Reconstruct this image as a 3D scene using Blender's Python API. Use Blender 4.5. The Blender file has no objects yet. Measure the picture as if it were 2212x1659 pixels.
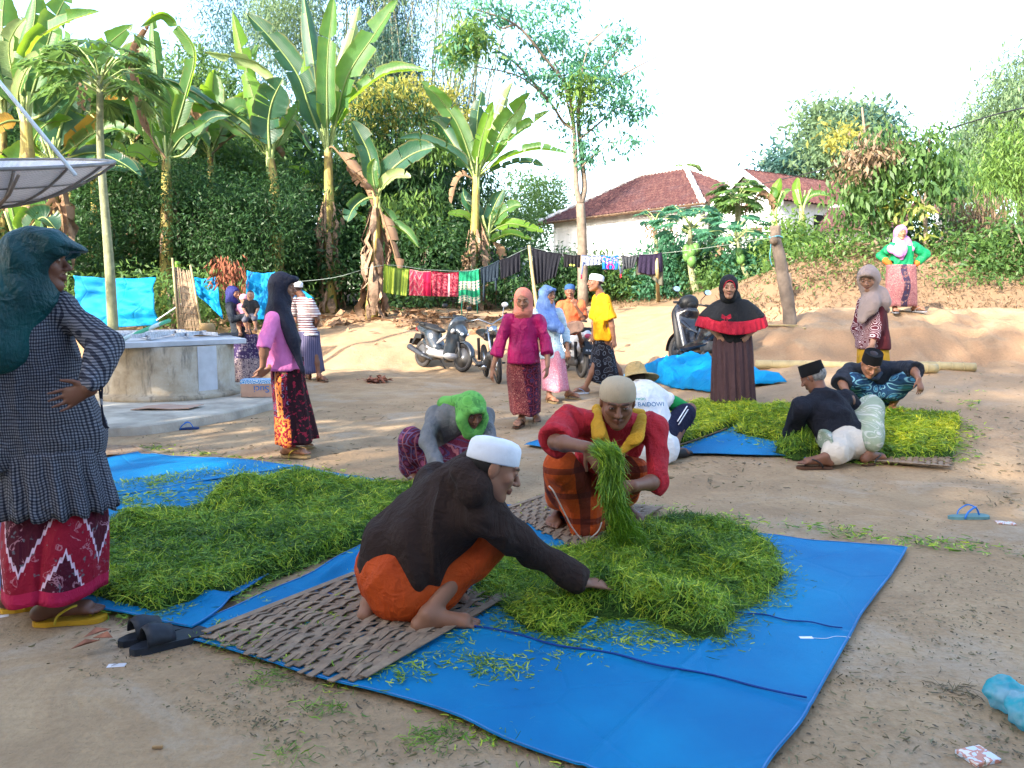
import bpy,math,random
import numpy as np
from mathutils import Vector,Matrix
S=bpy.context.scene
COL=S.collection
R=math.radians
# --- camera, sky, sun
FPX,CX,CY,HZ,CAMH=1671.0,1106.0,829.5,655.0,1.30
TILT=math.atan((CY-HZ)/FPX)
cam=bpy.data.cameras.new('camera');camo=bpy.data.objects.new('camera',cam);COL.objects.link(camo)
camo.location=(0,0,CAMH);camo.rotation_euler=(math.pi/2-TILT,0,0)
cam.sensor_width=36;cam.lens=36*FPX/2212;cam.clip_end=2000;cam.clip_start=.05
S.camera=camo
SUN_EL,SUN_AZ=R(26),R(222)
W=bpy.data.worlds.new('World');S.world=W;W.use_nodes=True
nt=W.node_tree;sky=nt.nodes.new('ShaderNodeTexSky');sky.sky_type='NISHITA';sky.sun_disc=False
sky.sun_elevation=SUN_EL;sky.sun_rotation=SUN_AZ;sky.dust_density=2.0;sky.air_density=1.0;sky.ozone_density=1.0
bg=nt.nodes['Background'];bg.inputs[1].default_value=0.13;nt.links.new(sky.outputs[0],bg.inputs[0])
sl=bpy.data.lights.new('sun','SUN');sl.energy=2.6;sl.angle=R(0.6);sl.color=(1,.90,.76)
so=bpy.data.objects.new('sun',sl);COL.objects.link(so)
TOSUN=Vector((math.sin(SUN_AZ)*math.cos(SUN_EL),math.cos(SUN_AZ)*math.cos(SUN_EL),math.sin(SUN_EL)))
so.rotation_euler=TOSUN.to_track_quat('Z','Y').to_euler();so.location=(-20,-20,20)
S.view_settings.view_transform='Standard';S.view_settings.look='None'
S.view_settings.exposure=2.68;S.view_settings.gamma=1;S.view_settings.use_curve_mapping=False
S.render.engine='CYCLES'
S.cycles.max_bounces=8;S.cycles.transparent_max_bounces=12;S.cycles.diffuse_bounces=4
random.seed(4)
rng=np.random.default_rng(7)
# --- pixel <-> world
ct,st=math.cos(TILT),math.sin(TILT)
def ray(px,py):
 a,b=(px-CX)/FPX,(CY-py)/FPX
 return np.array([a,ct+b*st,-st+b*ct])
C0=np.array([0,0,CAMH])
def P(px,py,d):
 r=ray(px,py);return C0+r*(d/r[1])
def sstep(a,b,x):
 t=np.clip((np.asarray(x,float)-a)/(b-a),0,1);return t*t*(3-2*t)
NT=rng.random((32,32,32)).astype(np.float32)
def vnoise(p,f=1.0,seed=0):
 q=np.asarray(p,np.float32)*f+seed*7.31+100
 i=np.floor(q).astype(np.int64);t=q-i;t=t*t*(3-2*t);i%=32;j=(i+1)%32
 x0,y0,z0=i[...,0],i[...,1],i[...,2];x1,y1,z1=j[...,0],j[...,1],j[...,2]
 a,b,c=t[...,0],t[...,1],t[...,2]
 v=((NT[x0,y0,z0]*(1-a)+NT[x1,y0,z0]*a)*(1-b)+(NT[x0,y1,z0]*(1-a)+NT[x1,y1,z0]*a)*b)*(1-c)+((NT[x0,y0,z1]*(1-a)+NT[x1,y0,z1]*a)*(1-b)+(NT[x0,y1,z1]*(1-a)+NT[x1,y1,z1]*a)*b)*c
 return v*2-1
def fbm(p,f=1.0,o=3,seed=0):
 s=0;a=1
 for k in range(o):s=s+a*vnoise(p,f,seed+k);f*=2.1;a*=.5
 return s
def n2(x,y,f,seed=0,o=3):
 x,y=np.broadcast_arrays(np.asarray(x,float),np.asarray(y,float))
 return fbm(np.stack([x,y,np.zeros_like(x)+.37],-1),f,o,seed)
_LY=[-60,14,15.2,16.2,19,22,30,60,200];_LZ=[0,0,.05,.45,.95,1.2,1.6,2.5,3]
_RY=[-60,5.8,7.5,8.5,11,11.7,13,14.5,16.2,30,60,200];_RZ=[0,0,.20,.27,.42,.90,1.12,1.2,2.3,2.6,3,3]
def T(x,y,detail=True):
 x=np.asarray(x,float);y=np.asarray(y,float)
 wob=n2(x,y*0,.35,3,2)*.5
 zl=np.interp(y+wob,_LY,_LZ);zr=np.interp(y+wob*.4,_RY,_RZ)
 zl=zl+1.0*sstep(22,24,y)*sstep(1,3,x)
 w=sstep(.12,.42,x/np.maximum(y,1))
 z=zl*(1-w)+zr*w
 far=sstep(11,14,y)
 if detail:
  z=z+far*(n2(x,y,.9,5,3)*.07+n2(x,y,4,9,3)*.018)+w*sstep(10,11,y)*(1-sstep(13,14,y))*(n2(x,y,2.2,15,3)*.10+np.abs(n2(x*1.5,y*.4,3,18,2))*.10+n2(x,y,6,19,2)*.03)+sstep(2,9,y)*n2(x,y,1.3,11,2)*.008
 return z
def G(px,py,lo=1.5,hi=60):
 r=ray(px,py);ds=np.linspace(lo,hi,4000)
 p=C0[None]+r[None]*(ds/r[1])[:,None]
 below=p[:,2]<T(p[:,0],p[:,1])
 i=int(np.argmax(below))if below.any()else len(ds)-1
 return p[i]
def px_per_m(d):return FPX/d
# --- object helpers
def setp(o,label=None,cat=None,group=None,kind=None):
 if label:o['label']=label
 if cat:o['category']=cat
 if group:o['group']=group
 if kind:o['kind']=kind
 return o
def thing(name,label,cat,loc=(0,0,0),group=None,rz=0):
 o=bpy.data.objects.new(name,None);COL.objects.link(o);o.empty_display_size=.1
 o.location=tuple(float(v)for v in loc);o.rotation_euler=(0,0,rz)
 return setp(o,label,cat,group)
def mesh_obj(name,V,Fc,mat,parent=None,smooth=True,uv=None,col=None,world=True,mi=None):
 """V (n,3); Fc: (m,k) array or list of faces; world: V are world coordinates (the parent's own position is taken off)"""
 me=bpy.data.meshes.new(name)
 V=np.asarray(V,np.float32).reshape(-1,3)
 if parent is not None and world:V=V-np.array(parent_loc(parent),np.float32)
 if isinstance(Fc,np.ndarray)and Fc.ndim==2:
  m,k=Fc.shape
  me.vertices.add(len(V));me.vertices.foreach_set('co',V.ravel())
  me.loops.add(m*k);me.loops.foreach_set('vertex_index',Fc.astype(np.int32).ravel())
  me.polygons.add(m);me.polygons.foreach_set('loop_start',np.arange(0,m*k,k,dtype=np.int32))
  me.polygons.foreach_set('loop_total',np.full(m,k,np.int32))
  me.update(calc_edges=True)
 else:
  me.from_pydata([tuple(map(float,v))for v in V],[],[tuple(int(i)for i in f)for f in Fc]);me.update()
 if smooth:me.polygons.foreach_set('use_smooth',np.ones(len(me.polygons),bool))
 if uv is not None:
  li=np.empty(len(me.loops),np.int32);me.loops.foreach_get('vertex_index',li)
  ul=me.uv_layers.new(name='UVMap');ul.data.foreach_set('uv',np.asarray(uv,np.float32)[li].ravel())
 if col is not None:
  c=np.asarray(col,np.float32)
  if c.shape[1]==3:c=np.concatenate([c,np.ones((len(c),1),np.float32)],1)
  a=me.color_attributes.new('col','FLOAT_COLOR','POINT');a.data.foreach_set('color',c.ravel())
 for m_ in(mat if isinstance(mat,(list,tuple))else[mat]):me.materials.append(m_)
 if mi is not None:me.polygons.foreach_set('material_index',np.asarray(mi,np.int32))
 o=bpy.data.objects.new(name,me);COL.objects.link(o)
 if parent is not None:o.parent=parent
 return o
def parent_loc(p):
 l=Vector((0,0,0))
 while p is not None:l+=p.location;p=p.parent
 return tuple(l)
def top(o,*a,**k):return setp(o,*a,**k)
class MB:
 """collects shapes for one mesh"""
 def __init__(s):s.v=[];s.f=[];s.uv=[]
 def add(s,V,F,uv=None):
  n=len(s.v);s.v+=[tuple(v)for v in V];s.f+=[tuple(i+n for i in f)for f in F]
  s.uv+=[tuple(u)for u in uv]if uv is not None else[(0,0)]*len(V)
  return s
 def box(s,c,size,rot=None,taper=1.0):
  x,y,z=[q/2 for q in size]
  V=[(-x,-y,-z),(x,-y,-z),(x,y,-z),(-x,y,-z),(-x*taper,-y*taper,z),(x*taper,-y*taper,z),(x*taper,y*taper,z),(-x*taper,y*taper,z)]
  V=[(Vector(v)if rot is None else rot@Vector(v))+Vector(c)for v in V]
  return s.add(V,[(0,3,2,1),(4,5,6,7),(0,1,5,4),(1,2,6,5),(2,3,7,6),(3,0,4,7)])
 def tube(s,pts,r,n=8,cap=True,flat=1.0):
  pts=[Vector(p)for p in pts];m=len(pts)
  rs=r if isinstance(r,(list,tuple))else[r]*m
  V=[];F=[];up=None
  for i,p in enumerate(pts):
   d=(pts[min(i+1,m-1)]-pts[max(i-1,0)])
   d=d.normalized()if d.length>1e-9 else Vector((0,0,1))
   if up is None:up=Vector((0,0,1))if abs(d.z)<.9 else Vector((1,0,0))
   a=d.cross(up).normalized();b=a.cross(d).normalized();up=b
   for k in range(n):
    t=2*math.pi*k/n;V.append(p+a*math.cos(t)*rs[i]+b*math.sin(t)*rs[i]*flat)
  for i in range(m-1):
   for k in range(n):F.append((i*n+k,i*n+(k+1)%n,(i+1)*n+(k+1)%n,(i+1)*n+k))
  if cap:F.append(tuple(range(n))[::-1]);F.append(tuple(range((m-1)*n,m*n)))
  return s.add(V,F)
 def lathe(s,prof,c,n=24,rot=None,sx=1,sy=1):
  V=[];F=[]
  for(r,z)in prof:
   for k in range(n):
    t=2*math.pi*k/n;v=Vector((r*math.cos(t)*sx,r*math.sin(t)*sy,z))
    V.append((v if rot is None else rot@v)+Vector(c))
  for i in range(len(prof)-1):
   for k in range(n):F.append((i*n+k,i*n+(k+1)%n,(i+1)*n+(k+1)%n,(i+1)*n+k))
  if prof[0][0]>1e-5:F.append(tuple(range(n))[::-1])
  if prof[-1][0]>1e-5:F.append(tuple(range((len(prof)-1)*n,len(prof)*n)))
  return s.add(V,F)
 def prism(s,poly,y0,y1,rot=None,c=(0,0,0)):
  """poly in x,z ; extruded along y"""
  n=len(poly);V=[(x,y0,z)for x,z in poly]+[(x,y1,z)for x,z in poly]
  V=[(Vector(v)if rot is None else rot@Vector(v))+Vector(c)for v in V]
  F=[tuple(range(n)),tuple(range(n,2*n))[::-1]]+[(i,i+n,(i+1)%n+n,(i+1)%n)for i in range(n)]
  return s.add(V,F)
 def out(s,name,mat,parent=None,smooth=False,world=True,bevel=0,uv=False):
  o=mesh_obj(name,s.v,s.f,mat,parent,smooth,world=world,uv=s.uv if uv else None)
  if bevel:b=o.modifiers.new('bevel','BEVEL');b.width=bevel;b.segments=2;b.limit_method='ANGLE'
  return o
def grid_faces(nu,nv,closed_u=False):
 """verts indexed [i*nv+j]"""
 i=np.arange(nu if closed_u else nu-1)[:,None];j=np.arange(nv-1)[None]
 i2=(i+1)%nu
 return np.stack([i*nv+j,i2*nv+j,i2*nv+j+1,i*nv+j+1],-1).reshape(-1,4)
 # --- materials
class NB:
 def __init__(s,name):
  s.m=bpy.data.materials.new(name);s.m.use_nodes=True;s.t=s.m.node_tree
  s.b=s.t.nodes['Principled BSDF'];s.out=s.t.nodes['Material Output']
 def n(s,typ,**kw):
  x=s.t.nodes.new('ShaderNode'+typ)
  for k,v in kw.items():
   if hasattr(x,k)and not k[0].isupper():setattr(x,k,v)
   else:s.set(x,k,v)
  return x
 def set(s,x,k,v):
  i=x.inputs[int(k[1:])]if k[0]=='I' and k[1:].isdigit()else x.inputs[k]
  if isinstance(v,bpy.types.NodeSocket):s.t.links.new(v,i)
  elif isinstance(v,bpy.types.Node):s.t.links.new(v.outputs[0],i)
  else:
   if hasattr(i.default_value,'__len__')and not isinstance(v,(tuple,list)):v=(v,v,v)
   if i.type=='RGBA' and len(v)==3:v=tuple(v)+(1,)
   i.default_value=v
 def coord(s,which='Object'):return s.n('TexCoord').outputs[which]
 def noise(s,vec,scale,detail=4,rough=.55,dist=0):
  x=s.n('TexNoise',Vector=vec,Scale=scale,Detail=detail,Roughness=rough,Distortion=dist);return x.outputs[0]
 def vor(s,vec,scale,feature='F1',out=0,rnd=1):
  x=s.n('TexVoronoi',feature=feature,Vector=vec,Scale=scale);x.inputs['Randomness'].default_value=rnd;return x.outputs[out]
 def math(s,op,a,b=0.0,c=None):
  x=s.n('Math',operation=op,I0=a,I1=b)
  if c is not None:s.set(x,'I2',c)
  return x.outputs[0]
 def ramp(s,fac,stops,interp='LINEAR'):
  x=s.n('ValToRGB',Fac=fac);cr=x.color_ramp;cr.interpolation=interp
  while len(cr.elements)<len(stops):cr.elements.new(.5)
  for e,(p,c)in zip(cr.elements,stops):
   e.position=p;e.color=(c,c,c,1)if not hasattr(c,'__len__')else tuple(c)[:3]+(1,)
  return x.outputs[0]
 def mix(s,fac,a,b,mode='MIX'):
  x=s.n('Mix',data_type='RGBA',blend_type=mode);s.t.links
  for k,v in((0,fac),(6,a),(7,b)):
   i=x.inputs[k]
   if isinstance(v,bpy.types.NodeSocket):s.t.links.new(v,i)
   else:i.default_value=v if k==0 else tuple(v)[:3]+(1,)
  return x.outputs[2]
 def map(s,vec,scale=(1,1,1),rot=(0,0,0),loc=(0,0,0)):
  return s.n('Mapping',Vector=vec,Scale=scale,Rotation=rot,Location=loc).outputs[0]
 def sep(s,vec):x=s.n('SeparateXYZ',Vector=vec);return x.outputs
 def comb(s,x,y,z=0.0):return s.n('CombineXYZ',X=x,Y=y,Z=z).outputs[0]
 def bump(s,h,strength=.3,dist=.01,normal=None):
  x=s.n('Bump',Height=h,Strength=strength,Distance=dist)
  if normal is not None:s.set(x,'Normal',normal)
  return x.outputs[0]
 def done(s,color=None,rough=.8,spec=.3,normal=None,metal=0,sheen=0,trans=0,tcol=None):
  b=s.b
  if color is not None:s.set(b,'Base Color',color)
  s.set(b,'Roughness',rough);s.set(b,'Specular IOR Level',spec);s.set(b,'Metallic',metal)
  if sheen:s.set(b,'Sheen Weight',sheen)
  if normal is not None:s.set(b,'Normal',normal)
  if trans:
   tr=s.n('BsdfTranslucent');s.set(tr,'Color',tcol if tcol is not None else color)
   mx=s.n('MixShader',Fac=trans);s.t.links.new(b.outputs[0],mx.inputs[1]);s.t.links.new(tr.outputs[0],mx.inputs[2])
   s.t.links.new(mx.outputs[0],s.out.inputs[0])
  return s.m
_mc={}
def simple(name,c,rough=.7,var=.25,scale=6,bump=.15,bscale=40,bd=.004,spec=.3,metal=0,trans=0,c2=None,tcol=None,sheen=0):
 if name in _mc:return _mc[name]
 b=NB(name);co=b.coord()
 c2=c2 or tuple(min(1,q*(1-var))for q in c);c1=tuple(min(1,q*(1+var*.4))for q in c)
 col=b.ramp(b.noise(co,scale,5),[(.35,c2),(.65,c1)])
 nm=b.bump(b.noise(co,bscale,4),bump,bd)if bump else None
 _mc[name]=b.done(col,rough,spec,nm,metal,sheen,trans,tcol);return _mc[name]
 # --- ground
def m_ground():
 b=NB('dirt');co=b.coord('Object')
 big=b.noise(co,.35,5,.6);mid=b.noise(co,2.3,6,.65,.4);fine=b.noise(co,38,4,.6)
 c=b.ramp(big,[(.3,(.34,.225,.125)),(.55,(.43,.305,.18)),(.75,(.49,.36,.22))])
 c=b.mix(b.ramp(mid,[(.35,0),(.7,1)]),c,(.27,.18,.105))
 c=b.mix(b.ramp(b.noise(co,1.1,6,.7,.8),[(.52,0),(.66,.6)]),c,(.39,.335,.26))
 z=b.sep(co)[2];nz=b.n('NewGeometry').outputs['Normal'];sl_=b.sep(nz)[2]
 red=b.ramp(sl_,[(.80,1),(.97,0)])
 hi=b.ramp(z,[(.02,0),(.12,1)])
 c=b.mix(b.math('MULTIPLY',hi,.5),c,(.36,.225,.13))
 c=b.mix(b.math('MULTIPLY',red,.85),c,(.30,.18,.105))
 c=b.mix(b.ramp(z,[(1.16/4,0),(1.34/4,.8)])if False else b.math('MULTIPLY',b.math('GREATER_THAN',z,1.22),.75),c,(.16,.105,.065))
 c=b.mix(b.ramp(fine,[(.35,.35),(.6,0)]),c,(.22,.145,.08));spk=b.ramp(b.noise(co,60,3,.7),[(.66,0),(.72,.8)])
 c=b.mix(spk,c,(.10,.075,.04))
 streak=b.ramp(b.noise(b.map(co,(3,14,3),(0,0,.2)),5,5,.75),[(.60,0),(.68,.55)])
 c=b.mix(streak,c,(.17,.135,.07))
 h=b.math('ADD',b.math('MULTIPLY',mid,1.2),b.math('MULTIPLY',fine,.35))
 return b.done(c,.93,.15,b.bump(h,.7,.04))
MG=m_ground()
def build_ground():
 xs=np.concatenate([np.array([-400,-150,-60,-35,-24]),np.linspace(-18,18,400),np.array([24,35,60,150,400])])
 ys=np.concatenate([np.array([-60,-20,-6,0,1.2]),np.linspace(1.8,30,420),np.array([34,40,50,70,110,200,500])])
 X,Y=np.meshgrid(xs,ys,indexing='ij');Z=T(X,Y)
 o=mesh_obj('ground',np.stack([X,Y,Z],-1).reshape(-1,3),grid_faces(len(xs),len(ys)),MG)
 setp(o,kind='structure')
build_ground()
# --- blue tarpaulins
def m_tarp():
 b=NB('blue_tarp');co=b.coord('Object')
 c=b.ramp(b.noise(co,1.5,5),[(.3,(.0,.145,.38)),(.7,(.0,.24,.50))])
 c=b.mix(b.ramp(b.noise(co,9,6,.7),[(.6,0),(.75,.25)]),c,(.04,.26,.50))
 wx=b.n('TexWave',Vector=co,Scale=220).outputs[1];wy=b.n('TexWave',Vector=b.map(co,rot=(0,0,R(90))),Scale=220).outputs[1]
 h=b.math('ADD',b.math('MULTIPLY',b.math('ADD',wx,wy),.05),b.noise(co,6,5,.6,.5))
 crease=b.vor(co,1.4,'DISTANCE_TO_EDGE');cr=b.ramp(crease,[(0,0),(.02,1)])
 h=b.math('ADD',h,b.math('MULTIPLY',cr,.5))
 return b.done(c,.6,.18,b.bump(h,.7,.016))
MT=m_tarp()
MTH=simple('tarp_hem',(.05,.20,.46),.7)
def tarp(name,label,corners,z=.012,n=90,wav=.012,creases=(),cat='tarpaulin',uvseed=0,flat=True):
 """corners: 4 world xy in order; a rippled sheet with a stitched hem; creases: (axis, t, height, width)"""
 c=[np.array(q[:2],float)for q in corners]
 u=np.linspace(0,1,n)[:,None];v=np.linspace(0,1,n)[None]
 X,Y=[(c[0][k]*(1-u)*(1-v)+c[1][k]*u*(1-v)+c[2][k]*u*v+c[3][k]*(1-u)*v)for k in(0,1)]
 edge=np.minimum(np.minimum(u,1-u),np.minimum(v,1-v))
 wobx=n2(X*0+u*4,X*0+v*4,1,21+uvseed,2)*.03;woby=n2(X*0+u*4,X*0+v*4,1,31+uvseed,2)*.03
 X=X+wobx;Y=Y+woby
 Z=T(X,Y)+z+(n2(X,Y,1.6,41+uvseed,3)+.9).clip(0)*wav
 for ax,t,h,w,t0,t1 in creases:
  q=(u if ax=='u' else v)+0*X;s=(v if ax=='u' else u)+0*X
  q=q+n2(X*0+s*5,X*0,1,3+uvseed,2)*.012
  Z=Z+h*np.exp(-((q-t)/w)**2)*sstep(t0-.05,t0+.05,s)*(1-sstep(t1-.05,t1+.05,s))
 V=np.stack([X,Y,Z],-1)
 base=V.reshape(-1,3).mean(0);base[2]=0
 t=thing(name,label,cat,base)
 o=mesh_obj('sheet',V.reshape(-1,3),grid_faces(n,n),MT,t)
 s=o.modifiers.new('solid','SOLIDIFY');s.thickness=.002;s.offset=1
 mb=MB()
 for arr in(V[:,0],V[-1,:],V[:,-1][::-1],V[0,:][::-1]):
  cen=base;pts=[tuple(q+(cen-q)*[.006,.006,0]+[0,0,.004])for q in arr[::2]]
  mb.tube(pts,.0035,5,False,.5)
 mb.out('hem',MTH,t,True)
 return t
g=lambda x,y:G(x,y)[:2]
A,B,Cc,D=g(395,1375),g(1760,1700),g(1955,1190),g(820,1075)
BIG=dict(A=g(385,1372),B=(P(1700,1659,2)[0:2]),C=g(1955,1190),D=g(1075,1085))
A=g(392,1376);Cn=g(1955,1190);Bn=G(1618,1786,1.0)[:2];Dn=g(1000,1092)
t=tarp('tarpaulin','large blue plastic tarpaulin under the two squatting men, reaching the bottom edge',[A,Bn,Cn,Dn],.012,260,.012,[('v',.25,.010,.006,.05,1),('v',.50,.007,.006,.55,1),('u',.05,.04,.012,.3,.9),('u',.62,.014,.006,.3,.7),('u',.80,.010,.005,.0,.4)],uvseed=1)
def crease_shade(par,lab,V_,t,u0,u1,r_=.0045):
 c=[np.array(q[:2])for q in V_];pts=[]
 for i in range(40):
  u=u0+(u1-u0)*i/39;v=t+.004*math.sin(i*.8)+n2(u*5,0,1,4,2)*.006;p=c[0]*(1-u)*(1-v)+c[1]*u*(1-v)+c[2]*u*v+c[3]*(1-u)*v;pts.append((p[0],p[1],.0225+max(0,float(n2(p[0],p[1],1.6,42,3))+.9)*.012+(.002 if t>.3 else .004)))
 mb=MB();mb.tube(pts,r_,6,True,.7);mb.out('fold',simple('tarp_crease_shade',(.0,.035,.20),.7,.1),par,True)  # dark tube stands for the shade along each crease of the sheet
crease_shade(t,'',[A,Bn,Cn,Dn],.25,.12,.99);crease_shade(t,'',[A,Bn,Cn,Dn],.50,.62,.98,.0035)
t2=tarp('tarpaulin','blue plastic tarpaulin under the long green heap on the left',[g(-420,1200),g(405,1372),g(900,1060),g(640,1018)],.02,100,.014,[('v',.12,.03,.02,.6,1),('u',.7,.02,.02,.2,.6)],uvseed=2)
t3=tarp('tarpaulin','blue plastic tarpaulin lying farthest back in the left row, behind the checked tunic',[g(-500,1130),g(100,1110),g(640,1020),g(300,985)],.03,70,.014,uvseed=3)
t4=tarp('tarpaulin','blue plastic tarpaulin between the two green beds on the right',[g(1450,985),g(1790,1000),g(1850,905),g(1560,905)],.012,60,.012,uvseed=4)
t5=tarp('tarpaulin','blue tarpaulin corner showing behind the red shirt',[g(1128,966),g(1330,985),g(1440,940),g(1270,925)],.012,40,.012,uvseed=5)
# --- foliage
def m_leaf(name,a,b_,dark=None,trans=.35,rough=.5,tc=None,spec=.35):
 b=NB(name);v=b.n('Attribute',attribute_name='col').outputs[0]
 c=b.mix(v,b_,a);tc=tc or tuple(min(1,q*1.9)for q in a)
 return b.done(c,rough,spec,None,trans=trans,tcol=b.mix(v,tuple(q*.6 for q in tc),tc))
def leaves(name,mat,blobs,n,size,parent,seed=0,aspect=2.6,clump=26,crad=.35,droop=.3,shell=.55,flatten=1.0,label=None,kind=None,gaps=0.0,gf=.8):
 """leaf-sized faces gathered in clumps through a set of ellipsoids: blobs (centre, radii)"""
 rs=np.random.default_rng(seed+100);vol=np.array([r[0]*r[1]*r[2]for _,r in blobs])**.75;pr=vol/vol.sum()
 nc=max(1,n//clump);which=rs.choice(len(blobs),int(nc*(1+gaps*2)),p=pr)
 C_=np.array([b_[0]for b_ in blobs])[which];Rd=np.array([b_[1]for b_ in blobs])[which]
 d=rs.normal(size=(len(which),3));d/=np.linalg.norm(d,axis=1,keepdims=True)
 rr=(shell+(1-shell)*rs.random(len(which))**.6);cc=C_+d*Rd*rr[:,None]
 if gaps:
  k=vnoise(cc,gf,seed)>(gaps*.6-.3);cc=cc[k][:nc];d=d[k][:nc]
 nc=len(cc);tone=rs.random(nc)
 ctr=np.repeat(cc,clump,0)+rs.normal(size=(nc*clump,3))*crad*np.array([1,1,.65])
 out=np.repeat(d,clump,0);m=len(ctr)
 ax=rs.normal(size=(m,3))+out*.5;ax[:,2]-=droop*1.6;ax/=np.linalg.norm(ax,axis=1,keepdims=True)
 nr=rs.normal(size=(m,3))*.8+out*.5+np.array([0,0,.9]);sd=np.cross(ax,nr);sd/=np.linalg.norm(sd,axis=1,keepdims=True)+1e-9
 L=size*(.6+.8*rs.random(m))[:,None];Wd=L/aspect
 up=np.cross(sd,ax)
 V=np.stack([ctr,ctr+ax*L*.45+sd*Wd*.5+up*Wd*.12,ctr+ax*L-up*L*.08,ctr+ax*L*.45-sd*Wd*.5+up*Wd*.12],1).reshape(-1,3)
 t=np.clip(np.repeat(tone,clump)*.6+rs.random(m)*.4,0,1);col=np.repeat(t,4)[:,None]*np.ones((1,3))
 Fc=np.arange(m*4).reshape(-1,4)
 o=mesh_obj(name,V,Fc,mat,parent,False,col=col)
 return setp(o,label,kind=kind)
LF=dict(dark=m_leaf('leaf_dark',(.05,.12,.035),(.012,.042,.016)),mid=m_leaf('leaf_mid',(.11,.20,.045),(.03,.085,.028)),light=m_leaf('leaf_light',(.16,.26,.05),(.05,.12,.03)),blue=m_leaf('leaf_bluegreen',(.07,.15,.12),(.025,.075,.07),trans=.4),pale=m_leaf('leaf_pale',(.17,.25,.12),(.07,.13,.075),trans=.4),dry=m_leaf('leaf_dry',(.24,.17,.10),(.10,.07,.045),trans=.2,tc=(.4,.22,.1)),yellow=m_leaf('leaf_yellowish',(.38,.34,.07),(.13,.19,.04)),teal=m_leaf('leaf_teal',(.085,.24,.13),(.03,.11,.065),trans=.4))  # pale and blue kinds carry the haze of distant trees in their colour
BARK=simple('bark',(.17,.125,.09),.9,.4,7,.6,30,.02);BARKP=simple('bark_pale',(.20,.155,.12),.9,.35,6,.5,25,.02);BARKG=simple('green_stem',(.24,.25,.14),.8,.3,9,.4,40,.01)
def tree(name,label,base,trunk,blobs,n,size,leaf='mid',bark=None,group=None,cat='tree',seed=0,crownkw={},extra=None,tr=(.16,.07),n2_=None):
 t=thing(name,label,cat,base,group);mb=MB()
 for i,pts in enumerate(trunk):
  r0=tr[0]if i==0 else tr[1];r1=tr[1]if i==0 else tr[1]*.3;pts=catmull(pts,4)
  mb.tube(pts,[r0+(r1-r0)*j/(len(pts)-1)for j in range(len(pts))],8)
 mb.out('trunk',bark or BARK,t,True)
 leaves('crown',LF[leaf],blobs,n,size,t,seed,**crownkw)
 if extra:
  for nm,lf,bl,k,sz,kw in extra:leaves(nm,LF[lf],bl,k,sz,t,seed+5,**kw)
 return t
def blob(px,py,d,rx,ry,dz=None):
 """ellipsoid from its pixel centre, distance and pixel radii"""
 s=d/FPX;return(P(px,py,d),(rx*s,(dz or rx)*s,ry*s))
 # --- unseen house and added trees behind the camera, sized to shade the yard
def house_behind():
 t=thing('shading_house','unseen limewashed village house behind the viewer, its tiled roof sized to shade the yard','house',(-2,-6,0))
 mw=simple('limewash',(.70,.69,.64),.85,.1,3);mt=simple('old_tile',(.26,.10,.07),.85,.4,9)
 mb=MB();mb.box((-3,-6.2,1.5),(24,7,3.0));mb.out('wall',mw,t)
 mb=MB();mb.prism([(-11.2,2.6),(-6.2,6.9),(-1.4,2.75),(-1.4,2.9),(-6.2,7.08),(-11.2,2.75)],-9.5,16,Matrix(((0,1,0),(1,0,0),(0,0,1))))
 V=np.array(mb.v);V[:,0]=-V[:,0]+0;mb.v=[tuple(q)for q in V]
 mb.out('roof',mt,t)
 for i,(x,y,h,n_,lb)in enumerate(((-21,-9,12,5200,'unseen tall tree added for shade behind the left end of the house'),(-14.5,-11.5,18,4600,'unseen very tall tree added for shade behind the house, second from its left end'),(-8,-12.5,17,4600,'unseen very tall tree added for shade behind the middle of the house'),(-1.5,-12.5,14,5200,'unseen tall tree added for shade behind the right half of the house'),(-20.5,-2,11,4800,'unseen tree added for shade left of the house'),(-9.3,2.6,7.6,2600,'unseen smaller tree added for shade left of the yard'))):
  b_=V3(x,y,0)
  tree('added_shade_tree',lb,b_,[[b_,b_+V3(.2,0,h*.4),b_+V3(0,.3,h*.8)],[b_+Z(h*.4),b_+V3(1.8,.5,h*.7)],[b_+Z(h*.45),b_+V3(-1.8,.3,h*.75)]],[(b_+V3(0,0,h*.72),(3.6,3.6,h*.24)),(b_+V3(1.8,.8,h*.6),(2.4,2.4,1.9)),(b_+V3(-1.8,-.8,h*.62),(2.4,2.4,1.9))]if i<5 else[(b_+Z(5.6),(2.3,2.3,1.6))],n_,.42,'dark',seed=70+i,crownkw=dict(crad=.6,clump=12,aspect=1.8,shell=.3,gaps=.3,gf=.6),tr=(.28,.12))
Z=lambda z:V3(0,0,z)
def V3(*a):return np.array(a,float)
def nrm(v):v=np.asarray(v,float);return v/(np.linalg.norm(v)+1e-12)
def catmull(P_,k=6):
 P_=[np.asarray(q,float)for q in P_];Q=[2*P_[0]-P_[1]]+P_+[2*P_[-1]-P_[-2]];o=[]
 for i in range(1,len(Q)-2):
  for j in range(k):
   t=j/k;a,b,c,d=Q[i-1:i+3]
   o.append(.5*(2*b+(c-a)*t+(2*a-5*b+4*c-d)*t*t+(3*b-a-3*c+d)*t**3))
 o.append(P_[-1]);return o
house_behind()
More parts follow.
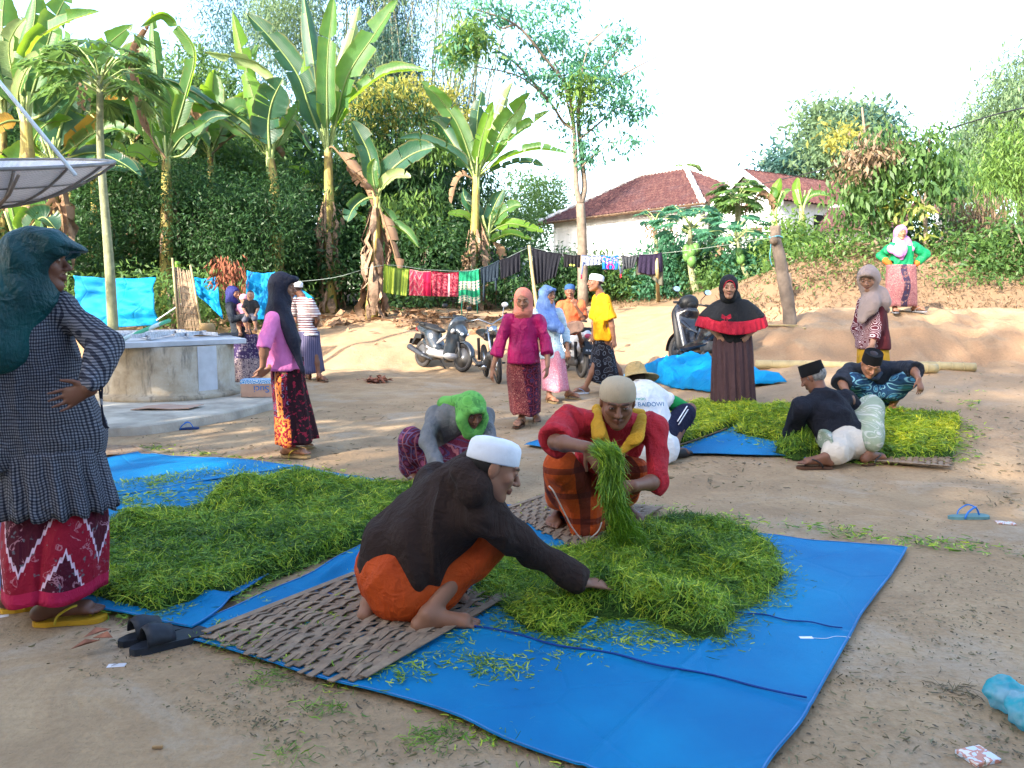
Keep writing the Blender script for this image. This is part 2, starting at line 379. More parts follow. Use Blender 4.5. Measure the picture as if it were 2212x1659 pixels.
# --- banana plants
def m_banana(name,a,b_,trans=.5,tc=(.30,.50,.03),rib=(.30,.40,.12),rough=.38,spec=.5):
 b=NB(name);uv=b.coord('UV');u,v=b.sep(uv)[0],b.sep(uv)[1];co=b.coord()
 c=b.ramp(b.noise(co,2.5,4),[(.3,b_),(.7,a)])
 c=b.mix(b.ramp(b.math('ABSOLUTE',u),[(.86,0),(1.0,.7)]),c,(.22,.16,.06))
 c=b.mix(b.ramp(b.noise(co,7,4,.7),[(.62,0),(.70,.7)]),c,(.20,.17,.05))
 r_=b.ramp(b.math('ABSOLUTE',u),[(.035,1),(.07,0)]);c=b.mix(r_,c,rib)
 w=b.n('TexWave',Vector=b.comb(v,0.0,0.0),Scale=9,Distortion=.6).outputs[1]
 t=b.mix(r_,b.mix(b.ramp(b.noise(co,3,3),[(.3,0),(.7,1)]),tuple(q*.65 for q in tc),tc),(.1,.12,.03))
 return b.done(c,rough,spec,b.bump(w,.25,.02),trans=trans,tcol=t)
BL=dict(green=m_banana('banana_leaf',(.085,.20,.055),(.035,.115,.045)),dark=m_banana('banana_leaf_dark',(.03,.10,.055),(.014,.06,.04),.3,(.16,.34,.06)),bright=m_banana('banana_leaf_bright',(.17,.33,.045),(.10,.24,.03),.6,(.42,.66,.03)),pale=m_banana('banana_leaf_pale',(.34,.42,.20),(.18,.28,.11),.4,(.40,.50,.14),rough=.3),yellow=m_banana('banana_leaf_yellow',(.50,.30,.04),(.36,.17,.03),.4,(.6,.34,.04)),dry=m_banana('banana_leaf_dry',(.34,.22,.14),(.17,.10,.065),.25,(.40,.24,.14),(.25,.17,.10),.8,.1))  # bright and pale kinds also carry backlight and white sun glare in their colour
def banana_leaf(parent,pts,w,kind='green',roll=0.0,tears=.5,fold=.35,seed=0,petiole=.14,name='leaf',droop=.0,label=None):
 """pts: world points along the midrib; w: full blade width in metres; fold: how far the halves hang"""
 rs=np.random.default_rng(seed+900);C=np.array(catmull(pts,10));N=34
 s=np.concatenate([[0],np.cumsum(np.linalg.norm(np.diff(C,axis=0),axis=1))]);L=s[-1];q=np.linspace(0,L,N)
 M=np.stack([np.interp(q,s,C[:,i])for i in range(3)],1);Tn=np.gradient(M,axis=0);Tn/=np.linalg.norm(Tn,axis=1,keepdims=True)
 view=nrm(M.mean(0)-C0);S_=np.cross(Tn,view);S_/=np.linalg.norm(S_,axis=1,keepdims=True)+1e-9;Nn=np.cross(S_,Tn)
 Nn*=np.sign(Nn[:,2:3].mean()+1e-6)
 cr,sr=math.cos(roll),math.sin(roll);S2=S_*cr+Nn*sr;N2=-S_*sr+Nn*cr
 t=np.linspace(0,1,N);tb=np.clip((t-petiole)/(1-petiole),0,1)
 prof=np.clip(np.minimum(1,(tb/.12)**.6)*np.minimum(1,((1-tb)/.30).clip(0)**.55),0,1)*(1-.12*tb)*w/2
 V,F,UV=[],[],[]
 i0=int(np.argmax(tb>.005))
 for sd in(-1,1):
  i=i0
  while i<N-1:
   g_=int(rs.integers(2,9))if rs.random()<tears else int(rs.integers(8,20));j=min(N-1,i+g_)
   if N-1-j<2:j=N-1
   gap=rs.random()*.14 if tears>.2 else .02;fl=fold+rs.normal()*.12*(1+tears);cl=(t[i]+t[j])/2
   for k in range(i,j+1):
    for c,f in enumerate((0,.35,.7,1.0)):
     tt=t[k]+(cl-t[k])*gap*f*2.2 if j-i<20 else t[k]
     kk=tt*(N-1);a=int(min(N-2,kk));fr=kk-a;m=M[a]*(1-fr)+M[a+1]*fr;Sv=S2[a];Nv=N2[a]
     ang=fl*(.35+.9*f);wd=prof[k]*f*(1+.02*rs.normal());ed=.03*rs.normal()*w*(f**2)*.6
     p=m+sd*Sv*wd*math.cos(ang)-Nv*(wd*math.sin(ang)-ed)+Tn[a]*wd*.22+V3(0,0,-droop*f*f*prof[k]*1.2)
     V.append(p);UV.append((sd*f,tt*L))
   b0=len(V)-(j-i+1)*4
   for k in range(j-i):
    for c in range(3):
     a=b0+k*4+c;q_=(a,a+1,a+5,a+4);F.append(q_ if sd>0 else q_[::-1])
   i=j
 n=5;b0=len(V);r0=.022*(w/.5)**.5+.008
 for k in range(N):
  for c in range(n):
   th=2*math.pi*c/n;V.append(M[k]+(S2[k]*math.cos(th)+N2[k]*math.sin(th)*.8-N2[k]*.4)*r0*(1.15-t[k]));UV.append((0,t[k]*L))
 for k in range(N-1):
  for c in range(n):F.append((b0+k*n+c,b0+k*n+(c+1)%n,b0+(k+1)*n+(c+1)%n,b0+(k+1)*n+c))
 return setp(mesh_obj(name,np.array(V),np.array(F),BL[kind],parent,True,uv=UV),label)
def m_pstem():
 b=NB('banana_stem');co=b.coord();z=b.sep(co)[2]
 c=b.ramp(b.noise(b.map(co,(3,3,.8)),2.2,5,.7,.6),[(.36,(.10,.055,.03)),(.46,(.24,.18,.055)),(.60,(.36,.31,.075)),(.75,(.20,.25,.08))])
 return b.done(c,.6,.3,b.bump(b.noise(b.map(co,(14,14,1)),3,5),.6,.02))
MPS=m_pstem();MPG=simple('banana_stem_top',(.32,.40,.15),.5,.3,4,.3,20,.01);MDRY=simple('dry_sheath',(.27,.18,.12),.9,.45,8,.7,30,.02)
def banana(label,base,stem,r,lv,hang=10,seed=0,group='banana plants along the back of the yard',dry_to=.6):
 """stem: points base..hub ; lv: list of (pixel polyline, depth base, depth tip, width px, kind, roll, tears)"""
 rs=np.random.default_rng(seed);t=thing('banana_plant',label,'banana plant',base,group)
 st_=catmull(stem,6);m=len(st_);mb=MB();rr=[r*(1.15-.55*j/(m-1))*(1+.05*rs.normal())for j in range(m)]
 mb.tube(st_,rr,12);mb.out('stem',MPS,t,True)
 hub=np.array(st_[-1]);s_=FPX/hub[1]
 mb=MB()
 for k in range(9):
  a=rs.random()*6.28;mb.tube(catmull([hub-Z(.5)+V3(math.cos(a),math.sin(a),0)*r*.3,hub+V3(math.cos(a),math.sin(a),0)*r*.55,hub+V3(math.cos(a)*.22,math.sin(a)*.2,.45)],4),[.05,.045,.04,.035,.03,.03,.025,.022,.02],6)
 mb.out('leaf_sheaths',MPG,t,True)
 for i,(pl,d0,d1,w,kind,roll,tears)in enumerate(lv):
  n=len(pl);pts=[P(x,y,d0+(d1-d0)*k/(n-1))for k,(x,y)in enumerate(pl)]
  banana_leaf(t,pts,w/FPX*(d0+d1)/2,kind,roll,tears,.30+.25*rs.random()if kind!='dry' else .9,seed*31+i,label={'dry':'withered brown leaf','yellow':'yellow leaf'}.get(kind))
 if hang:
  mb=MB()
  for k in range(hang):
   q=rs.random()**.8*dry_to+.12;j=int(q*(m-1));a=rs.random()*6.28;c=np.array(st_[j]);rd=V3(math.cos(a),math.sin(a),0)
   L=.5+rs.random()*1.0;L=min(L,c[2]-base[2]+.05);o=r*1.05;nn=7;wd=.03+rs.random()*.08;sd=V3(-rd[1],rd[0],0);V=[];tw=rs.normal()*.6
   for i in range(nn):
    f=i/(nn-1);cc=c+rd*(o+.22*math.sin(f*2.2)*rs.random()+.05*f)-Z(L*f);w_=wd*(.5+math.sin(f*3))*.7;dd=sd*math.cos(tw*f*2)+rd*math.sin(tw*f*2)
    V+=[cc-dd*w_,cc+rd*.015,cc+dd*w_]
   mb.add(V,[(i*3+e,i*3+e+1,i*3+e+4,i*3+e+3)for i in range(nn-1)for e in(0,1)])
  o=mb.out('withered_strips',MDRY,t,True);o['kind']='stuff'
 return t
def stem_px(pts,d):return[P(x,y,d)for x,y in pts]
def gbase(px,py):return G(px,py)
d=G(712,672)[1]
banana('tallest banana plant in the middle with upright paddle leaves and a yellow stem',G(712,672),[G(712,672)-Z(.1)]+stem_px([(713,600),(712,480),(710,400),(709,318)],d),.17,[([(708,330),(707,250),(708,120),(722,-12)],d,d-.6,48,'green',.2,.3),([(706,330),(690,230),(675,120),(655,-14)],d+.2,d+.8,44,'dark',-.2,.5),([(711,330),(728,254),(752,163),(810,73),(860,-2)],d,d-.3,60,'green',.5,.3),([(712,330),(734,248),(772,204),(839,158),(936,152)],d,d-.4,44,'green',.9,.7),([(706,330),(670,239),(644,163),(591,90),(531,27)],d,d-.7,60,'dark',-.3,.7),([(710,325),(740,152),(762,80),(778,8)],d+.3,d+.6,34,'pale',.2,.3),([(708,325),(690,250),(660,170),(655,110)],d+.3,d+.9,38,'bright',-.5,.8),([(712,320),(722,321),(760,367),(790,408),(812,468)],d-.1,d-.5,50,'dry',.8,1.0),([(708,330),(700,260),(704,160),(715,80)],d+.4,d+.7,46,'dark',.6,.4)],34,1)
d2=20.3
banana('banana plant left of the tallest one with lime-green backlit leaves',P(600,668,d2),[P(602,668,d2),P(598,500,d2),P(592,400,d2),P(583,335,d2)],.16,[([(584,340),(580,270),(588,220),(612,168)],d2-.2,d2-.6,76,'dark',.2,.6),([(582,340),(562,262),(545,200),(530,156)],d2,d2+.3,56,'bright',-.2,.9),([(582,335),(548,205),(525,120),(501,18)],d2+.3,d2+.6,38,'bright',-.1,.3),([(580,340),(545,278),(470,225),(400,182),(345,165)],d2,d2-.8,46,'dark',.7,.6),([(580,342),(530,285),(440,230),(370,226),(298,252)],d2,d2-.8,38,'green',.8,.8),([(585,335),(604,200),(560,140),(500,122),(436,112)],d2,d2-.5,36,'pale',.9,.8),([(583,335),(560,230),(545,150),(560,90)],d2+.4,d2+.8,40,'green',.3,.4),([(586,338),(620,270),(640,240),(645,215)],d2+.2,d2+.2,36,'green',.4,.5)],10,2)
d=G(1040,668)[1]
banana('banana plant right of centre beside the clothes line with broad drooping leaves',G(1040,668),[G(1022,668),P(1022,580,d),P(1026,480,d),P(1029,378,d)],.15,[([(1026,385),(1012,330),(985,262),(941,204),(907,176)],d,d-.3,42,'green',-.2,.3),([(1024,388),(1008,360),(973,330),(912,303),(860,300)],d,d-.6,34,'dark',-.9,.4),([(1029,380),(1029,321),(1032,248),(1042,196)],d+.2,d+.4,38,'dark',.1,.4),([(1030,380),(1036,321),(1052,262),(1066,218)],d-.1,d-.3,32,'bright',.3,.3),([(1030,378),(1045,340),(1074,268),(1095,206),(1109,174)],d+.2,d+.5,34,'pale',.3,.6),([(1031,378),(1060,330),(1088,275),(1120,235),(1146,200)],d,d-.2,50,'green',.3,.8),([(1032,380),(1060,348),(1105,296),(1157,261),(1191,236)],d,d-.4,34,'green',.8,.6),([(1032,382),(1060,362),(1105,337),(1163,323),(1226,331)],d,d-.5,34,'green',.9,.8),([(1033,384),(1080,362),(1122,350),(1150,350),(1176,360)],d+.1,d,26,'dark',.9,1.0),([(1025,385),(985,320),(950,270),(925,258)],d+.2,d+.4,56,'dark',-.4,.5),([(1030,380),(1040,320),(1058,285),(1080,250)],d+.3,d+.6,40,'green',.2,.4),([(1025,388),(1000,380),(985,400),(975,440)],d,d-.3,26,'dry',-.6,1)],40,3)
d=G(802,690)[1]
banana('young banana plant between the two tall ones with dark teal leaves and a withered one',G(802,690),[G(802,690),P(806,600,d),P(812,500,d),P(814,420,d)],.13,[([(812,425),(808,394),(798,335),(775,286),(759,260)],d,d-.2,52,'dark',-.1,.2),([(816,422),(830,390),(854,359),(897,330),(940,318)],d,d-.4,60,'dark',.5,.3),([(817,424),(828,402),(845,384),(862,379),(888,384)],d-.2,d-.6,34,'pale',.7,.2),([(813,422),(806,385),(805,360),(811,342)],d-.3,d-.4,28,'green',.1,.2),([(812,428),(790,430),(764,450),(750,480)],d,d-.2,40,'dark',-.5,.5),([(812,424),(800,400),(782,390),(765,372),(748,360)],d-.3,d-.8,36,'dry',.6,1),([(816,440),(830,480),(850,540),(862,590)],d,d-.4,44,'dry',.5,1),([(815,430),(850,480),(880,505),(905,535)],d+.2,d,30,'green',.6,.4)],44,4,dry_to=.8)
d=G(725,660)[1]-.4
banana('small banana shoot with two arching leaves against the tallest stem',P(722,668,d),[P(722,668,d),P(720,560,d),P(719,445,d)],.07,[([(719,440),(700,412),(682,392),(640,366),(622,362)],d,d-.3,24,'bright',-.6,.2),([(718,440),(700,412),(672,404),(645,410)],d,d-.4,24,'pale',-.7,.2),([(720,442),(745,400),(770,385),(790,388)],d,d-.3,24,'dark',.6,.2),([(722,530),(735,480),(770,468),(800,492)],d,d-.4,26,'bright',.8,.2)],8,5)
d=G(659,660)[1]
banana('knee-high banana sapling by the blue tarpaulin behind the black scarf',G(659,664),[G(659,664),P(658,620,d),P(655,585,d)],.055,[([(655,590),(662,560),(672,530),(676,512)],d,d-.1,26,'green',.1,.1),([(655,590),(640,572),(628,560),(612,562)],d,d-.2,20,'bright',-.6,.2),([(656,590),(680,570),(700,552),(712,548)],d,d-.2,24,'green',.5,.1),([(655,588),(650,560),(644,540),(646,520)],d,d,22,'dark',0,.1)],0,6)
d=G(640,664)[1]+.3
banana('banana plant with a short yellow stem behind the striped shirt',P(645,664,d),[P(645,664,d),P(640,600,d),P(630,540,d),P(628,505,d)],.11,[([(628,512),(600,520),(585,560),(580,600)],d,d-.3,34,'dry',-.5,1),([(630,512),(650,530),(665,570),(668,600)],d,d-.3,34,'dry',.5,1),([(629,508),(640,470),(660,440),(675,430)],d,d+.2,36,'dark',.2,.3)],16,7)
d=G(1054,672)[1]+.5
banana('lower banana plant on the right of the group, its leaves spreading to the right',P(1046,670,d),[P(1046,672,d),P(1050,600,d),P(1054,502,d)],.10,[([(1054,505),(1062,463),(1075,430),(1088,408)],d,d,36,'dark',.1,.3),([(1056,505),(1075,470),(1106,447),(1128,444)],d,d-.3,36,'green',.6,.5),([(1056,506),(1080,490),(1110,484),(1175,500)],d,d-.4,30,'bright',.8,.6),([(1053,506),(1060,520),(1100,505),(1150,518)],d,d-.5,26,'green',.9,.6),([(1052,500),(1021,480),(1000,464),(966,461)],d,d-.4,24,'bright',-.8,.2),([(1052,504),(1030,460),(1005,430),(1000,405)],d,d+.2,34,'dark',-.3,.3),([(1054,510),(1075,540),(1085,580),(1090,610)],d,d-.2,32,'dry',.4,1),([(1052,510),(1030,545),(1010,560),(1000,590)],d,d-.2,34,'dry',-.4,1)],22,8)
d=16.5
banana('tall banana plant at the far left edge with pale sunlit leaves',P(50,700,d),[P(55,700,d),P(58,500,d),P(60,360,d),P(55,250,d)],.17,[([(50,260),(45,180),(75,92),(140,48),(218,24)],d,d-.8,46,'green',.8,.7),([(50,255),(20,120),(30,70),(57,38)],d,d-.6,40,'pale',.5,.6),([(52,262),(40,200),(73,132),(143,115)],d,d-1.0,34,'pale',.8,.5),([(52,262),(90,250),(130,215),(190,150)],d+.4,d+.2,84,'dark',.3,.4),([(50,255),(60,120),(75,40),(78,-30)],d+.4,d+.8,60,'green',0,.4),([(50,258),(10,180),(-20,120),(-60,110)],d,d-.3,60,'dark',-.5,.5),([(52,258),(95,120),(120,40),(150,-20)],d+.5,d+1,60,'green',.3,.6),([(48,258),(20,160),(5,60),(12,-30)],d+.5,d+.8,64,'green',-.2,.5),([(52,264),(20,262),(-10,275),(-40,300)],d,d-.6,40,'yellow',-.6,.8)],12,9)
d=17.5
banana('banana plant behind the satellite dish with arching leaves and one yellow leaf',P(120,690,d),[P(120,690,d),P(120,500,d),P(118,400,d),P(115,345,d)],.16,[([(115,350),(80,320),(75,300),(102,268),(158,258)],d,d-.8,40,'green',.7,.5),([(116,350),(160,320),(200,290),(245,278),(303,292)],d,d-.9,42,'green',.9,.8),([(116,348),(150,310),(184,280),(242,224),(296,187)],d,d-.6,36,'yellow',.3,.9),([(116,348),(130,280),(150,230),(190,185)],d+.4,d+.4,90,'dark',.2,.4),([(114,350),(70,330),(30,350),(-5,372)],d,d-.5,60,'green',-.6,.5),([(114,345),(85,250),(70,190),(60,150)],d+.4,d+.8,70,'dark',-.1,.5),([(116,345),(165,230),(205,130),(240,90),(290,50)],d+.5,d+.5,50,'green',.4,.8),([(117,350),(200,330),(260,350),(305,382)],d,d-.6,46,'dark',.8,.3),([(116,355),(130,400),(140,450),(135,500)],d,d-.4,44,'dry',.4,1)],20,10)
d=19
banana('banana plant behind the papaya with a tall leaf whose tip is withered purple',P(355,690,d),[P(358,690,d),P(360,500,d),P(360,400,d),P(359,338,d)],.15,[([(359,345),(335,320),(328,270),(322,235)],d,d,44,'bright',0,.4),([(360,340),(352,250),(336,130),(328,15)],d+.4,d+.7,34,'green',0,.5),([(361,340),(400,210),(420,120),(395,70),(350,30),(300,60)],d,d-.8,40,'green',.6,.8),([(361,342),(390,300),(420,280),(447,262)],d,d-.2,36,'green',.5,.4),([(358,342),(320,300),(290,210),(260,140)],d+.3,d,46,'dark',-.4,.4),([(360,340),(375,260),(365,200),(330,165)],d+.3,d,44,'green',.5,.6),([(358,345),(330,350),(300,330),(270,330)],d,d-.4,44,'bright',-.5,.5),([(358,342),(320,280),(290,130),(330,40)],d-.2,d-.6,34,'dry',.2,1),([(360,342),(400,330),(450,260),(500,250)],d,d,36,'dark',.6,.3)],6,11)
d=12.6
banana('low banana plant below the satellite dish with yellow leaf stalks',P(42,620,d),[P(42,640,d),P(42,560,d),P(44,520,d)],.16,[([(44,530),(30,470),(20,440),(-10,430)],d,d,40,'bright',-.3,.3),([(44,530),(55,480),(80,450),(118,445)],d,d-.2,44,'green',.6,.3),([(46,530),(70,490),(95,470),(125,500)],d,d-.4,60,'dark',.6,.4),([(46,535),(100,470),(128,440),(140,520)],d,d-.3,40,'dry',.4,1)],10,12)
def belt(i,label,hx,hy,d,n=9,L0=190,sp=1.25):
 rs=np.random.default_rng(300+i);lv=[]
 for k in range(n):
  a=(k/(n-1)-.5)*2*sp+rs.normal()*.12;L=L0*(.8+.4*rs.random());s_=math.sin(a);dr=abs(s_)**1.5*L*.55;p=[(hx,hy+6),(hx+s_*L*.35,hy-math.cos(a*.75)*L*.42),(hx+s_*L*.75,hy-math.cos(a*.75)*L*.75+dr*.35),(hx+s_*L*1.05,hy-math.cos(a*.75)*L*.80+dr)]
  lv.append((p,d+rs.normal()*.3,d+rs.normal()*.8,44+rs.random()*20,['green','dark','green','dark','bright','green','dark'][int(rs.integers(0,7))]if rs.random()>.1 else 'dry',a*.8+rs.normal()*.3,.3+.6*rs.random()))
 b_=P(hx+6,690,d);b_[2]=T(b_[0],d);banana(label,b_,[b_,b_*.5+P(hx,hy,d)*.5,P(hx,hy,d)],.14,lv,8,300+i)
belt(1,'banana plant at the back of the left belt, nearest the left edge',5,210,20,10,200);belt(2,'banana plant at the back behind the papaya crown',205,250,20.5,10,190);belt(3,'banana plant at the back right of the papaya, its leaves fanning low',290,300,21,10,180);belt(4,'banana plant at the back between the papaya and the lime-green one',455,330,22,10,190);belt(5,'short banana plant at the back below the papaya crown',150,400,19.5,9,150)
# --- papayas
def papaya_leaf(mb,c,a,el,R_,rs):
 """a seven-lobed leaf as a star of narrow rhombs"""
 ax=V3(math.cos(a)*math.cos(el),math.sin(a)*math.cos(el),math.sin(el));sd=nrm(np.cross(ax,[0,0,1]));up=np.cross(sd,ax)
 for k in range(7):
  th=(k-3)*.52;d=ax*math.cos(th)+sd*math.sin(th);w=np.cross(d,up)*R_*.13;L=R_*(1-.07*abs(k-3))*(.9+.2*rs.random());dr=-.25*L
  m=c+d*L*.5+Z(dr*.2)
  mb.add([c,m+w,c+d*L+Z(dr),m-w],[(0,1,2,3)])
  for e in(-1,1):
   dd=nrm(d+np.cross(d,up)*e*.9);mb.add([m,m+dd*L*.2+up*.01,m+dd*L*.38+Z(dr*.4),m+d*L*.22],[(0,1,2,3)])
def papaya(label,pts,r,nleaf,pet,R_,fruits=(),leaf='mid',seed=0,dry=0,group='papaya trees'):
 rs=np.random.default_rng(seed);base=pts[0];t=thing('papaya_tree',label,'papaya tree',base,group);st_=catmull(pts,5);m=len(st_)
 mb=MB();mb.tube(st_,[r*(1.1-.5*j/(m-1))for j in range(m)],10);mb.out('trunk',BARKG,t,True)
 hub=np.array(st_[-1]);mp=MB();ml=MB()
 for k in range(nleaf):
  a=k*2.4+rs.random()*.4;el=.95-1.35*k/nleaf;L=pet*(.75+.4*rs.random())
  d_=V3(math.cos(a)*math.cos(el),math.sin(a)*math.cos(el),math.sin(el));e=hub+d_*L+Z(-.10*L);mp.tube([hub-Z(.25*k/nleaf*1.2),hub+d_*L*.55,e],[.016,.011,.007],5,False)
  papaya_leaf(ml,e,a,min(el,.1)-.35,R_*(.8+.4*rs.random()),rs)
  if k%2:papaya_leaf(ml,e+V3(0,0,-.06),a+.5,el-.7,R_*.8,rs)
 mp.out('leaf_stalks',MPG,t,True)
 o=mb2=ml;col=np.repeat(rs.random(len(ml.v)//4+1),4)[:len(ml.v),None]*np.ones((1,3));mesh_obj('crown',ml.v,ml.f,LF[leaf],t,False,col=col)
 for(x,y,z,s_)in fruits:
  fb=MB();fb.lathe([(0,-.5),(.22,-.42),(.36,-.15),(.38,.1),(.25,.4),(.08,.5),(0,.5)],hub+V3(x,y,z),12,Matrix.Scale(s_,3));
  fb.out('fruit',simple('green_fruit',(.10,.22,.06),.45,.25,9),t,True)
 if dry:
  mb=MB()
  for k in range(dry):
   a=rs.random()*6.28;q=hub+V3(math.cos(a),math.sin(a),0)*(.15+.3*rs.random())-Z(.1)
   for j in range(14):
    p=q+V3(rs.normal()*.04,rs.normal()*.04,-.03*j);mb.add([p,p+V3(.03,0,-.03),p+V3(.0,.01,-.07),p+V3(-.03,0,-.03)],[(0,1,2,3)])
  mb.out('withered_flowers',MDRY,t)['kind']='stuff'
 return t
g_=P(246,742,12.4);g_[2]=T(g_[0],g_[1])
papaya('tall papaya tree with a slim grey trunk in front of the left bananas',[g_,P(238,600,12.45),P(229,480,12.5),P(217,320,12.5),P(216,165,12.5)],.078,22,.80,.46,(),'mid',1,1,None)
g_=G(1421,648);papaya('slim papaya with dry flower strings behind the clothes line',[g_,P(1418,560,g_[1]),P(1416,472,g_[1])],.075,9,.45,.28,(),'teal',2,9)
g_=P(1505,640,20.5);g_[2]=T(g_[0],20.5);dd=20.5;papaya('papaya with green fruit halfway up its bent trunk, right of the clothes line',[g_,P(1494,590,dd),P(1490,540,dd),P(1492,482,dd)],.09,18,.75,.42,[(.0,-.14,-.75,.36),(.12,-.12,-.66,.3),(-.1,-.1,-.86,.3),(.02,-.14,-.98,.34),(-.12,-.1,-.7,.3)],'teal',3,2)
g_=P(1615,628,18.5);g_[2]=T(g_[0],18.5);dd=18.5;papaya('thin leaning papaya with two fruits behind the black scarf',[g_,P(1603,570,dd),P(1590,502,dd)],.055,15,.62,.36,[(.1,-.1,-.62,.28),(.06,-.1,-.48,.24)],'teal',4,1)
papaya('papaya tree with a full crown in front of the second white house',[P(1596,560,23),P(1594,480,23),P(1594,425,23)],.10,26,.62,.42,(),'mid',5,3)
# --- big trees
def jitter_trunks(c,n,L,rs,up=.6):
 o=[]
 for k in range(n):
  a=rs.random()*6.28;e=c+V3(math.cos(a),math.sin(a),0)*L*.6+Z(L*up);o.append([c,(c+e)/2+rs.normal(size=3)*.1,e])
 return o
rsT=np.random.default_rng(5)
b_=P(1000,600,25);b_[2]=T(b_[0],25)
tree('mango_tree','rounded mango tree with yellow blossom on top behind the banana plants',V3(b_[0]-1.2,25,b_[2]),[[b_,P(985,520,25),P(940,420,25.5)],[P(985,520,25),P(1030,440,25)],[P(960,470,25),P(900,400,24.5)]],[blob(870,360,25,165,165),blob(790,430,24,100,120),blob(950,440,24.5,110,120),blob(880,510,24,150,90),blob(900,300,25.5,120,110)],22000,.26,'dark',seed=1,crownkw=dict(aspect=4.2,crad=.34,droop=1.1,clump=22,gaps=.25),extra=[('blossom','yellow',[blob(870,225,24.6,95,45),blob(960,250,24.6,60,55),blob(810,270,24.4,60,50)],5200,.13,dict(aspect=2,crad=.22,droop=-.4,clump=20)),('young_leaves','light',[blob(925,310,22.8,60,45),blob(780,330,22.6,50,50),blob(880,480,22.6,90,70)],2600,.26,dict(aspect=4.5,crad=.2,droop=1.3,clump=24))])
def bamboo():
 t=thing('bamboo_grove','tall hazy bamboo grove reaching out of the picture behind the mango tree','bamboo',P(860,640,33)*[1,1,0]+Z(1.8));mb=MB();rs=np.random.default_rng(3)
 for k in range(46):
  x0=700+rs.random()*330;d=31+rs.random()*4;x1=x0+rs.normal()*50+(x0-860)*.25
  mb.tube(catmull([P(x0,640,d),P(x0+(x1-x0)*.25,300,d),P(x0+(x1-x0)*.7,80,d),P(x1+(x1-x0)*.3,-90,d-1)],4),[.05,.05,.045,.045,.04,.04,.03,.03,.025,.02,.015,.01,.008],5)
 o=mb.out('culms',simple('bamboo_culm',(.24,.24,.17),.6,.3),t,True);o['kind']='stuff'
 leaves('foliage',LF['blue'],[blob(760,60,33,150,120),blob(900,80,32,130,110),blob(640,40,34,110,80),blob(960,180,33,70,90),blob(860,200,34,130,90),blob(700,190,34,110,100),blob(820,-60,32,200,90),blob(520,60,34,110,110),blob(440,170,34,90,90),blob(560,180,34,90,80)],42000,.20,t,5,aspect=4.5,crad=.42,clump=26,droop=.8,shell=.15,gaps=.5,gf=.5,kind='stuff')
 leaves('sunlit_foliage',LF['pale'],[blob(620,60,31,90,80),blob(1000,110,31,55,70),blob(760,120,31,90,80),blob(900,0,31,80,60)],9000,.20,t,6,aspect=4.5,crad=.35,clump=26,droop=.8,shell=.2,gaps=.4,kind='stuff')  # paler leaf colour puts sunlight into this part of the grove
bamboo()
def feather_tree():
 d=21.5;g_=G(1259,560);bp=P(1260,600,d);bp[2]=T(bp[0],d)
 A_=lambda*q:[P(x,y,dd)for x,y,dd in q]
 br=[[bp]+A_((1258,545,d),(1256,481,d),(1253,440,d)),A_((1253,442,d),(1245,402,d),(1242,326,d),(1239,275,d),(1225,192,d-.3),(1170,117,d-.8),(1112,52,d-1.2),(1019,17,d-1.5)),A_((1254,440,d),(1263,405,d+.2),(1257,344,d+.2),(1249,240,d+.3),(1273,189,d+.5),(1311,137,d+.8),(1356,82,d+1)),A_((1240,280,d),(1215,262,d),(1187,220,d-.4),(1122,165,d-1),(1030,144,d-1.4)),A_((1187,220,d-.4),(1153,179,d-.6),(1102,127,d-1),(1047,96,d-1.3)),A_((1256,361,d),(1290,330,d-.2),(1335,300,d-.4)),A_((1252,300,d),(1290,270,d),(1340,230,d),(1392,240,d)),A_((1249,240,d),(1265,215,d),(1335,175,d)),A_((1335,168,d),(1380,142,d),(1449,107,d)),A_((1249,230,d),(1258,150,d),(1272,93,d),(1285,10,d)),A_((1239,275,d),(1222,200,d+.5),(1215,110,d+.6),(1212,20,d+.6)),A_((1225,192,d),(1200,140,d+.3),(1160,50,d+.5)),A_((1112,52,d-1.2),(1080,60,d-1.2),(1050,20,d-1.4)),A_((1272,93,d),(1300,70,d),(1318,52,d))]
 cl=[(1033,69,46,34,20),(995,112,36,26,20),(1060,20,60,18,20),(1153,38,34,24,22),(1170,93,44,26,21),(1218,82,34,20,22),(1212,14,40,18,22),(1253,130,42,26,22),(1345,78,32,26,22.4),(1310,115,30,12,22.4),(1339,172,46,22,21.6),(1225,165,40,26,21),(1339,225,55,22,21.4),(1376,242,30,14,21.4),(1280,258,44,24,21.5),(1266,305,34,22,21.4),(1345,305,44,20,21.2),(1215,275,26,20,21.6),(1190,200,34,22,21),(1145,160,34,16,20.6),(1290,190,36,24,21.6),(1100,130,34,14,20.4),(1270,340,30,14,21.4),(1110,30,30,14,20.4),(1300,150,30,20,22)]
 t=thing('feathery_tree','tall thin tree with sparse feathery leaves and a pale forked trunk before the house','tree',bp);mb=MB()
 for i,pts in enumerate(br):
  pts=catmull(pts,4);m=len(pts);r0,r1=((.15,.12),(.09,.02),(.10,.02),(.05,.012))[min(i,3)]
  if i>4:r0,r1=.035,.008
  mb.tube(pts,[r0+(r1-r0)*(j/(m-1))**.8 for j in range(m)],8)
 mb.out('trunk',BARKP,t,True)
 leaves('crown',LF['teal'],[blob(x,y,dd,rx,ry*.8)for x,y,rx,ry,dd in cl],4600,.17,t,8,aspect=2.8,crad=.20,clump=16,droop=.6,shell=.2)
 leaves('sunlit_leaves',LF['light'],[blob(1020,80,19.8,40,34),blob(990,112,19.8,26,22),blob(1250,200,20.8,30,60)],1100,.19,t,9,aspect=3,crad=.2,clump=14,droop=.6,shell=.2)  # lighter leaf colour puts sunlight into these clusters
feather_tree()
BK='trees and bushes behind the yard'
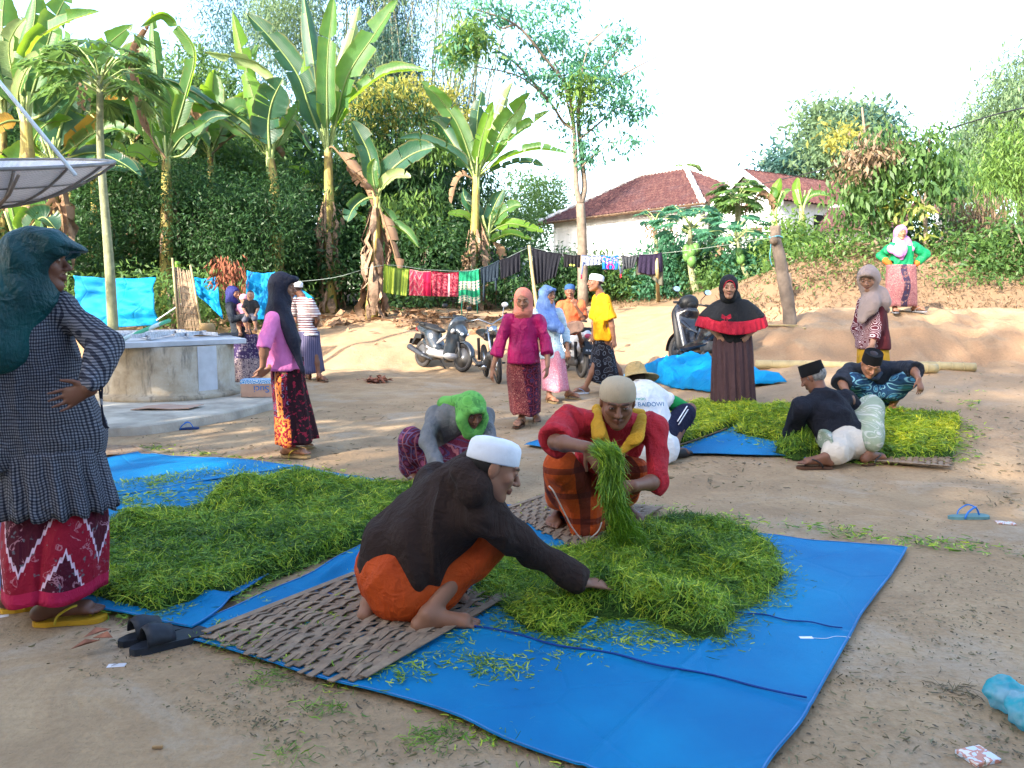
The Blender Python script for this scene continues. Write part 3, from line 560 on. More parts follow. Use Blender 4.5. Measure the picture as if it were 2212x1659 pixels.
def bush(label,blobs,n,size,leaf,seed,name='bush',cat='bush',**kw):
 c=blobs[0][0];base=V3(c[0],c[1],T(c[0],c[1]));rs=np.random.default_rng(seed)
 st_=[[base+V3(rs.normal()*.2,rs.normal()*.1,-.1),base*.5+c*.5+rs.normal(size=3)*.2,c+rs.normal(size=3)*.3]for _ in range(4)]
 kw.setdefault('crad',.28);kw.setdefault('clump',22)
 return tree(name,label,base,st_,blobs,n,size,leaf,BARK,BK,cat,seed,crownkw=kw,tr=(.06,.04))
bush('dark fine-leaved tree to the left of the yellow stems',[blob(440,480,19.6,130,115),blob(540,500,19.2,110,100),blob(400,400,20.4,90,60),blob(600,440,20,70,60)],19000,.12,'dark',21,'small_tree','tree',aspect=3.4)
bush('dark bushy tree behind the papaya trunk',[blob(270,500,19.6,120,130),blob(200,560,19,100,100),blob(330,420,21,100,70)],14000,.14,'dark',22,'small_tree','tree',aspect=3.0)
bush('green tree peeping out above the scrub left of the bananas',[blob(440,330,24,90,70),blob(520,380,24,90,60),blob(410,150,26,40,60),blob(350,230,26,60,70)],9000,.17,'mid',23,'small_tree','tree')
bush('dense dark tree filling the gap behind the tallest banana stem',[blob(700,480,22.5,110,130),blob(640,580,21,70,80),blob(760,570,21.6,100,90)],12000,.17,'dark',24,'small_tree','tree')
bush('dark undergrowth between the banana stems and the clothes line',[blob(920,570,22,130,90),blob(1060,560,23.5,120,90),blob(880,620,20.5,80,40),blob(1100,620,22,90,36)],13000,.15,'dark',25)
bush('mid-green tree left of the white house behind the banana leaves',[blob(1120,440,44,80,70),blob(1175,440,45,50,60),blob(1090,500,40,80,80),blob(1185,420,46,40,30),blob(1140,500,43,60,50)],11000,.20,'mid',26,'small_tree','tree',crad=.4)
bush('dark wood behind the satellite dish',[blob(20,480,21,150,180),blob(150,400,22,120,130),blob(-60,300,22,140,200),blob(60,600,19,140,70)],20000,.20,'dark',27,'small_tree','tree')
bush('broad dark tree far behind the left bananas',[blob(200,330,28,170,120),blob(60,250,28,150,150),blob(480,420,28,200,90),blob(620,350,29,120,110)],26000,.30,'dark',28,'small_tree','tree',crad=.5,shell=.2)
bush('irregular dark tree crown rising behind the lime-green banana',[blob(500,270,27,70,70),blob(430,320,26,60,60),blob(545,330,26,60,60),blob(330,250,28,60,70),blob(470,200,28,40,40)],9000,.24,'mid',37,'small_tree','tree',crad=.4,gaps=.3)
bush('dark thicket filling the gaps low behind the blue sheets',[blob(200,560,23,220,110),blob(450,560,23.5,200,110),blob(650,540,24,120,110)],16000,.24,'dark',30,crad=.4,shell=.1)
bush('low green weeds behind the blue sheets',[blob(380,640,17.5,150,45),blob(160,650,17,120,40),blob(560,650,18.5,80,40)],8000,.13,'mid',29)
# --- houses
def roof_face(mb,P0,P1,poly,up,tile=.22,row=.32,amp=.035):
 """corrugated tiles over a roof plane: P0-P1 the eave, up the direction up the slope, poly in (u, v) metres"""
 e=nrm(P1-P0);s=nrm(up-e*(up@e));n_=np.cross(e,s);n_*=np.sign(n_[2])
 us=[q[0]for q in poly];vs=[q[1]for q in poly];du,dv=tile/4,row/2
 U=np.arange(min(us),max(us)+du,du);Vv=np.arange(min(vs),max(vs)+dv,dv)
 def inside(u,v):
  c=False
  for i in range(len(poly)):
   (x0,y0),(x1,y1)=poly[i-1],poly[i]
   if(y0>v)!=(y1>v)and u<(x1-x0)*(v-y0)/(y1-y0)+x0:c=not c
  return c
 V=[]
 rs=np.random.default_rng(len(U));jit=rs.normal(size=(len(U),len(Vv)))*.006
 for i,u in enumerate(U):
  for j,v in enumerate(Vv):V.append(P0+e*u+s*v+n_*(amp*math.sin(2*math.pi*u/tile)+(.03 if j%2==0 else 0)+jit[i,j]))
 F=[]
 nv=len(Vv)
 for i in range(len(U)-1):
  for j in range(nv-1):
   if inside((U[i]+U[i+1])/2,(Vv[j]+Vv[j+1])/2):F.append((i*nv+j,(i+1)*nv+j,(i+1)*nv+j+1,i*nv+j+1))
 used=sorted({k for f in F for k in f});mp={k:i for i,k in enumerate(used)}
 mb.add([V[k]for k in used],[tuple(mp[k]for k in f)for f in F])
def plane_roof(mb,E0,E1,R0,R1):
 """eave E0-E1, upper edge R0-R1 (may be one point)"""
 e=nrm(E1-E0);L=np.linalg.norm(E1-E0);up=(R0+R1)/2-(E0+E1)/2;s=nrm(up-e*(up@e))
 f=lambda q:((q-E0)@e,(q-E0)@s)
 poly=[f(E0),f(E1),f(R1)]+([f(R0)]if np.linalg.norm(R1-R0)>.05 else[]);roof_face(mb,E0,E1,poly,s)
def m_tile():
 b=NB('roof_tile');co=b.coord();c=b.ramp(b.noise(co,3.5,5,.7),[(.3,(.04,.017,.019)),(.5,(.072,.030,.030)),(.7,(.12,.060,.050))])
 c=b.mix(b.ramp(b.noise(co,14,3),[(.55,0),(.75,.5)]),c,(.20,.12,.10));c=b.mix(b.ramp(b.noise(co,.8,4),[(.5,0),(.65,.6)]),c,(.07,.04,.045))
 return b.done(c,.85,.2,b.bump(b.noise(co,30,3),.4,.01))
MTL=m_tile()
def m_wall():
 b=NB('white_plaster');co=b.coord();z=b.sep(co)[2]
 c=b.ramp(b.noise(b.map(co,(1,1,.25)),1.8,5,.7),[(.35,(.56,.57,.58)),(.6,(.72,.73,.74))]);c=b.mix(b.ramp(b.noise(co,4,5,.7),[(.62,0),(.72,.5)]),c,(.40,.36,.31))
 return b.done(c,.9,.2,b.bump(b.noise(co,25,4),.3,.01))
MW=m_wall();MTRIM=simple('lime_mortar',(.52,.50,.49),.9,.3,5);MWOOD=simple('old_wood',(.12,.075,.045),.85,.4,8);MDK=simple('dark_opening',(.012,.012,.014),.9,.1)  # near-black colour of the last one stands for shade inside openings
K=1.25
def house1():
 A=P(1163,482,32.6*K);B=P(1517,438,26*K);B[2]=A[2]=(A[2]+B[2])/2;u=nrm((B-A)*[1,1,0]);n_=np.array([-u[1],u[0],0]);Wd=6.4*K;L=np.linalg.norm(B-A)
 zr=A[2]+2.35;k0,k1=L*.33,L*.60
 A2,B2=A+n_*Wd,B+n_*Wd;E=A+n_*Wd/2+u*k0;E[2]=zr;F=A+n_*Wd/2+u*k1;F[2]=zr;base=(A+B2)/2;base[2]=2.2
 t=thing('white_house','white house with a hipped red-tiled roof and pale ridge mortar behind the hedge','house',base)
 mb=MB();plane_roof(mb,A,B,E,F);plane_roof(mb,B,B2,F,F);plane_roof(mb,A2,A,E,E);o=mb.out('roof_tiles',MTL,t);o['kind']='stuff'
 mb=MB()
 for a,b_ in((E,F),(F,B),(E,A),(F,B2)):
  pts=[a+(b_-a)*q+Z(.05+.03*math.sin(q*40))for q in np.linspace(0,1,30)];mb.tube(pts,[.12+.03*((i*7)%3-1)for i in range(30)],6)
 mb.out('ridge',MTRIM,t)
 i0=.55
 c=[A+u*i0+n_*i0,B-u*i0+n_*i0,B2-u*i0-n_*i0,A2+u*i0-n_*i0];c=[q*[1,1,0]for q in c]
 mb=MB();mb.add([q+Z(1.2)for q in c]+[q+Z(A[2]-.02)for q in c],[(0,1,5,4),(1,2,6,5),(2,3,7,6),(3,0,4,7)]);mb.out('wall',MW,t)
 mb=MB();mb.tube([A+Z(-.04),B+Z(-.04)],.06,4);mb.tube([B+Z(-.04),B2+Z(-.04)],.06,4);mb.out('eave_board',MWOOD,t)
 mb=MB();q=c[1];mb.box(tuple(q+n_*1.2+Z(A[2]-.9)),(1.2,.12,1.6),Matrix.Rotation(math.atan2(n_[1],n_[0]),3,'Z'));mb.out('dark_wall_patch',MDK,t)  # near-black box for the dark opening where the roof wing is left out
house1()
def house2():
 G0=P(1703,433,24*K);G1=P(1537,454,26.5*K);G1[2]=G0[2];w=G1-G0;wd=nrm(w);L=np.linalg.norm(w);back=np.array([-wd[1],wd[0],0]);back*=np.sign(back[1]);D_=7.5
 ap=(G0+G1)/2;ap[2]=P(1616,368,25.2*K)[2];bk=back*D_;t=thing('gabled_house','smaller white gabled house with a tiled roof and a dark louvred side window','house',(ap+bk/2)*[1,1,0]+Z(2.3))
 o_=-back*.35;mb=MB();plane_roof(mb,G0+o_,G0+bk,ap+o_,ap+bk);
 plane_roof(mb,G1+bk,G1+o_,ap+bk,ap+o_);q=mb.out('roof_tiles',MTL,t);q['kind']='stuff'
 ins=wd*.42;g0,g1=G0+ins,G1-ins;g0,g1=g0*[1,1,0],g1*[1,1,0];ze=G0[2]+.25
 mb=MB();mb.add([g0+Z(1.2),g1+Z(1.2),g1+Z(ze),ap-Z(.12),g0+Z(ze)],[(0,1,2,3,4)]);mb.add([g0+Z(1.2),g0+bk+Z(1.2),g0+bk+Z(ze-.2),g0+Z(ze-.2)],[(0,1,2,3)]);mb.add([g1+Z(1.2),g1+bk+Z(1.2),g1+bk+Z(ze-.2),g1+Z(ze-.2)],[(0,1,2,3)]);mb.out('wall',MW,t)
 mb=MB()
 for a,b_ in((G0+o_,ap+o_),(G1+o_,ap+o_)):
  d=nrm(b_-a);mb.add([a-Z(.24),b_-Z(.24),b_+Z(.02),a+Z(.02),a-Z(.24)+back*.04,b_-Z(.24)+back*.04,b_+Z(.02)+back*.04,a+Z(.02)+back*.04],[(0,1,2,3),(4,7,6,5),(0,4,5,1),(3,2,6,7)])
 mb.out('verge_board',simple('pale_board',(.50,.52,.55),.8),t)
 rd=nrm(np.cross(wd,[0,0,1]));side=g0+back*2.2+(-wd)*.01;side_n=-wd
 fr=MB();c0=side+side_n*.02
 fr.add([c0+Z(G0[2]-1.75),c0+back*1.5+Z(G0[2]-1.75),c0+back*1.5+Z(G0[2]-.35),c0+Z(G0[2]-.35)],[(0,1,2,3)]);wo=fr.out('window',MDK,t)
 lv=MB()
 for k in range(5):z=G0[2]-1.7+k*.11;a=c0+side_n*.03+Z(z);lv.add([a,a+back*1.5,a+back*1.5+Z(.05)+side_n*.04,a+Z(.05)+side_n*.04],[(0,1,2,3)])
 lv.out('louvres',simple('grey_blue_louvre',(.16,.18,.24),.6),wo)
 fw=MB();c1=(g0*.45+g1*.55)-back*.03
 for k in(0,1):a=c1+wd*(k*.62-.6)+Z(G0[2]-1.05);fw.box(tuple(a),(.56,.05,.30),Matrix.Rotation(math.atan2(wd[1],wd[0]),3,'Z'))
 fw.out('vent_grille',MWOOD,t)
 for a in(.72,):pass
house2()
def low_roof(label,E0,E1,R0,R1,wallz):
 t=thing('tiled_outbuilding',label,'outbuilding',(E0+E1+R0+R1)/4*[1,1,0]+Z(wallz));mb=MB();plane_roof(mb,E0,E1,R0,R1);o=mb.out('roof_tiles',MTL,t);o['kind']='stuff'
 w=nrm(E1-E0);bk=(R0-E0)*[1,1,0]*.12;c=[E0+w*.3+bk,E1-w*.3+bk,R1-w*.3,R0+w*.3];c=[q*[1,1,0]for q in c]
 mb=MB();mb.add([q+Z(wallz)for q in c]+[c[0]+Z(E0[2]),c[1]+Z(E1[2]),c[2]+Z(R1[2]-.1),c[3]+Z(R0[2]-.1)],[(0,1,5,4),(1,2,6,5),(2,3,7,6),(3,0,4,7)]);mb.out('wall',MW,t)
 mb=MB();mb.tube([R0+Z(.03),R1+Z(.03)],.09,6);mb.out('ridge',MTRIM,t)
low_roof('low tiled outbuilding to the right of the gabled house, half hidden by bushes',P(1762,503,25),P(1960,492,25),P(1790,450,28.5),P(1985,440,28.5),2.0)
low_roof('far tiled roof with a white ridge between the thin trees on the right',P(2020,462,32),P(2085,470,33),P(2012,402,36),P(2080,398,37),2.2)
low_roof('small dark tiled shed roof behind the clothes line',P(965,575,25),P(1115,573,24),P(1010,545,28),P(1160,540,27),1.3)
# --- trees and hedge on the right
tree('broad_tree','big round hazy tree far behind the gabled house',P(1790,640,48)*[1,1,0]+Z(2.6),[[P(1790,640,48),P(1790,420,48)],[P(1790,460,48),P(1720,360,48)],[P(1790,450,48),P(1870,330,48)]],[blob(1700,345,48,48,48),blob(1770,290,48,50,60),blob(1850,300,48,55,60),blob(1740,390,47,70,40),blob(1840,380,47,80,50),blob(1905,335,48,34,40),blob(1800,340,46,80,60)],18000,.42,'pale',seed=31,crownkw=dict(crad=.7,aspect=2.6,gaps=.25,gf=.35),tr=(.5,.3),extra=[('shaded_side','blue',[blob(1850,310,47,70,60),blob(1700,360,47,40,40)],5000,.4,dict(crad=.7,shell=.2))])  # bluer leaf colour puts the shaded side into the crown
tree('roadside_tree','large light green tree on the right edge leaning into the picture',P(2200,640,29)*[1,1,0]+Z(2.5),[[P(2210,640,29),P(2215,420,29),P(2200,250,29)],[P(2212,440,29),P(2120,330,28.5)],[P(2212,380,29),P(2160,250,28.5)]],[blob(2190,230,29,60,60),blob(2140,300,29,70,60),blob(2200,330,29,90,90),blob(2100,370,28.5,50,60),blob(2160,400,28,80,60),blob(2240,160,30,60,60)],17000,.26,'pale',seed=32,crownkw=dict(crad=.5,aspect=4.5,droop=1.0,gaps=.3,gf=.5),tr=(.35,.18),extra=[('light_fronds','light',[blob(2190,340,26,50,70),blob(2150,400,26,40,50)],3500,.24,dict(aspect=5,droop=1.2,crad=.4))])
dd=17.2;g_=P(1911,650,dd);g_[2]=T(g_[0],dd)
tree('thin_tree','slender tree behind the green jacket with hanging leaves and a patch of dry ones',g_,[[g_,P(1908,560,dd),P(1905,470,dd),P(1898,400,dd),P(1893,320,dd)],[P(1905,470,dd),P(1870,380,dd)],[P(1905,460,dd),P(1940,370,dd)],[P(1898,400,dd),P(1860,345,dd)],[P(1898,390,dd),P(1920,320,dd)]],[blob(1880,400,dd,60,40),blob(1930,360,dd,48,50),blob(1900,310,dd,36,34),blob(1850,440,dd,40,30),blob(1945,430,dd,40,40),blob(1880,450,dd,50,30)],2300,.20,'mid',BARKP,None,'tree',33,dict(crad=.24,aspect=3.6,droop=1.5,clump=14,shell=.2),[('dry_leaves','dry',[blob(1865,340,dd-.3,36,26),blob(1835,370,dd-.3,20,34),blob(1915,320,dd-.2,30,20)],800,.16,dict(crad=.2,droop=1.2,aspect=3)),('yellow_leaves','yellow',[blob(1820,400,dd-.2,22,20),blob(1950,450,dd-.3,30,24)],90,.2,dict(crad=.2))],(.07,.035))
dd=16.6;g_=P(2005,645,dd);g_[2]=T(g_[0],dd)
tree('thin_tree','second slender tree right of the green jacket, taller and bluer, with a bare pale trunk',g_,[[g_,P(2002,560,dd),P(1999,480,dd),P(2000,420,dd),P(2005,350,dd),P(2008,300,dd)],[P(2000,450,dd),P(1980,410,dd)],[P(2000,440,dd),P(2035,390,dd)],[P(2002,410,dd),P(1985,350,dd)]],[blob(2008,310,dd,22,34),blob(2030,350,dd,34,34),blob(1985,350,dd,32,34),blob(2010,400,dd,44,30),blob(2045,390,dd,26,26)],1500,.20,'mid',BARKP,None,'tree',34,dict(crad=.22,aspect=3.2,droop=1.3,clump=14,shell=.2),[('yellow_leaves','yellow',[blob(1985,470,dd-.3,18,36),blob(2010,480,dd-.3,14,26)],70,.2,dict(crad=.15))],(.05,.03))
dd=24;tree('bare_tree','thin bare pale tree with a few yellow leaves in front of the hazy tree',P(1875,620,dd)*[1,1,0]+Z(2.5),[[P(1876,600,dd),P(1874,440,dd),P(1872,340,dd),P(1867,280,dd),P(1862,232,dd)],[P(1870,330,dd),P(1830,290,dd)],[P(1872,340,dd),P(1920,320,dd)]],[blob(1812,300,dd,20,22),blob(1830,290,dd,14,12)],260,.2,'yellow',BARKP,None,'tree',35,dict(crad=.25),tr=(.07,.03))
HG='bushes of the hedge on the bank'
def hb(label,x,y,rx,ry,d,n,leaf,seed,size=.13,**kw):bush(label,[blob(x,y,d,rx,ry,rx*.6),blob(x-rx*.5,y+ry*.4,d,rx*.6,ry*.7),blob(x+rx*.5,y+ry*.45,d,rx*.6,ry*.7)],n,size,leaf,seed,**kw)
hb('dark bush at the left end of the hedge below the white wall',1225,590,70,42,22.6,5200,'dark',41)
hb('low bush with twigs below the white wall, behind the printed shirts',1310,592,60,38,22.6,4200,'mid',42)
hb('tall dark green bush rising before the wall right of the clothes line',1440,578,58,60,22.2,7500,'teal',43,.14)
hb('dark bush behind the papaya with the fruit',1520,578,48,58,22.0,6500,'dark',44,.15)
hb('olive bush with dry stems behind the black scarf',1590,595,50,50,19.5,4800,'mid',45)
hb('leafy bush left of the bare leaning trunk',1640,560,46,44,19.0,4600,'teal',46,.14)
hb('pale green climbing bush between the two banana sprouts',1708,525,26,56,18.0,3600,'light',47)
hb('mid-green bush right of the leaning trunk',1745,575,55,62,17.0,4800,'mid',48)
hb('bright yellow-green bush in the hedge',1795,575,44,46,16.2,3000,'light',49,.12)
hb('green bush left of the green jacket',1865,560,50,60,16.8,4600,'mid',50)
hb('dark bush behind the green jacket',1960,540,60,60,18.0,4200,'dark',51,.15)
hb('bush with tangled twigs right of the green jacket',2050,555,55,60,16.6,3000,'mid',52,.12)
hb('dark glossy bush at the right edge of the hedge',2180,560,60,75,16.0,5600,'mid',53,.14)
hb('pale vine-hung bush below the large right-edge tree',2130,470,55,60,18.6,3800,'light',54,.15,droop=1.6,aspect=5)
hb('tangle of hanging dry creepers before the vine-hung bush',2110,480,34,50,17.8,1600,'dry',55,.18,droop=2.2,aspect=6)
hb('green bush low on the bank under the dry creepers',2100,590,40,40,15.9,2600,'mid',56)
def dry_bank():
 rs=np.random.default_rng(6);V=[];col=[]
 for k in range(5000):
  px=1200+rs.random()*1050;x_=(px-CX)/FPX;y=(20.6 if px<1540 else 14.3)+rs.random()*(3.2 if px<1540 else 2.3);x=x_*y;z=float(0)
  V.append((x,y))
 V=np.array(V);z=T(V[:,0],V[:,1]);n=len(V);a=rs.random(n)*6.28;L=.06+.18*rs.random(n)**2
 p0=np.stack([V[:,0],V[:,1],z+.01],1);d=np.stack([np.cos(a)*.6,np.sin(a)*.6-.5,rs.normal(size=n)*.5+.35],1);d/=np.linalg.norm(d,axis=1,keepdims=True)
 sd=np.cross(d,rs.normal(size=(n,3)));sd/=np.linalg.norm(sd,axis=1,keepdims=True);w=.003+.007*rs.random(n)[:,None]
 p1=p0+d*L[:,None]*.55;p2=p1+(d*.5+np.array([0,-.2,-.5]))*L[:,None]*.6
 Vx=np.stack([p0-sd*w,p0+sd*w,p1+sd*w,p1-sd*w,p2+sd*w*.4,p2-sd*w*.4],1).reshape(-1,3)
 i=np.arange(n)[:,None]*6;Fc=np.concatenate([i+[0,1,2,3],i+[3,2,4,5]]);t=np.repeat(rs.random(n),6)[:,None]*np.ones((1,3))
 o=mesh_obj('dry_grass',Vx,Fc,LF['dry'],None,False,col=t);setp(o,'dry straw-coloured grass and roots hanging over the earth bank below the hedge','dry grass',kind='stuff')
dry_bank()
def bank_cover():
 rs=np.random.default_rng(8);bl=[];bd=[]
 for k in range(120):
  px=1480+rs.random()*780;y=15.0+rs.random()*1.6 if px>1600 else 20.5+rs.random()*2;x=(px-CX)/FPX*y;z=float(T(x,y));(bl if rs.random()<.55 else bd).append((V3(x,y,z+.10),(.35,.3,.14)))
 for nm,b_,n_,lf,lb in(('ground_cover',bl,3200,'mid','low green weeds covering the slope under the hedge'),('dry_cover',bd,3000,'dry','brown withered weeds covering the slope under the hedge')):
  setp(leaves(nm,LF[lf],b_,n_,.085,None,12,crad=.16,clump=16,aspect=2.6,shell=.3),lb,'weeds',kind='stuff')
bank_cover()
def bare_trunk():
 g_=G(1708,692);d=g_[1];t=thing('lopped_tree','lopped bare trunk leaning left with a knot and a rope round its top','tree trunk',g_)
 pts=[g_-Z(.1)]+[P(x,y,d)for x,y in((1703,660),(1692,600),(1683,550),(1676,520),(1675,488))];mb=MB();q=catmull(pts,6);m=len(q)
 mb.tube(q,[(.105-.03*i/m)*(1+.05*math.sin(i*2.3+i*i))for i in range(m)],14);mb.out('trunk',BARKP,t,True)
 mb=MB();k=P(1672,520,d-.08);mb.lathe([(0,.06),(.05,.05),(.07,0),(.05,-.05),(0,-.06)],k,12,Matrix.Rotation(R(70),3,'X'));mb.out('knot',BARK,t,True)
 mb=MB();c=P(1676,512,d)
 mb.tube([c+V3(math.cos(a)*.10,math.sin(a)*.10,.01*math.sin(a*3))for a in np.linspace(0,6.28,16)],.009,5,False);mb.tube(catmull([c+V3(-.1,-.03,0),P(1665,530,d),P(1663,555,d),P(1668,575,d)],4),.008,5);mb.out('rope',simple('cyan_rope',(.12,.40,.48),.7),t,True)
bare_trunk()
d=19.2
banana('small banana sprout just behind the bare trunk with one withered leaf',P(1678,600,d),[P(1680,600,d),P(1676,500,d),P(1673,455,d)],.07,[([(1673,462),(1672,430),(1678,405),(1686,384)],d,d,24,'bright',0,.2),([(1673,462),(1660,430),(1645,420),(1632,430)],d,d-.2,24,'dry',-.5,1),([(1674,462),(1685,430),(1700,415),(1709,411)],d,d-.2,22,'green',.5,.3),([(1673,462),(1660,425),(1640,415),(1600,410)],d+.3,d,18,'green',-.7,.3),([(1673,460),(1668,430),(1670,410),(1662,405)],d,d-.1,26,'green',-.2,.4)],0,31,'banana sprouts by the gabled house')
d=20.5
banana('second banana sprout before the gabled house, a lime-green leaf straight up',P(1738,580,d),[P(1738,580,d),P(1736,500,d),P(1732,448,d)],.08,[([(1732,455),(1724,430),(1720,405),(1724,383)],d,d,20,'bright',0,.1),([(1733,455),(1745,430),(1765,420),(1796,424)],d,d-.2,20,'green',.8,.2)],2,32,'banana sprouts by the gabled house')
def palm():
 d=46;c=P(1484,372,d);b_=c*[1,1,0]+Z(2.6);t=thing('coconut_palm','coconut palm showing over the ridge of the white house','palm',b_);rs=np.random.default_rng(2)
 mb=MB();mb.tube([b_,c*.5+b_*.5+V3(.2,0,0),c],[.2,.17,.14],8);mb.out('trunk',BARKP,t,True);mb=MB()
 for k in range(16):
  a=k*.4+rs.random()*.3;el=1.2-1.1*(k%4)/4;h_=V3(math.cos(a),math.sin(a)*.8,0);sp=[c+h_*(1.25*q*math.cos(el*.8))+Z(1.35*q*math.sin(el)-q*q*.9)for q in np.linspace(0,1,12)];mb.tube(sp,.02,4,False)
  for i in range(2,12):
   for s_ in(-1,1):
    dr=nrm(np.cross(sp[i]-sp[i-1],[0,0,1]))*s_;L=.45*math.sin(i/12*3)+.1;p=sp[i];mb.add([p,p+dr*L*.6+(sp[i]-sp[i-1])*.9+Z(-.05),p+dr*L+(sp[i]-sp[i-1])*1.2+Z(-.28),p+(sp[i]-sp[i-1])*.7],[(0,1,2,3)])
 o=mb.out('fronds',simple('palm_frond',(.16,.24,.07),.5,.3,3,0,trans=.3),t);o['kind']='stuff'
palm()
def cable():
 mb=MB();pts=catmull([P(2260,222,13),P(2134,252,15),P(1965,307,18),P(1800,360,21),P(1642,398,24),P(1545,418,27)],6);mb.tube(pts,.014,5);o=mb.out('power_cable',simple('cable_black',(.03,.03,.035),.6,.1),None,True);top(o,'black power cable slanting down across the sky to the white houses','cable')
cable()
# --- implicit-surface modelling (numpy surface nets)
def V3(*a):return np.array(a,float)
def nrm(v):v=np.asarray(v,float);return v/(np.linalg.norm(v)+1e-12)
class Field:
 def __init__(s,lo,hi,h):
  s.h=h;s.lo=np.array(lo,float)-4*h;s.n=np.ceil((np.array(hi,float)+4*h-s.lo)/h).astype(int)+1
  s.F=np.full(s.n,9.0,np.float32)
 def win(s,lo,hi,k):
  m=k*1.2+2.5*s.h
  a=np.clip(np.floor((np.array(lo)-m-s.lo)/s.h).astype(int),0,s.n);b=np.clip(np.ceil((np.array(hi)+m-s.lo)/s.h).astype(int)+1,0,s.n)
  sl_=tuple(slice(i,j)for i,j in zip(a,b))
  X,Y,Z=[(s.lo[i]+np.arange(a[i],b[i])*s.h).astype(np.float32)for i in range(3)]
  return sl_,X[:,None,None],Y[None,:,None],Z[None,None,:]
 def put(s,fn,lo,hi,k=.02,sub=False):
  w,X,Y,Z=s.win(lo,hi,k)
  if 0 in s.F[w].shape:return s
  d=fn(X,Y,Z);F=s.F[w]
  if sub:
   d=-d;h_=np.clip(.5-.5*(F-d)/k,0,1);s.F[w]=F*(1-h_)+d*h_+k*h_*(1-h_)
  else:
   h_=np.clip(.5+.5*(F-d)/k,0,1);s.F[w]=F*(1-h_)+d*h_-k*h_*(1-h_)
  return s
 def cone(s,a,b,ra,rb,k=.02,sub=False,lat=None,flat=1.0):
  """round cone; lat = axis along which it keeps its radius, flat = squash across it"""
  a=np.asarray(a,float);b=np.asarray(b,float);ab=b-a;L2=float(ab@ab)+1e-9
  r=max(ra,rb)
  if lat is not None:
   ax=nrm(ab);lt=np.asarray(lat,float);lt=nrm(lt-ax*(lt@ax));th=np.cross(ax,lt)
   def fn(X,Y,Z):
    x,y,z=X-a[0],Y-a[1],Z-a[2]
    t=(x*ab[0]+y*ab[1]+z*ab[2])/L2;tc=np.clip(t,0,1)
    dx,dy,dz=x-tc*ab[0],y-tc*ab[1],z-tc*ab[2]
    q=(dx*th[0]+dy*th[1]+dz*th[2]);rr=ra+(rb-ra)*tc
    d2=dx*dx+dy*dy+dz*dz-q*q+(q/flat)**2
    d=np.sqrt(d2);return(d-rr)*(flat+(1-flat)*np.sqrt(np.maximum(1-(q/flat)**2/(d2+1e-9),0)))
  else:
   def fn(X,Y,Z):
    x,y,z=X-a[0],Y-a[1],Z-a[2]
    t=np.clip((x*ab[0]+y*ab[1]+z*ab[2])/L2,0,1)
    return np.sqrt((x-t*ab[0])**2+(y-t*ab[1])**2+(z-t*ab[2])**2)-(ra+(rb-ra)*t)
  return s.put(fn,np.minimum(a,b)-r,np.maximum(a,b)+r,k,sub)
 def ell(s,c,r,M_=None,k=.02,sub=False):
  """ellipsoid; M_ 3x3 with rows = local axes"""
  c=np.asarray(c,float);r=np.asarray(r,float);M_=np.eye(3)if M_ is None else np.asarray(M_)
  def fn(X,Y,Z):
   x,y,z=X-c[0],Y-c[1],Z-c[2];s0=0;s1=0
   for i in range(3):
    q=(x*M_[i,0]+y*M_[i,1]+z*M_[i,2])/r[i];s0=s0+q*q;s1=s1+(q/r[i])**2
   k0=np.sqrt(s0);return k0*(k0-1)/(np.sqrt(s1)+1e-6)
  e=np.abs(M_.T@np.diag(r)).sum(1)
  return s.put(fn,c-e,c+e,k,sub)
 def half(s,p,nvec,k=.01):
  """cut away everything on the side nvec points to"""
  nvec=nrm(nvec)
  X,Y,Z=[(s.lo[i]+np.arange(s.n[i])*s.h).astype(np.float32)for i in range(3)]
  d=(X[:,None,None]-p[0])*nvec[0]+(Y[None,:,None]-p[1])*nvec[1]+(Z[None,None,:]-p[2])*nvec[2]
  h_=np.clip(.5-.5*(s.F-d)/k,0,1);s.F=s.F*(1-h_)+d*h_+k*h_*(1-h_);return s
 def mesh(s,smooth=1):
  F=s.F;n=np.array(F.shape);F[0]=F[-1]=9;F[:,0]=F[:,-1]=9;F[:,:,0]=F[:,:,-1]=9
  neg=F<0;cells=[];pos=[]
  st_=np.array([n[1]*n[2],n[2],1])
  for ax in range(3):
   a=[slice(None)]*3;b=[slice(None)]*3;a[ax]=slice(0,-1);b[ax]=slice(1,None)
   cr=neg[tuple(a)]!=neg[tuple(b)]
   I=np.argwhere(cr)
   f0=F[I[:,0],I[:,1],I[:,2]];J=I.copy();J[:,ax]+=1;f1=F[J[:,0],J[:,1],J[:,2]]
   p=I.astype(np.float64);p[:,ax]+=f0/(f0-f1)
   b1,b2=(ax+1)%3,(ax+2)%3
   q=[]
   for d1,d2 in((0,0),(-1,0),(-1,-1),(0,-1)):
    c=I.copy();c[:,b1]+=d1;c[:,b2]+=d2;q.append(c@st_)
   q=np.stack(q,1);flip=f0>0;q[flip]=q[flip][:,::-1]
   cells.append(q);pos.append(np.repeat(p,4,0))
  Q=np.concatenate(cells);Pp=np.concatenate(pos)
  uq,inv=np.unique(Q.ravel(),return_inverse=True)
  cnt=np.bincount(inv);V=np.stack([np.bincount(inv,Pp[:,i])/cnt for i in range(3)],1)
  Fc=inv.reshape(-1,4)
  for _ in range(smooth):
   acc=np.zeros_like(V);ct_=np.zeros(len(V))
   for k in range(4):
    i,j=Fc[:,k],Fc[:,(k+1)%4]
    for c in range(3):acc[:,c]+=np.bincount(i,V[j,c],len(V))+np.bincount(j,V[i,c],len(V))
    ct_+=np.bincount(i,minlength=len(V))+np.bincount(j,minlength=len(V))
   V=V*.45+.55*acc/ct_[:,None]
  return s.lo+V*s.h,Fc
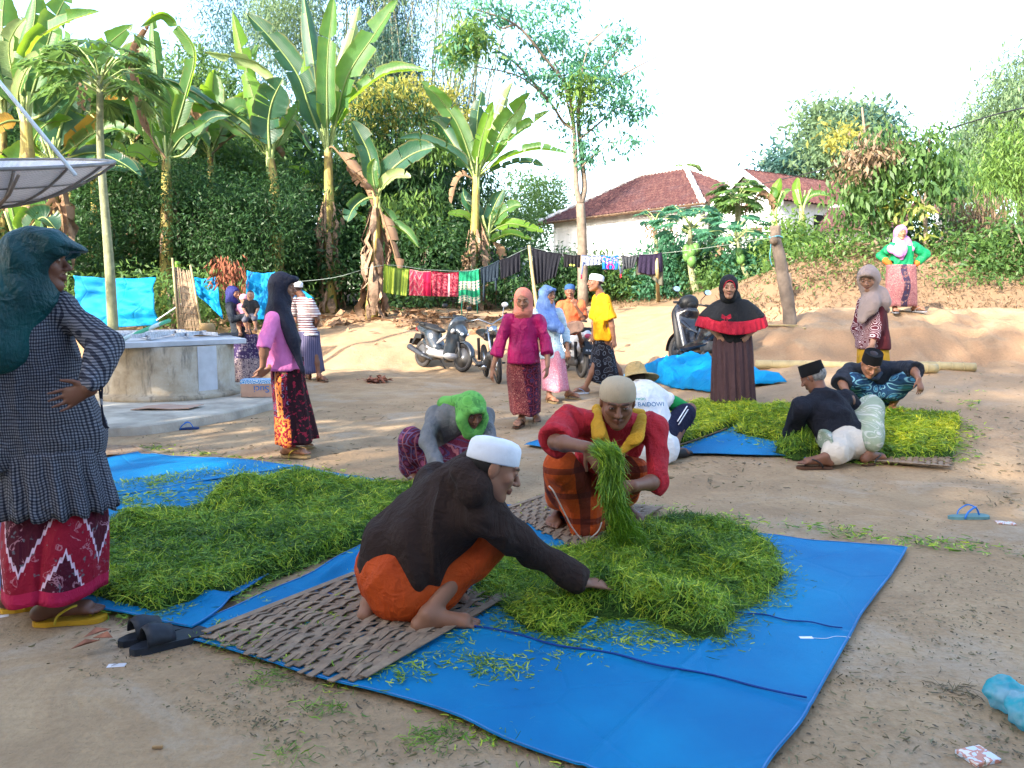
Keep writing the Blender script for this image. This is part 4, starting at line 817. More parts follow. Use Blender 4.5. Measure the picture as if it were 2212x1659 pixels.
def vnormals(V,Fc):
 N=np.zeros_like(V);a=V[Fc[:,2]]-V[Fc[:,0]];b=V[Fc[:,3]]-V[Fc[:,1]];n=np.cross(a,b)
 for k in range(4):
  for c in range(3):N[:,c]+=np.bincount(Fc[:,k],n[:,c],len(V))
 return N/(np.linalg.norm(N,axis=1,keepdims=True)+1e-12)
def folds(V,Fc,amp,f=9,seed=0,along=(0,0,1),stretch=3.0,ridge=True):
 """push the cloth in and out: noise squeezed across 'along' so the folds run with it"""
 al=nrm(along);N=vnormals(V,Fc);c=V@al
 q=V-np.outer(c,al)*(1-1/stretch)
 q=q+.05*np.stack([vnoise(V,5,seed+5),vnoise(V,5,seed+6),vnoise(V,5,seed+7)],1)
 nz=vnoise(q,f,seed)+.5*vnoise(q,f*2.1,seed+1)
 if ridge:nz=1-2.2*np.abs(nz)
 return V+N*(nz*amp)[:,None]
def cyl_uv(V,c,ax=(0,0,1),Rr=None):
 x,y=V[:,0]-c[0],V[:,1]-c[1]
 Rm=Rr or float(np.mean(np.hypot(x,y))+1e-6)
 return np.stack([np.arctan2(x,-y)*Rm,V[:,2]-c[2]],1)
 # --- people
def m_skin():
 b=NB('skin');co=b.coord();a=b.n('Attribute',attribute_name='col').outputs[0]
 c=b.mix(b.math('MULTIPLY',b.noise(co,30,4),.25),a,(.16,.05,.03))
 s=b.n('Attribute',attribute_name='col').outputs[0]
 b.set(b.b,'Subsurface Weight',.06);b.set(b.b,'Subsurface Radius',(.02,.008,.004))
 return b.done(c,.55,.4,b.bump(b.noise(co,90,4),.2,.002))
MSK=m_skin()
SKIN=dict(dark=(.17,.075,.042),mid=(.25,.12,.07),light=(.36,.19,.12),tan=(.30,.145,.082),deep=(.12,.052,.032))
LOCAL={}
class Person:
 """J: joints as world points.  Builds one body mesh and garments as children of an Empty on the ground."""
 def __init__(s,label,J,h=.008,skin='mid',sc=1.0,hs=1.0,group=None,name='person'):
  s.J=J={k:np.asarray(v,float)for k,v in J.items()};s.h=h;s.sc=sc;s.skin=SKIN[skin];s.hs=hs
  low=min(J.values(),key=lambda p:p[2])
  c=(J['aL']+J['aR'])/2
  s.base=np.array([c[0],c[1],min(J['aL'][2],J['aR'][2])-.07*sc])
  s.t=thing(name,label,'person',s.base,group)
  f=nrm(J['hf']);u=nrm(J['hu']-f*(J['hu']@f));r=np.cross(f,u)
  s.HM=np.stack([r,f,u]);s.lat=nrm(J['sR']-J['sL'])
  s.seed=len(LOCAL);LOCAL[s.seed]=s
  s.pts=np.array([J[k]for k in J if k not in('hf','hu')])
 def H(s,x,y,z):return s.J['head']+s.HM.T@(np.array([x,y,z])*s.hs)
 def field(s,pad,h,keys=None):
  p=s.pts if keys is None else np.array([s.J[k]if isinstance(k,str)else k for k in keys])
  return Field(p.min(0)-pad,p.max(0)+pad,h)
 def hand(s,F,el,wr,fd,nrmv,side,curl=.3,spread=1.0,sc=1.0,thumb_in=0.0):
  """fd: direction of the fingers, nrmv: out of the back of the hand, side: +1 thumb towards cross(fd, nrmv)"""
  fd=nrm(fd);nv=nrm(np.asarray(nrmv)-fd*(np.asarray(nrmv)@fd));th=np.cross(fd,nv)*side
  rf=max(.0078*sc,s.h*.82)
  F.cone(el*.12+wr*.88,wr,.026*sc,.025*sc,.01,lat=th,flat=.8)
  pc=wr+fd*.045*sc;F.cone(wr+fd*.015*sc,wr+fd*.075*sc,.028*sc,.036*sc,.014,lat=th,flat=.42)
  for i,(o,L)in enumerate(((.030,.068),(.010,.076),(-.011,.071),(-.031,.056))):
   p=wr+fd*.078*sc+th*o*sc*1.0;d=nrm(fd+th*(o*4.5*spread));q=p
   cc=curl*(1+.12*i);rr=rf*(1 if i<3 else .88)
   for j,fr in enumerate((.45,.30,.25)):
    d=nrm(d*math.cos(cc)-nv*math.sin(cc));nv2=np.cross(th,d)*1.0
    q2=q+d*L*sc*fr;F.cone(q,q2,rr*(1-.09*j),rr*(1-.09*(j+1)),.004);q=q2
  p=wr+fd*.022*sc+th*.022*sc;d=nrm(fd*.75+th*.75-nv*(.25+thumb_in))
  q=p+d*.035*sc;F.cone(p,q,rf*1.45,rf*1.15,.01);d=nrm(d+fd*.5-nv*(.15+thumb_in*.5));F.cone(q,q+d*.038*sc,rf*1.12,rf*.9,.004)
 def foot(s,F,an,toe,sc=1.0):
  d=nrm(toe-an);dh=nrm([d[0],d[1],0])if abs(d[2])<.93 else d;lt=np.cross(dh,[0,0,1]);lt=nrm(lt)
  heel=an-dh*.035*sc+V3(0,0,-.038*sc);ball=an+(toe-an)*.72;L=np.linalg.norm(toe-an)
  F.cone(heel,an+V3(0,0,-.005),.028*sc,.030*sc,.02)
  F.cone(an,ball,.031*sc,.023*sc,.025);F.cone(heel,ball,.025*sc,.022*sc,.025)
  F.cone(ball-lt*.022*sc,ball+lt*.022*sc,.017*sc,.018*sc,.02)
  for i,(o,l,r)in enumerate(((.034,.27,.0125),(.014,.27,.0095),(-.003,.24,.009),(-.018,.20,.0085),(-.033,.15,.008))):
   sgn=1 if s._side>0 else-1
   p=ball+lt*o*sc*sgn+V3(0,0,-.004);r=max(r*sc,s.h*.8)
   F.cone(p,p+(toe-ball)*(l/.27)+V3(0,0,-.003),r,r*.85,.005)
 def body(s,handL={},handR={},feet=True,hair=(.012,.010,.009),extra=None,moustache=False,smile=0,brow=1,old=0):
  J,sc=s.J,s.sc;F=s.field(.17,s.h,None);H=s.H;a=s.hs
  Hv=lambda*q:H(*q)
  ch=(J['sL']+J['sR'])/2-V3(0,0,0)+(J['pelvis']-(J['sL']+J['sR'])/2)*.28
  F.cone(J['pelvis'],ch,.085*sc,.09*sc,.05,lat=s.lat,flat=.75)
  F.cone(J['sL'],J['sR'],.042*sc,.042*sc,.05);F.cone(ch,J['neck'],.07*sc,.05*sc,.05)
  F.cone(J['neck'],H(0,-.012,-.05),.053*a,.050*a,.03)
  st_up=J['pelvis'][2]-(J['aL'][2]+J['aR'][2])/2>.5*sc;tk=.62 if st_up else 1.0
  if st_up:
   for q in 'LR':J['k'+q]=(J['pelvis']*.5+J['a'+q]*.5)*.75+J['k'+q]*.25
  for q in 'LR':
   F.cone(J['s'+q],J['e'+q],.043*sc,.034*sc,.03);m=J['e'+q]*.72+J['w'+q]*.28
   F.cone(J['e'+q],m,.033*sc,.036*sc,.02);F.cone(m,J['w'+q],.035*sc,.024*sc,.02)
   F.cone(J['pelvis'],J['h'+q],.08*sc*tk,.075*sc*tk,.04)
   F.cone(J['h'+q],J['k'+q],.075*sc*tk,.048*sc*tk,.04);m=J['k'+q]*.68+J['a'+q]*.32
   bk=nrm((J['k'+q]+J['a'+q])/2-J['k'+q]);tt=J.get('t'+q)
   back=nrm(J['a'+q]-tt)*[1,1,0]if tt is not None else V3(0,0,0)
   F.cone(J['k'+q],m+back*.015,.046*sc,.050*sc,.03);F.cone(m+back*.015,J['a'+q],.048*sc,.030*sc,.03)
   s._side=-1 if q=='R' else 1
   if feet and tt is not None:s.foot(F,J['a'+q],tt,sc)
   hp=dict(handL if q=='L' else handR);hp.setdefault('fd',J['w'+q]-J['e'+q]);hp.setdefault('nrmv',V3(0,0,1));hp.setdefault('side',1)
   s.hand(F,J['e'+q],J['w'+q],sc=sc,**hp)
  V1,F1=F.mesh(1);F=Field(J['head']-.17*a,J['head']+.17*a,s.h*.62 if s.h<.0085 else .006)
  F.cone(J['head']*.35+J['neck']*.65,H(0,-.012,-.05),.051*a,.050*a,.03)
  F.ell(H(0,-.012,.030),(.073*a,.092*a,.080*a),s.HM,.02)
  F.ell(H(0,.022,-.030),(.060*a,.062*a,.078*a),s.HM,.03)
  F.cone(H(-.05,.0,-.045),H(-.016,.055,-.090),.02*a,.018*a,.025);F.cone(H(.05,.0,-.045),H(.016,.055,-.090),.02*a,.018*a,.025)
  F.cone(H(0,.064,-.094),H(0,.066,-.092),.019*a,.019*a,.02)
  for x in(-1,1):
   F.cone(H(.042*x,.058,-.018),H(.03*x,.066,-.03),.018*a,.014*a,.02)
   F.cone(H(.012*x,.083,.026),H(.044*x,.068,.028),.0085*a,.007*a,.012)
   F.cone(H(.031*x,.102,.008),H(.034*x,.100,.008),.015*a,.015*a,.012,sub=True)
   F.cone(H(.031*x,.073,.008),H(.032*x,.073,.008),.0135*a,.0135*a,.003)
   F.cone(H(.0105*x,.094,-.027),H(.012*x,.088,-.026),.0085*a,.007*a,.006)
   F.ell(H(.074*x,-.008,-.004),(.009*a,.019*a,.031*a),s.HM,.006)
  F.cone(H(0,.082,.014),H(0,.106,-.022),.0075*a,.0115*a,.009)
  w=.020+.006*smile
  for x in(-1,1):
   F.cone(H(0,.090,-.051),H(w*x,.078,-.054+.005*smile),.0065*a,.004*a,.005)
   F.cone(H(0,.088,-.063),H(w*x*.9,.077,-.058+.005*smile),.0075*a,.004*a,.005)
  if extra:extra(F)
  V,Fc=F.mesh(1);V,Fc=np.concatenate([V1,V]),np.concatenate([F1,Fc+len(V1)])
  q=(V-J['head'])@s.HM.T/a;c=np.tile(np.array(s.skin),(len(V),1))
  def blend(m,colr):
   nonlocal c
   m=np.clip(m,0,1)[:,None];c=c*(1-m)+np.array(colr)*m
  x,y,z=q.T;front=(y>.04)
  lip=front*np.clip(1.5-(np.abs(x)/.024)**2-((z+.0565)/.0105)**2,0,1)*(y>.07);blend(lip*.8,(s.skin[0]*.8,s.skin[1]*.5,s.skin[2]*.55))
  blend(front*np.clip(1.3-(np.abs(x)/w)**2-((z+.0572-smile*9*x*x)/.0022)**2,0,1)*.7,(.03,.01,.01))
  if smile>.6:blend(front*np.clip(1.3-(np.abs(x)/.015)**2-((z+.0560-9*x*x)/.003)**2,0,1),(.55,.5,.43))
  ex=np.abs(x)
  blend(front*brow*np.clip(1.4-((ex-.031)/.020)**2-((z-.0285+(ex-.031)*.1)/.0052)**2,0,1),(.02,.014,.012))
  blend(front*np.clip(1.5-((ex-.031)/.0125)**2-((z-.0085)/.0062)**2,0,1),(.03,.018,.015))
  blend(front*np.clip(1.4-((ex-.031)/.0095)**2-((z-.008)/.0036)**2,0,1)*(np.abs(ex-.031)>.0045),(.5,.46,.42))
  if moustache:blend(front*np.clip(1.3-(np.abs(x)/.026)**2-((z+.0405)/.006)**2,0,1)*moustache,(.02,.014,.012))
  if hair is not None:
   hl=np.where(y>.02,.078-ex*.25,np.where(y>-.02,.012+(y+.02)*1.4,-.045));nearhead=(np.abs(q)<.12).all(1)&(ex<.083)
   ear=(np.abs(y+.008)<.021)&(np.abs(z+.004)<.033)&(ex>.069)
   blend((nearhead&(z>hl)&~ear)*1.0,hair)
  s.body_obj=mesh_obj('body',V,Fc,MSK,s.t,True,col=c)
  return s
 def put(s,name,F,mat,amp=.004,f=9,along=(0,0,1),stretch=3,seed=None,smooth=1,uv=True,label=None,cut=None):
  V,Fc=F.mesh(smooth)
  if len(V)==0:return None
  if amp:V=folds(V,Fc,amp,f,(seed if seed is not None else s.seed*13+len(name)),along,stretch)
  c=V.mean(0);c[2]=s.base[2]
  o=mesh_obj(name,V,Fc,mat,s.t,True,uv=cyl_uv(V,c));
  if label:o['label']=label
  return o
 def shirt(s,mat,name='shirt',h=None,body=.02,sleeve=1.0,flare=1.0,hem=0.0,cuff=.012,amp=.005,chest=.125,belly=.12,extra=None,f=9,lower=None,slv=.012,flat=.72,k=.05,hc=None,cc=True):
  """sleeve: 0..2, how far down the arm (1 = elbow, 2 = wrist); hem: metres below the pelvis"""
  J,sc=s.J,s.sc;h=h or s.h*1.7;F=s.field(.25,h,['sL','sR','eL','eR','wL','wR','pelvis','neck','hL','hR',s.J['pelvis']-V3(0,0,hem)])
  mid=(J['sL']+J['sR'])/2;up=nrm(mid-J['pelvis']);bot=J['pelvis']-up*hem if lower is None else np.asarray(lower)
  c1=mid-up*.10*sc
  F.cone(c1,J['pelvis'],(chest+body)*sc,(belly+body)*sc*flare,k,lat=s.lat,flat=flat)
  if hem>.01 or lower is not None:F.cone(J['pelvis'],bot,(belly+body)*sc*flare,(belly+body+.02)*sc*flare,k,lat=s.lat,flat=flat+.06)
  F.cone(J['sL']*.86+mid*.14,J['sR']*.86+mid*.14,(.045+body)*sc,(.045+body)*sc,.05);F.cone(mid-up*.03,J['neck']*.8+mid*.2,.08*sc,.055*sc,.04)
  for q in 'LR':
   sv=sleeve if not isinstance(sleeve,dict)else sleeve[q]
   S0,E,Wr=J['s'+q],J['e'+q],J['w'+q];m=min(sv,1.0)
   if sv>0:F.cone(S0,S0+(E-S0)*m,(.046+slv)*sc,(.046+slv-(.008 if sv>1 else 0))*sc+(cuff*sc if sv<=1 else 0),.035)
   if sv>1:m=sv-1;F.cone(E,E+(Wr-E)*m,(.040+slv)*sc,(.032+cuff)*sc,.03)
  if extra:extra(F)
  for q in 'LR':
   sv=sleeve if not isinstance(sleeve,dict)else sleeve[q];S0,E,Wr=J['s'+q],J['e'+q],J['w'+q]
   if not cc or sv<=0:continue
   e_,d_,rc=(S0+(E-S0)*sv,nrm(E-S0),(.075+slv+cuff)*sc)if sv<=1 else(E+(Wr-E)*(sv-1),nrm(Wr-E),(.055+cuff)*sc)
   F.ell(e_+d_*(rc+.008),(rc,rc,rc),None,.006,True)
  if hc:F.half(P(CX,hc,J['pelvis'][1]),V3(0,0,-1),.008)
  return s.put(name,F,mat,amp*1.7,f)
 def cap(s,mat,kind='white',name='cap',tilt=0):
  a=s.hs;mb=MB()
  u=nrm(s.HM[2]+s.HM[1]*(-.18+tilt));f=nrm(s.HM[1]-u*(s.HM[1]@u));r=np.cross(f,u)
  M_=Matrix((r,f,u)).transposed()
  c=s.H(0,-.012,.018)
  if kind=='white':prof=[(.0815,0.0),(.084,.004),(.0835,.03),(.0825,.052),(.079,.066),(.068,.079),(.045,.087),(.02,.090),(0,.091)]
  elif kind=='knit':prof=[(.0815,-.004),(.084,0),(.085,.02),(.083,.045),(.075,.068),(.058,.084),(.035,.093),(.015,.097),(0,.098)]
  elif kind=='peci':prof=[(.0815,-.004),(.083,0),(.081,.045),(.078,.088),(.076,.092),(.070,.088),(.0,.078)]
  sy=1.17
  mb.lathe([(x*a,z*a)for x,z in prof],c,40,M_,1,sy)
  o=mb.out(name,mat,s.t,True)
  return o
def jl(px,py,parent,L,sg=-1):
 """the point of the pixel's ray that lies L from the parent joint: nearer (-1) or farther (+1) than it"""
 r=nrm(ray(px,py));q=np.asarray(parent)-C0;b=r@q;c=q@q-L*L;D_=b*b-c
 return C0+r*(b+sg*math.sqrt(D_)if D_>0 else b)
def ft(px,py,dx,dy,lift=0.0,L=.19,pitch=0.0,at=None):
 """ankle and toe of a foot whose sole stands at the pixel, pointing (dx, dy)"""
 g_=G(px,py)if at is None else np.asarray(at,float);an=g_+V3(0,0,.085+lift);d=nrm([dx,dy,0])
 return an,an+d*L*math.cos(pitch)+V3(0,0,-.047-L*math.sin(pitch))
def sandal(p,an,toe,ms,mstr,name='flip_flop',wide=1.0,strap=True,th=.018):
 d=nrm([toe[0]-an[0],toe[1]-an[1],toe[2]-an[2]+.045]);lt=nrm(np.cross(d,[0,0,1]));up=np.cross(lt,d)
 o0=an-d*.062-up*(.068*p.sc+th);L=.265*p.sc;n=26;V=[]
 prof=[(0,.0),(.01,.018),(.05,.032),(.11,.033),(.17,.040),(.215,.046),(.245,.038),(.26,.02),(.265,0)]
 xs=[a for a,_ in prof];ys=[b_ for _,b_ in prof]
 tt=np.concatenate([np.linspace(0,.265,n),np.linspace(.265,0,n)[1:-1]]);sg=np.array([1]*n+[-1]*(n-2))
 ww=np.interp(tt,xs,ys)*sg*wide
 ring=[o0+d*a*p.sc+lt*b_*p.sc for a,b_ in zip(tt,ww)];m=len(ring)
 V=ring+[q+up*th for q in ring]
 mb=MB();mb.add(V,[tuple(range(m)),tuple(range(m,2*m))[::-1]]+[(i,(i+1)%m,(i+1)%m+m,i+m)for i in range(m)])
 par=p.t if hasattr(p,'t')else p
 o=mb.out(name,ms,par,False)
 if strap:
  mb=MB();tp=o0+d*.205*p.sc+up*th
  for sd in(-1,1):
   pts=[tp,tp+up*.040-d*.02,tp+lt*sd*.030*p.sc+up*.058-d*.055,o0+d*.10*p.sc+lt*sd*.038*p.sc+up*(th+.028),o0+d*.085*p.sc+lt*sd*.036*p.sc+up*th*.5]
   mb.tube(catmull(pts,4),.0055,6,flat=.8)
  st_=mb.out('strap',mstr,o,True)
 return o
def catmull(P_,k=6):
 P_=[np.asarray(q,float)for q in P_];Q=[2*P_[0]-P_[1]]+P_+[2*P_[-1]-P_[-2]];o=[]
 for i in range(1,len(Q)-2):
  for j in range(k):
   t=j/k;a,b,c,d=Q[i-1:i+3]
   o.append(.5*(2*b+(c-a)*t+(2*a-5*b+4*c-d)*t*t+(3*b-a-3*c+d)*t**3))
 o.append(P_[-1]);return o
def skirt(p,mat,rings,name='sarong',ry=.8,nf=7,amp=.02,n=72,rows=26,rot=0.0,seed=1,top_amp=.2,wrap=0.0,hemwave=.006):
 """rings from the waist down: (px left, px right, py, distance): a cloth tube open at the hem"""
 C=[];Rx=[]
 yb=(p.J['aL'][1]+p.J['aR'][1])/2;yt=p.J['pelvis'][1];m_=len(rings)-1
 for i_,(l,r_,py,d)in enumerate(rings):
  if name!='ruffle':d=yt+(yb-yt)*i_/m_
  a,b=P(l,py,d),P(r_,py,d);C.append((a+b)/2);Rx.append(abs(b[0]-a[0])/2)
 C=catmull(C,6);Rx=[float(q[0])for q in catmull([[q,0,0]for q in Rx],6)]
 tt=np.linspace(0,len(C)-1,rows);C=np.array(C);Cx=np.stack([np.interp(tt,range(len(C)),C[:,i])for i in range(3)],1);Rr=np.interp(tt,range(len(Rx)),Rx)
 th=np.linspace(0,2*np.pi,n,endpoint=False)+.001;V=[];uv=[]
 rs=np.random.default_rng(seed);ph=rs.random(4)*6.28;Rm=float(np.mean(Rr))
 for i in range(rows):
  t=i/(rows-1);am=amp*(top_amp+(1-top_amp)*t)
  fo=am*(.6*np.sin(nf*th+ph[0]+1.2*t)+.4*np.sin((nf*1.7//1)*th+ph[1]-1.5*t)+.35*np.sin(2*th+ph[2]))
  if wrap:fo=fo+wrap*np.exp(-((th-4.9)%(2*np.pi)/.35))*(.5+.5*t)
  dp_=max(Rr[i]*ry,(abs(p.J['aL'][1]-p.J['aR'][1])/2*t+.12+am*.5)*(name!='ruffle'));x=np.cos(th+rot)*(Rr[i]*(1-am/max(Rr[i],.01)*.4)+fo);y=np.sin(th+rot)*(dp_+fo)
  z=np.zeros(n)+(np.sin(nf*th+ph[3])*hemwave*t)
  V.append(np.stack([Cx[i,0]+x,Cx[i,1]+y,Cx[i,2]+z],1));uv.append(np.stack([((th-np.pi/2*3+np.pi)%(2*np.pi)-np.pi)*Rm,np.full(n,Cx[i,2]-p.base[2])],1))
 V=np.concatenate(V);uv=np.concatenate(uv)
 Fc=[]
 for i in range(rows-1):
  for k in range(n):Fc.append((i*n+k,i*n+(k+1)%n,(i+1)*n+(k+1)%n,(i+1)*n+k))
 o=mesh_obj(name,V,np.array(Fc)[:,::-1],mat,p.t,True,uv=uv)
 s_=o.modifiers.new('solid','SOLIDIFY');s_.thickness=.004;s_.offset=-1
 return o
def hijab(p,mat,cones=(),open_=(.054,.080),dy=0.0,big=.0,amp=.005,name='hijab',h=None,f=8,extra=None,along=(0,0,1),trimless=True,keys=None):
 J=p.J;h=h or p.h*1.35;a=p.hs
 F=p.field(.30,h,['head','neck','sL','sR']+[c[0]for c in cones]+[c[1]for c in cones])
 F.ell(p.H(0,-.018,.022),((.090+big)*a,(.112+big)*a,(.102+big)*a),p.HM,.03)
 F.cone(p.H(0,-.025,-.03),p.H(0,-.012,-.095),(.084+big)*a,(.068+big*.5)*a,.04)
 F.cone(p.H(0,-.012,-.095),J['neck'],(.068+big*.5)*a,.085,.05)
 for c in cones:
  F.cone(c[0],c[1],c[2],c[3],.05,lat=p.lat,flat=.62)
 if extra:extra(F)
 F.ell(p.H(0,.155,-.008+dy),(open_[0]*2.05*a,.118*a,open_[1]*1.04*a),p.HM,.008,sub=True)
 return p.put(name,F,mat,amp*1.5,f,along)
 # ---- cloth materials
def wrinkle(b,co):
 r1=b.math('ABSOLUTE',b.math('SUBTRACT',b.noise(b.map(co,(1,1,.45)),11,4,.55,.8),.5));r2=b.math('ABSOLUTE',b.math('SUBTRACT',b.noise(b.map(co,(.6,1,1),(.4,.5,0)),19,3,.5,.5),.5))
 return b.math('ADD',b.math('ADD',b.math('MULTIPLY',r1,-2.2),b.math('MULTIPLY',r2,-1.2)),b.math('MULTIPLY',b.noise(co,240,2),.12))
def cloth(name,c,var=.22,rough=.85,f=12,bump=.25,fine=260,sheen=.0,c2=None,spec=.25):
 b=NB(name);co=b.coord();c2=c2 or tuple(q*(1-var)for q in c)
 col=b.ramp(b.noise(co,f,4),[(.3,c2),(.7,c)])
 return b.done(col,rough,spec,b.bump(wrinkle(b,co),min(1,bump*2.2),.022),sheen=sheen)
def patcloth(name,fn,rough=.85,bump=.2,spec=.2):
 """fn(builder, uv vector) -> colour"""
 b=NB(name);uv=b.coord('UV');co=b.coord()
 col=fn(b,uv);return b.done(col,rough,spec,b.bump(wrinkle(b,co),min(1,bump*2.2),.022))
def batik(base,motif,accent,scale=14,accent2=None,dens=.5,line=True):
 def fn(b,uv):
  w=b.n('VectorMath',operation='ADD',I0=uv,I1=b.n('VectorMath',operation='SCALE',I0=b.n('TexNoise',Vector=uv,Scale=scale*.5,Detail=2).outputs[1],Scale=.06).outputs[0]).outputs[0]
  d=b.vor(w,scale,'F1',0,.5);e=b.vor(w,scale,'DISTANCE_TO_EDGE',0,.5)
  c=b.mix(b.ramp(d,[(.22,1),(.26,0)]),base,motif)
  c=b.mix(b.ramp(d,[(.34,0),(.37,1),(.42,1),(.45,0)]),c,accent)
  if line:c=b.mix(b.ramp(e,[(.02,1),(.05,0)]),c,accent2 or motif)
  c=b.mix(b.ramp(b.noise(uv,scale*3,3,.6),[(.58,0),(.62,dens)],'LINEAR'),c,accent2 or accent)
  return c
 return fn
def stripes(cols,scale,axis=0,rot=0):
 def fn(b,uv):
  v=b.sep(uv)[axis];fr=b.math('FRACT',b.math('MULTIPLY',b.math('ADD',v,50.0),scale));n=len(cols)
  return b.ramp(fr,[(i/n,c)for i,c in enumerate(cols)],'CONSTANT')
 return fn
 # --- the people
def hd(x,y,z=0.0):return V3(x,y,z)
UP=V3(0,0,1)
Z=lambda z:V3(0,0,z)
YEL=simple('yellow_rubber',(.55,.30,.02),.5,.15);YELS=simple('yellow_strap',(.50,.36,.03),.4,.1)
TANR=simple('tan_rubber',(.38,.26,.12),.6,.2);BRN=simple('brown_leather',(.10,.045,.025),.5,.3);BLK=simple('black_rubber',(.02,.02,.022),.5,.2)
BLU=simple('blue_rubber',(.02,.16,.55),.45,.15);TEAL=simple('teal_rubber',(.05,.30,.33),.6,.15);GRN=simple('green_rubber',(.02,.30,.14),.5,.2);WHT=simple('white_strap',(.75,.76,.8),.5,.1);GRY=simple('grey_rubber',(.22,.22,.24),.6,.2)
def left_woman():
 aR,tR=ft(108,1352,.95,.28,.012);aL,tL=ft(38,1322,.85,.5,.012)
 d=3.12;pel=P(118,925,d);pel[2]=.82
 sR=P(140,668,3.10);sL=P(-72,655,2.98);nk=P(46,632,3.08)
 eR=P(228,744,3.06);wR=P(196,838,2.90)
 eL=sL+V3(-.20,.12,-.20);wL=eL+V3(.16,.15,-.16)
 J=dict(head=P(84,566,3.05),hf=hd(.96,.22,-.02),hu=UP,neck=nk,pelvis=pel,sL=sL,sR=sR,eR=eR,wR=wR,eL=eL,wL=wL,hR=pel+V3(.09,0,-.02),hL=pel+V3(-.09,.0,-.02),kR=aR+V3(.02,.03,.38),kL=aL+V3(.0,.0,.38),aR=aR,aL=aL,tR=tR,tL=tL)
 p=Person('woman in teal head scarf and checked tunic, hand on her back, nearest on the left',J,.006,'deep',1.04,1.0)
 p.body(handR=dict(fd=V3(-.90,.02,-.38),nrmv=V3(.05,1,0),side=-1,curl=.22,spread=.9),feet=True)
 def ging(b,uv):
  u,v=b.sep(uv)[0],b.sep(uv)[1]
  w=b.n('TexNoise',Vector=b.coord(),Scale=7,Detail=2).outputs[0];u=b.math('ADD',u,b.math('MULTIPLY',w,.03));v=b.math('ADD',v,b.math('MULTIPLY',w,.03))
  f=lambda q:b.math('GREATER_THAN',b.math('FRACT',b.math('MULTIPLY',b.math('ADD',q,20.0),84)),.46)
  a=b.math('ADD',b.math('MULTIPLY',f(u),.5),b.math('MULTIPLY',f(v),.5))
  return b.ramp(a,[(0,(.010,.012,.022)),(.45,(.045,.05,.07)),(.9,(.17,.18,.21))],'CONSTANT')
 mg=patcloth('checked_cotton',ging,.85,.35)
 bot=P(135,985,3.14)
 def ex(F):
  F.cone(P(58,780,3.1),P(105,960,3.14),.155,.18,.06,lat=p.lat,flat=.68)
  F.cone(P(-10,760,3.05),P(30,960,3.1),.15,.17,.06)
 p.shirt(mg,'tunic',.010,.012,1.92,1.05,.06,.014,.008,.125,.135,ex,8,slv=.010,flat=.75,hc=1002,cc=False)
 skirt(p,mg,[(-10,214,965,3.12),(-8,224,1005,3.12),(-4,238,1050,3.12),(2,250,1100,3.12)],'ruffle',.75,17,.022,140,12,seed=3,top_amp=.15,hemwave=.010)
 def zig(b,uv):
  u,v=b.sep(uv)[0],b.sep(uv)[1];u=b.math('ADD',u,9.0);v=b.math('ADD',v,9.0)
  tri=b.math('MULTIPLY',b.math('ABSOLUTE',b.math('SUBTRACT',b.math('FRACT',b.math('MULTIPLY',u,2.9)),.5)),.62)
  sm=b.math('MULTIPLY',b.math('ABSOLUTE',b.math('SUBTRACT',b.math('FRACT',b.math('MULTIPLY',u,55)),.5)),.035)
  q=b.math('ADD',b.math('ADD',v,tri),sm);fr=b.math('FRACT',b.math('MULTIPLY',q,4.3))
  base=b.ramp(b.math('FRACT',b.math('MULTIPLY',b.math('ADD',v,tri),2.15)),[(0,(.24,.005,.022)),(.5,(.06,.003,.014))],'CONSTANT')
  base=b.mix(b.ramp(b.noise(uv,26,3),[(.62,0),(.66,.8)]),base,(.12,.14,.17))
  base=b.mix(b.ramp(b.noise(uv,15,3,.6,1.2),[(.60,0),(.615,.6),(.64,.6),(.655,0)]),base,(.50,.24,.30))
  c=b.mix(b.ramp(fr,[(0,1),(.085,1),(.10,0)]),base,(.62,.45,.56))
  return b.mix(b.math('LESS_THAN',v,9.155),c,(.40,.012,.06))
 mz=patcloth('red_zigzag_batik',zig,.75,.25)
 skirt(p,mz,[(6,214,1035,3.14),(8,224,1100,3.14),(8,224,1180,3.13),(20,218,1275,3.12)],'sarong',.72,5,.020,96,26,seed=5,top_amp=.3,wrap=-.02)
 ms=b_silk('teal_satin',(.001,.062,.068),(.001,.028,.036))
 lat=p.lat
 def bx(F):
  F.cone(p.H(-.04,.06,.088),p.H(.04,.06,.088),.026,.026,.03)
  F.cone(p.H(0,.05,.088),p.H(0,.108,.068),.078,.070,.05,lat=p.HM[0],flat=.22);F.cone(p.H(-.07,.05,.05),p.H(-.055,.125,.03),.02,.010,.03);F.cone(p.H(.07,.05,.05),p.H(.055,.125,.03),.02,.010,.03)
 hijab(p,ms,[(P(58,610,3.06),P(58,640,3.03),.085,.085),(P(20,640,3.0),P(-50,700,2.95),.12,.14),(P(40,620,3.05),P(-5,740,2.96),.10,.12),(P(-60,700,2.96),P(-45,780,2.95),.13,.09),(P(60,640,3.0),P(25,735,2.98),.08,.075)],(.056,.080),dy=-.030,big=.008,amp=.005,f=7,extra=bx,along=(-.45,0,1),h=.0085)
 for q in 'RL':sandal(p,J['a'+q],J['t'+q],YEL,YELS,th=.02)
 mb=MB()
 for o in(0,.012):mb.tube(catmull([P(214,835,2.92)+V3(o,0,0),P(220,880,2.90),P(224+o*300,915,2.90),P(230+o*400,925,2.90)],4),.004,5)
 mb.out('cuff_tie',mg,p.t,True)
def b_silk(name,c,c2):
 b=NB(name);co=b.coord();h=wrinkle(b,co)
 return b.done(b.ramp(b.noise(co,5,3),[(.3,c2),(.7,c)]),.48,.25,b.bump(h,.6,.025))
left_woman()
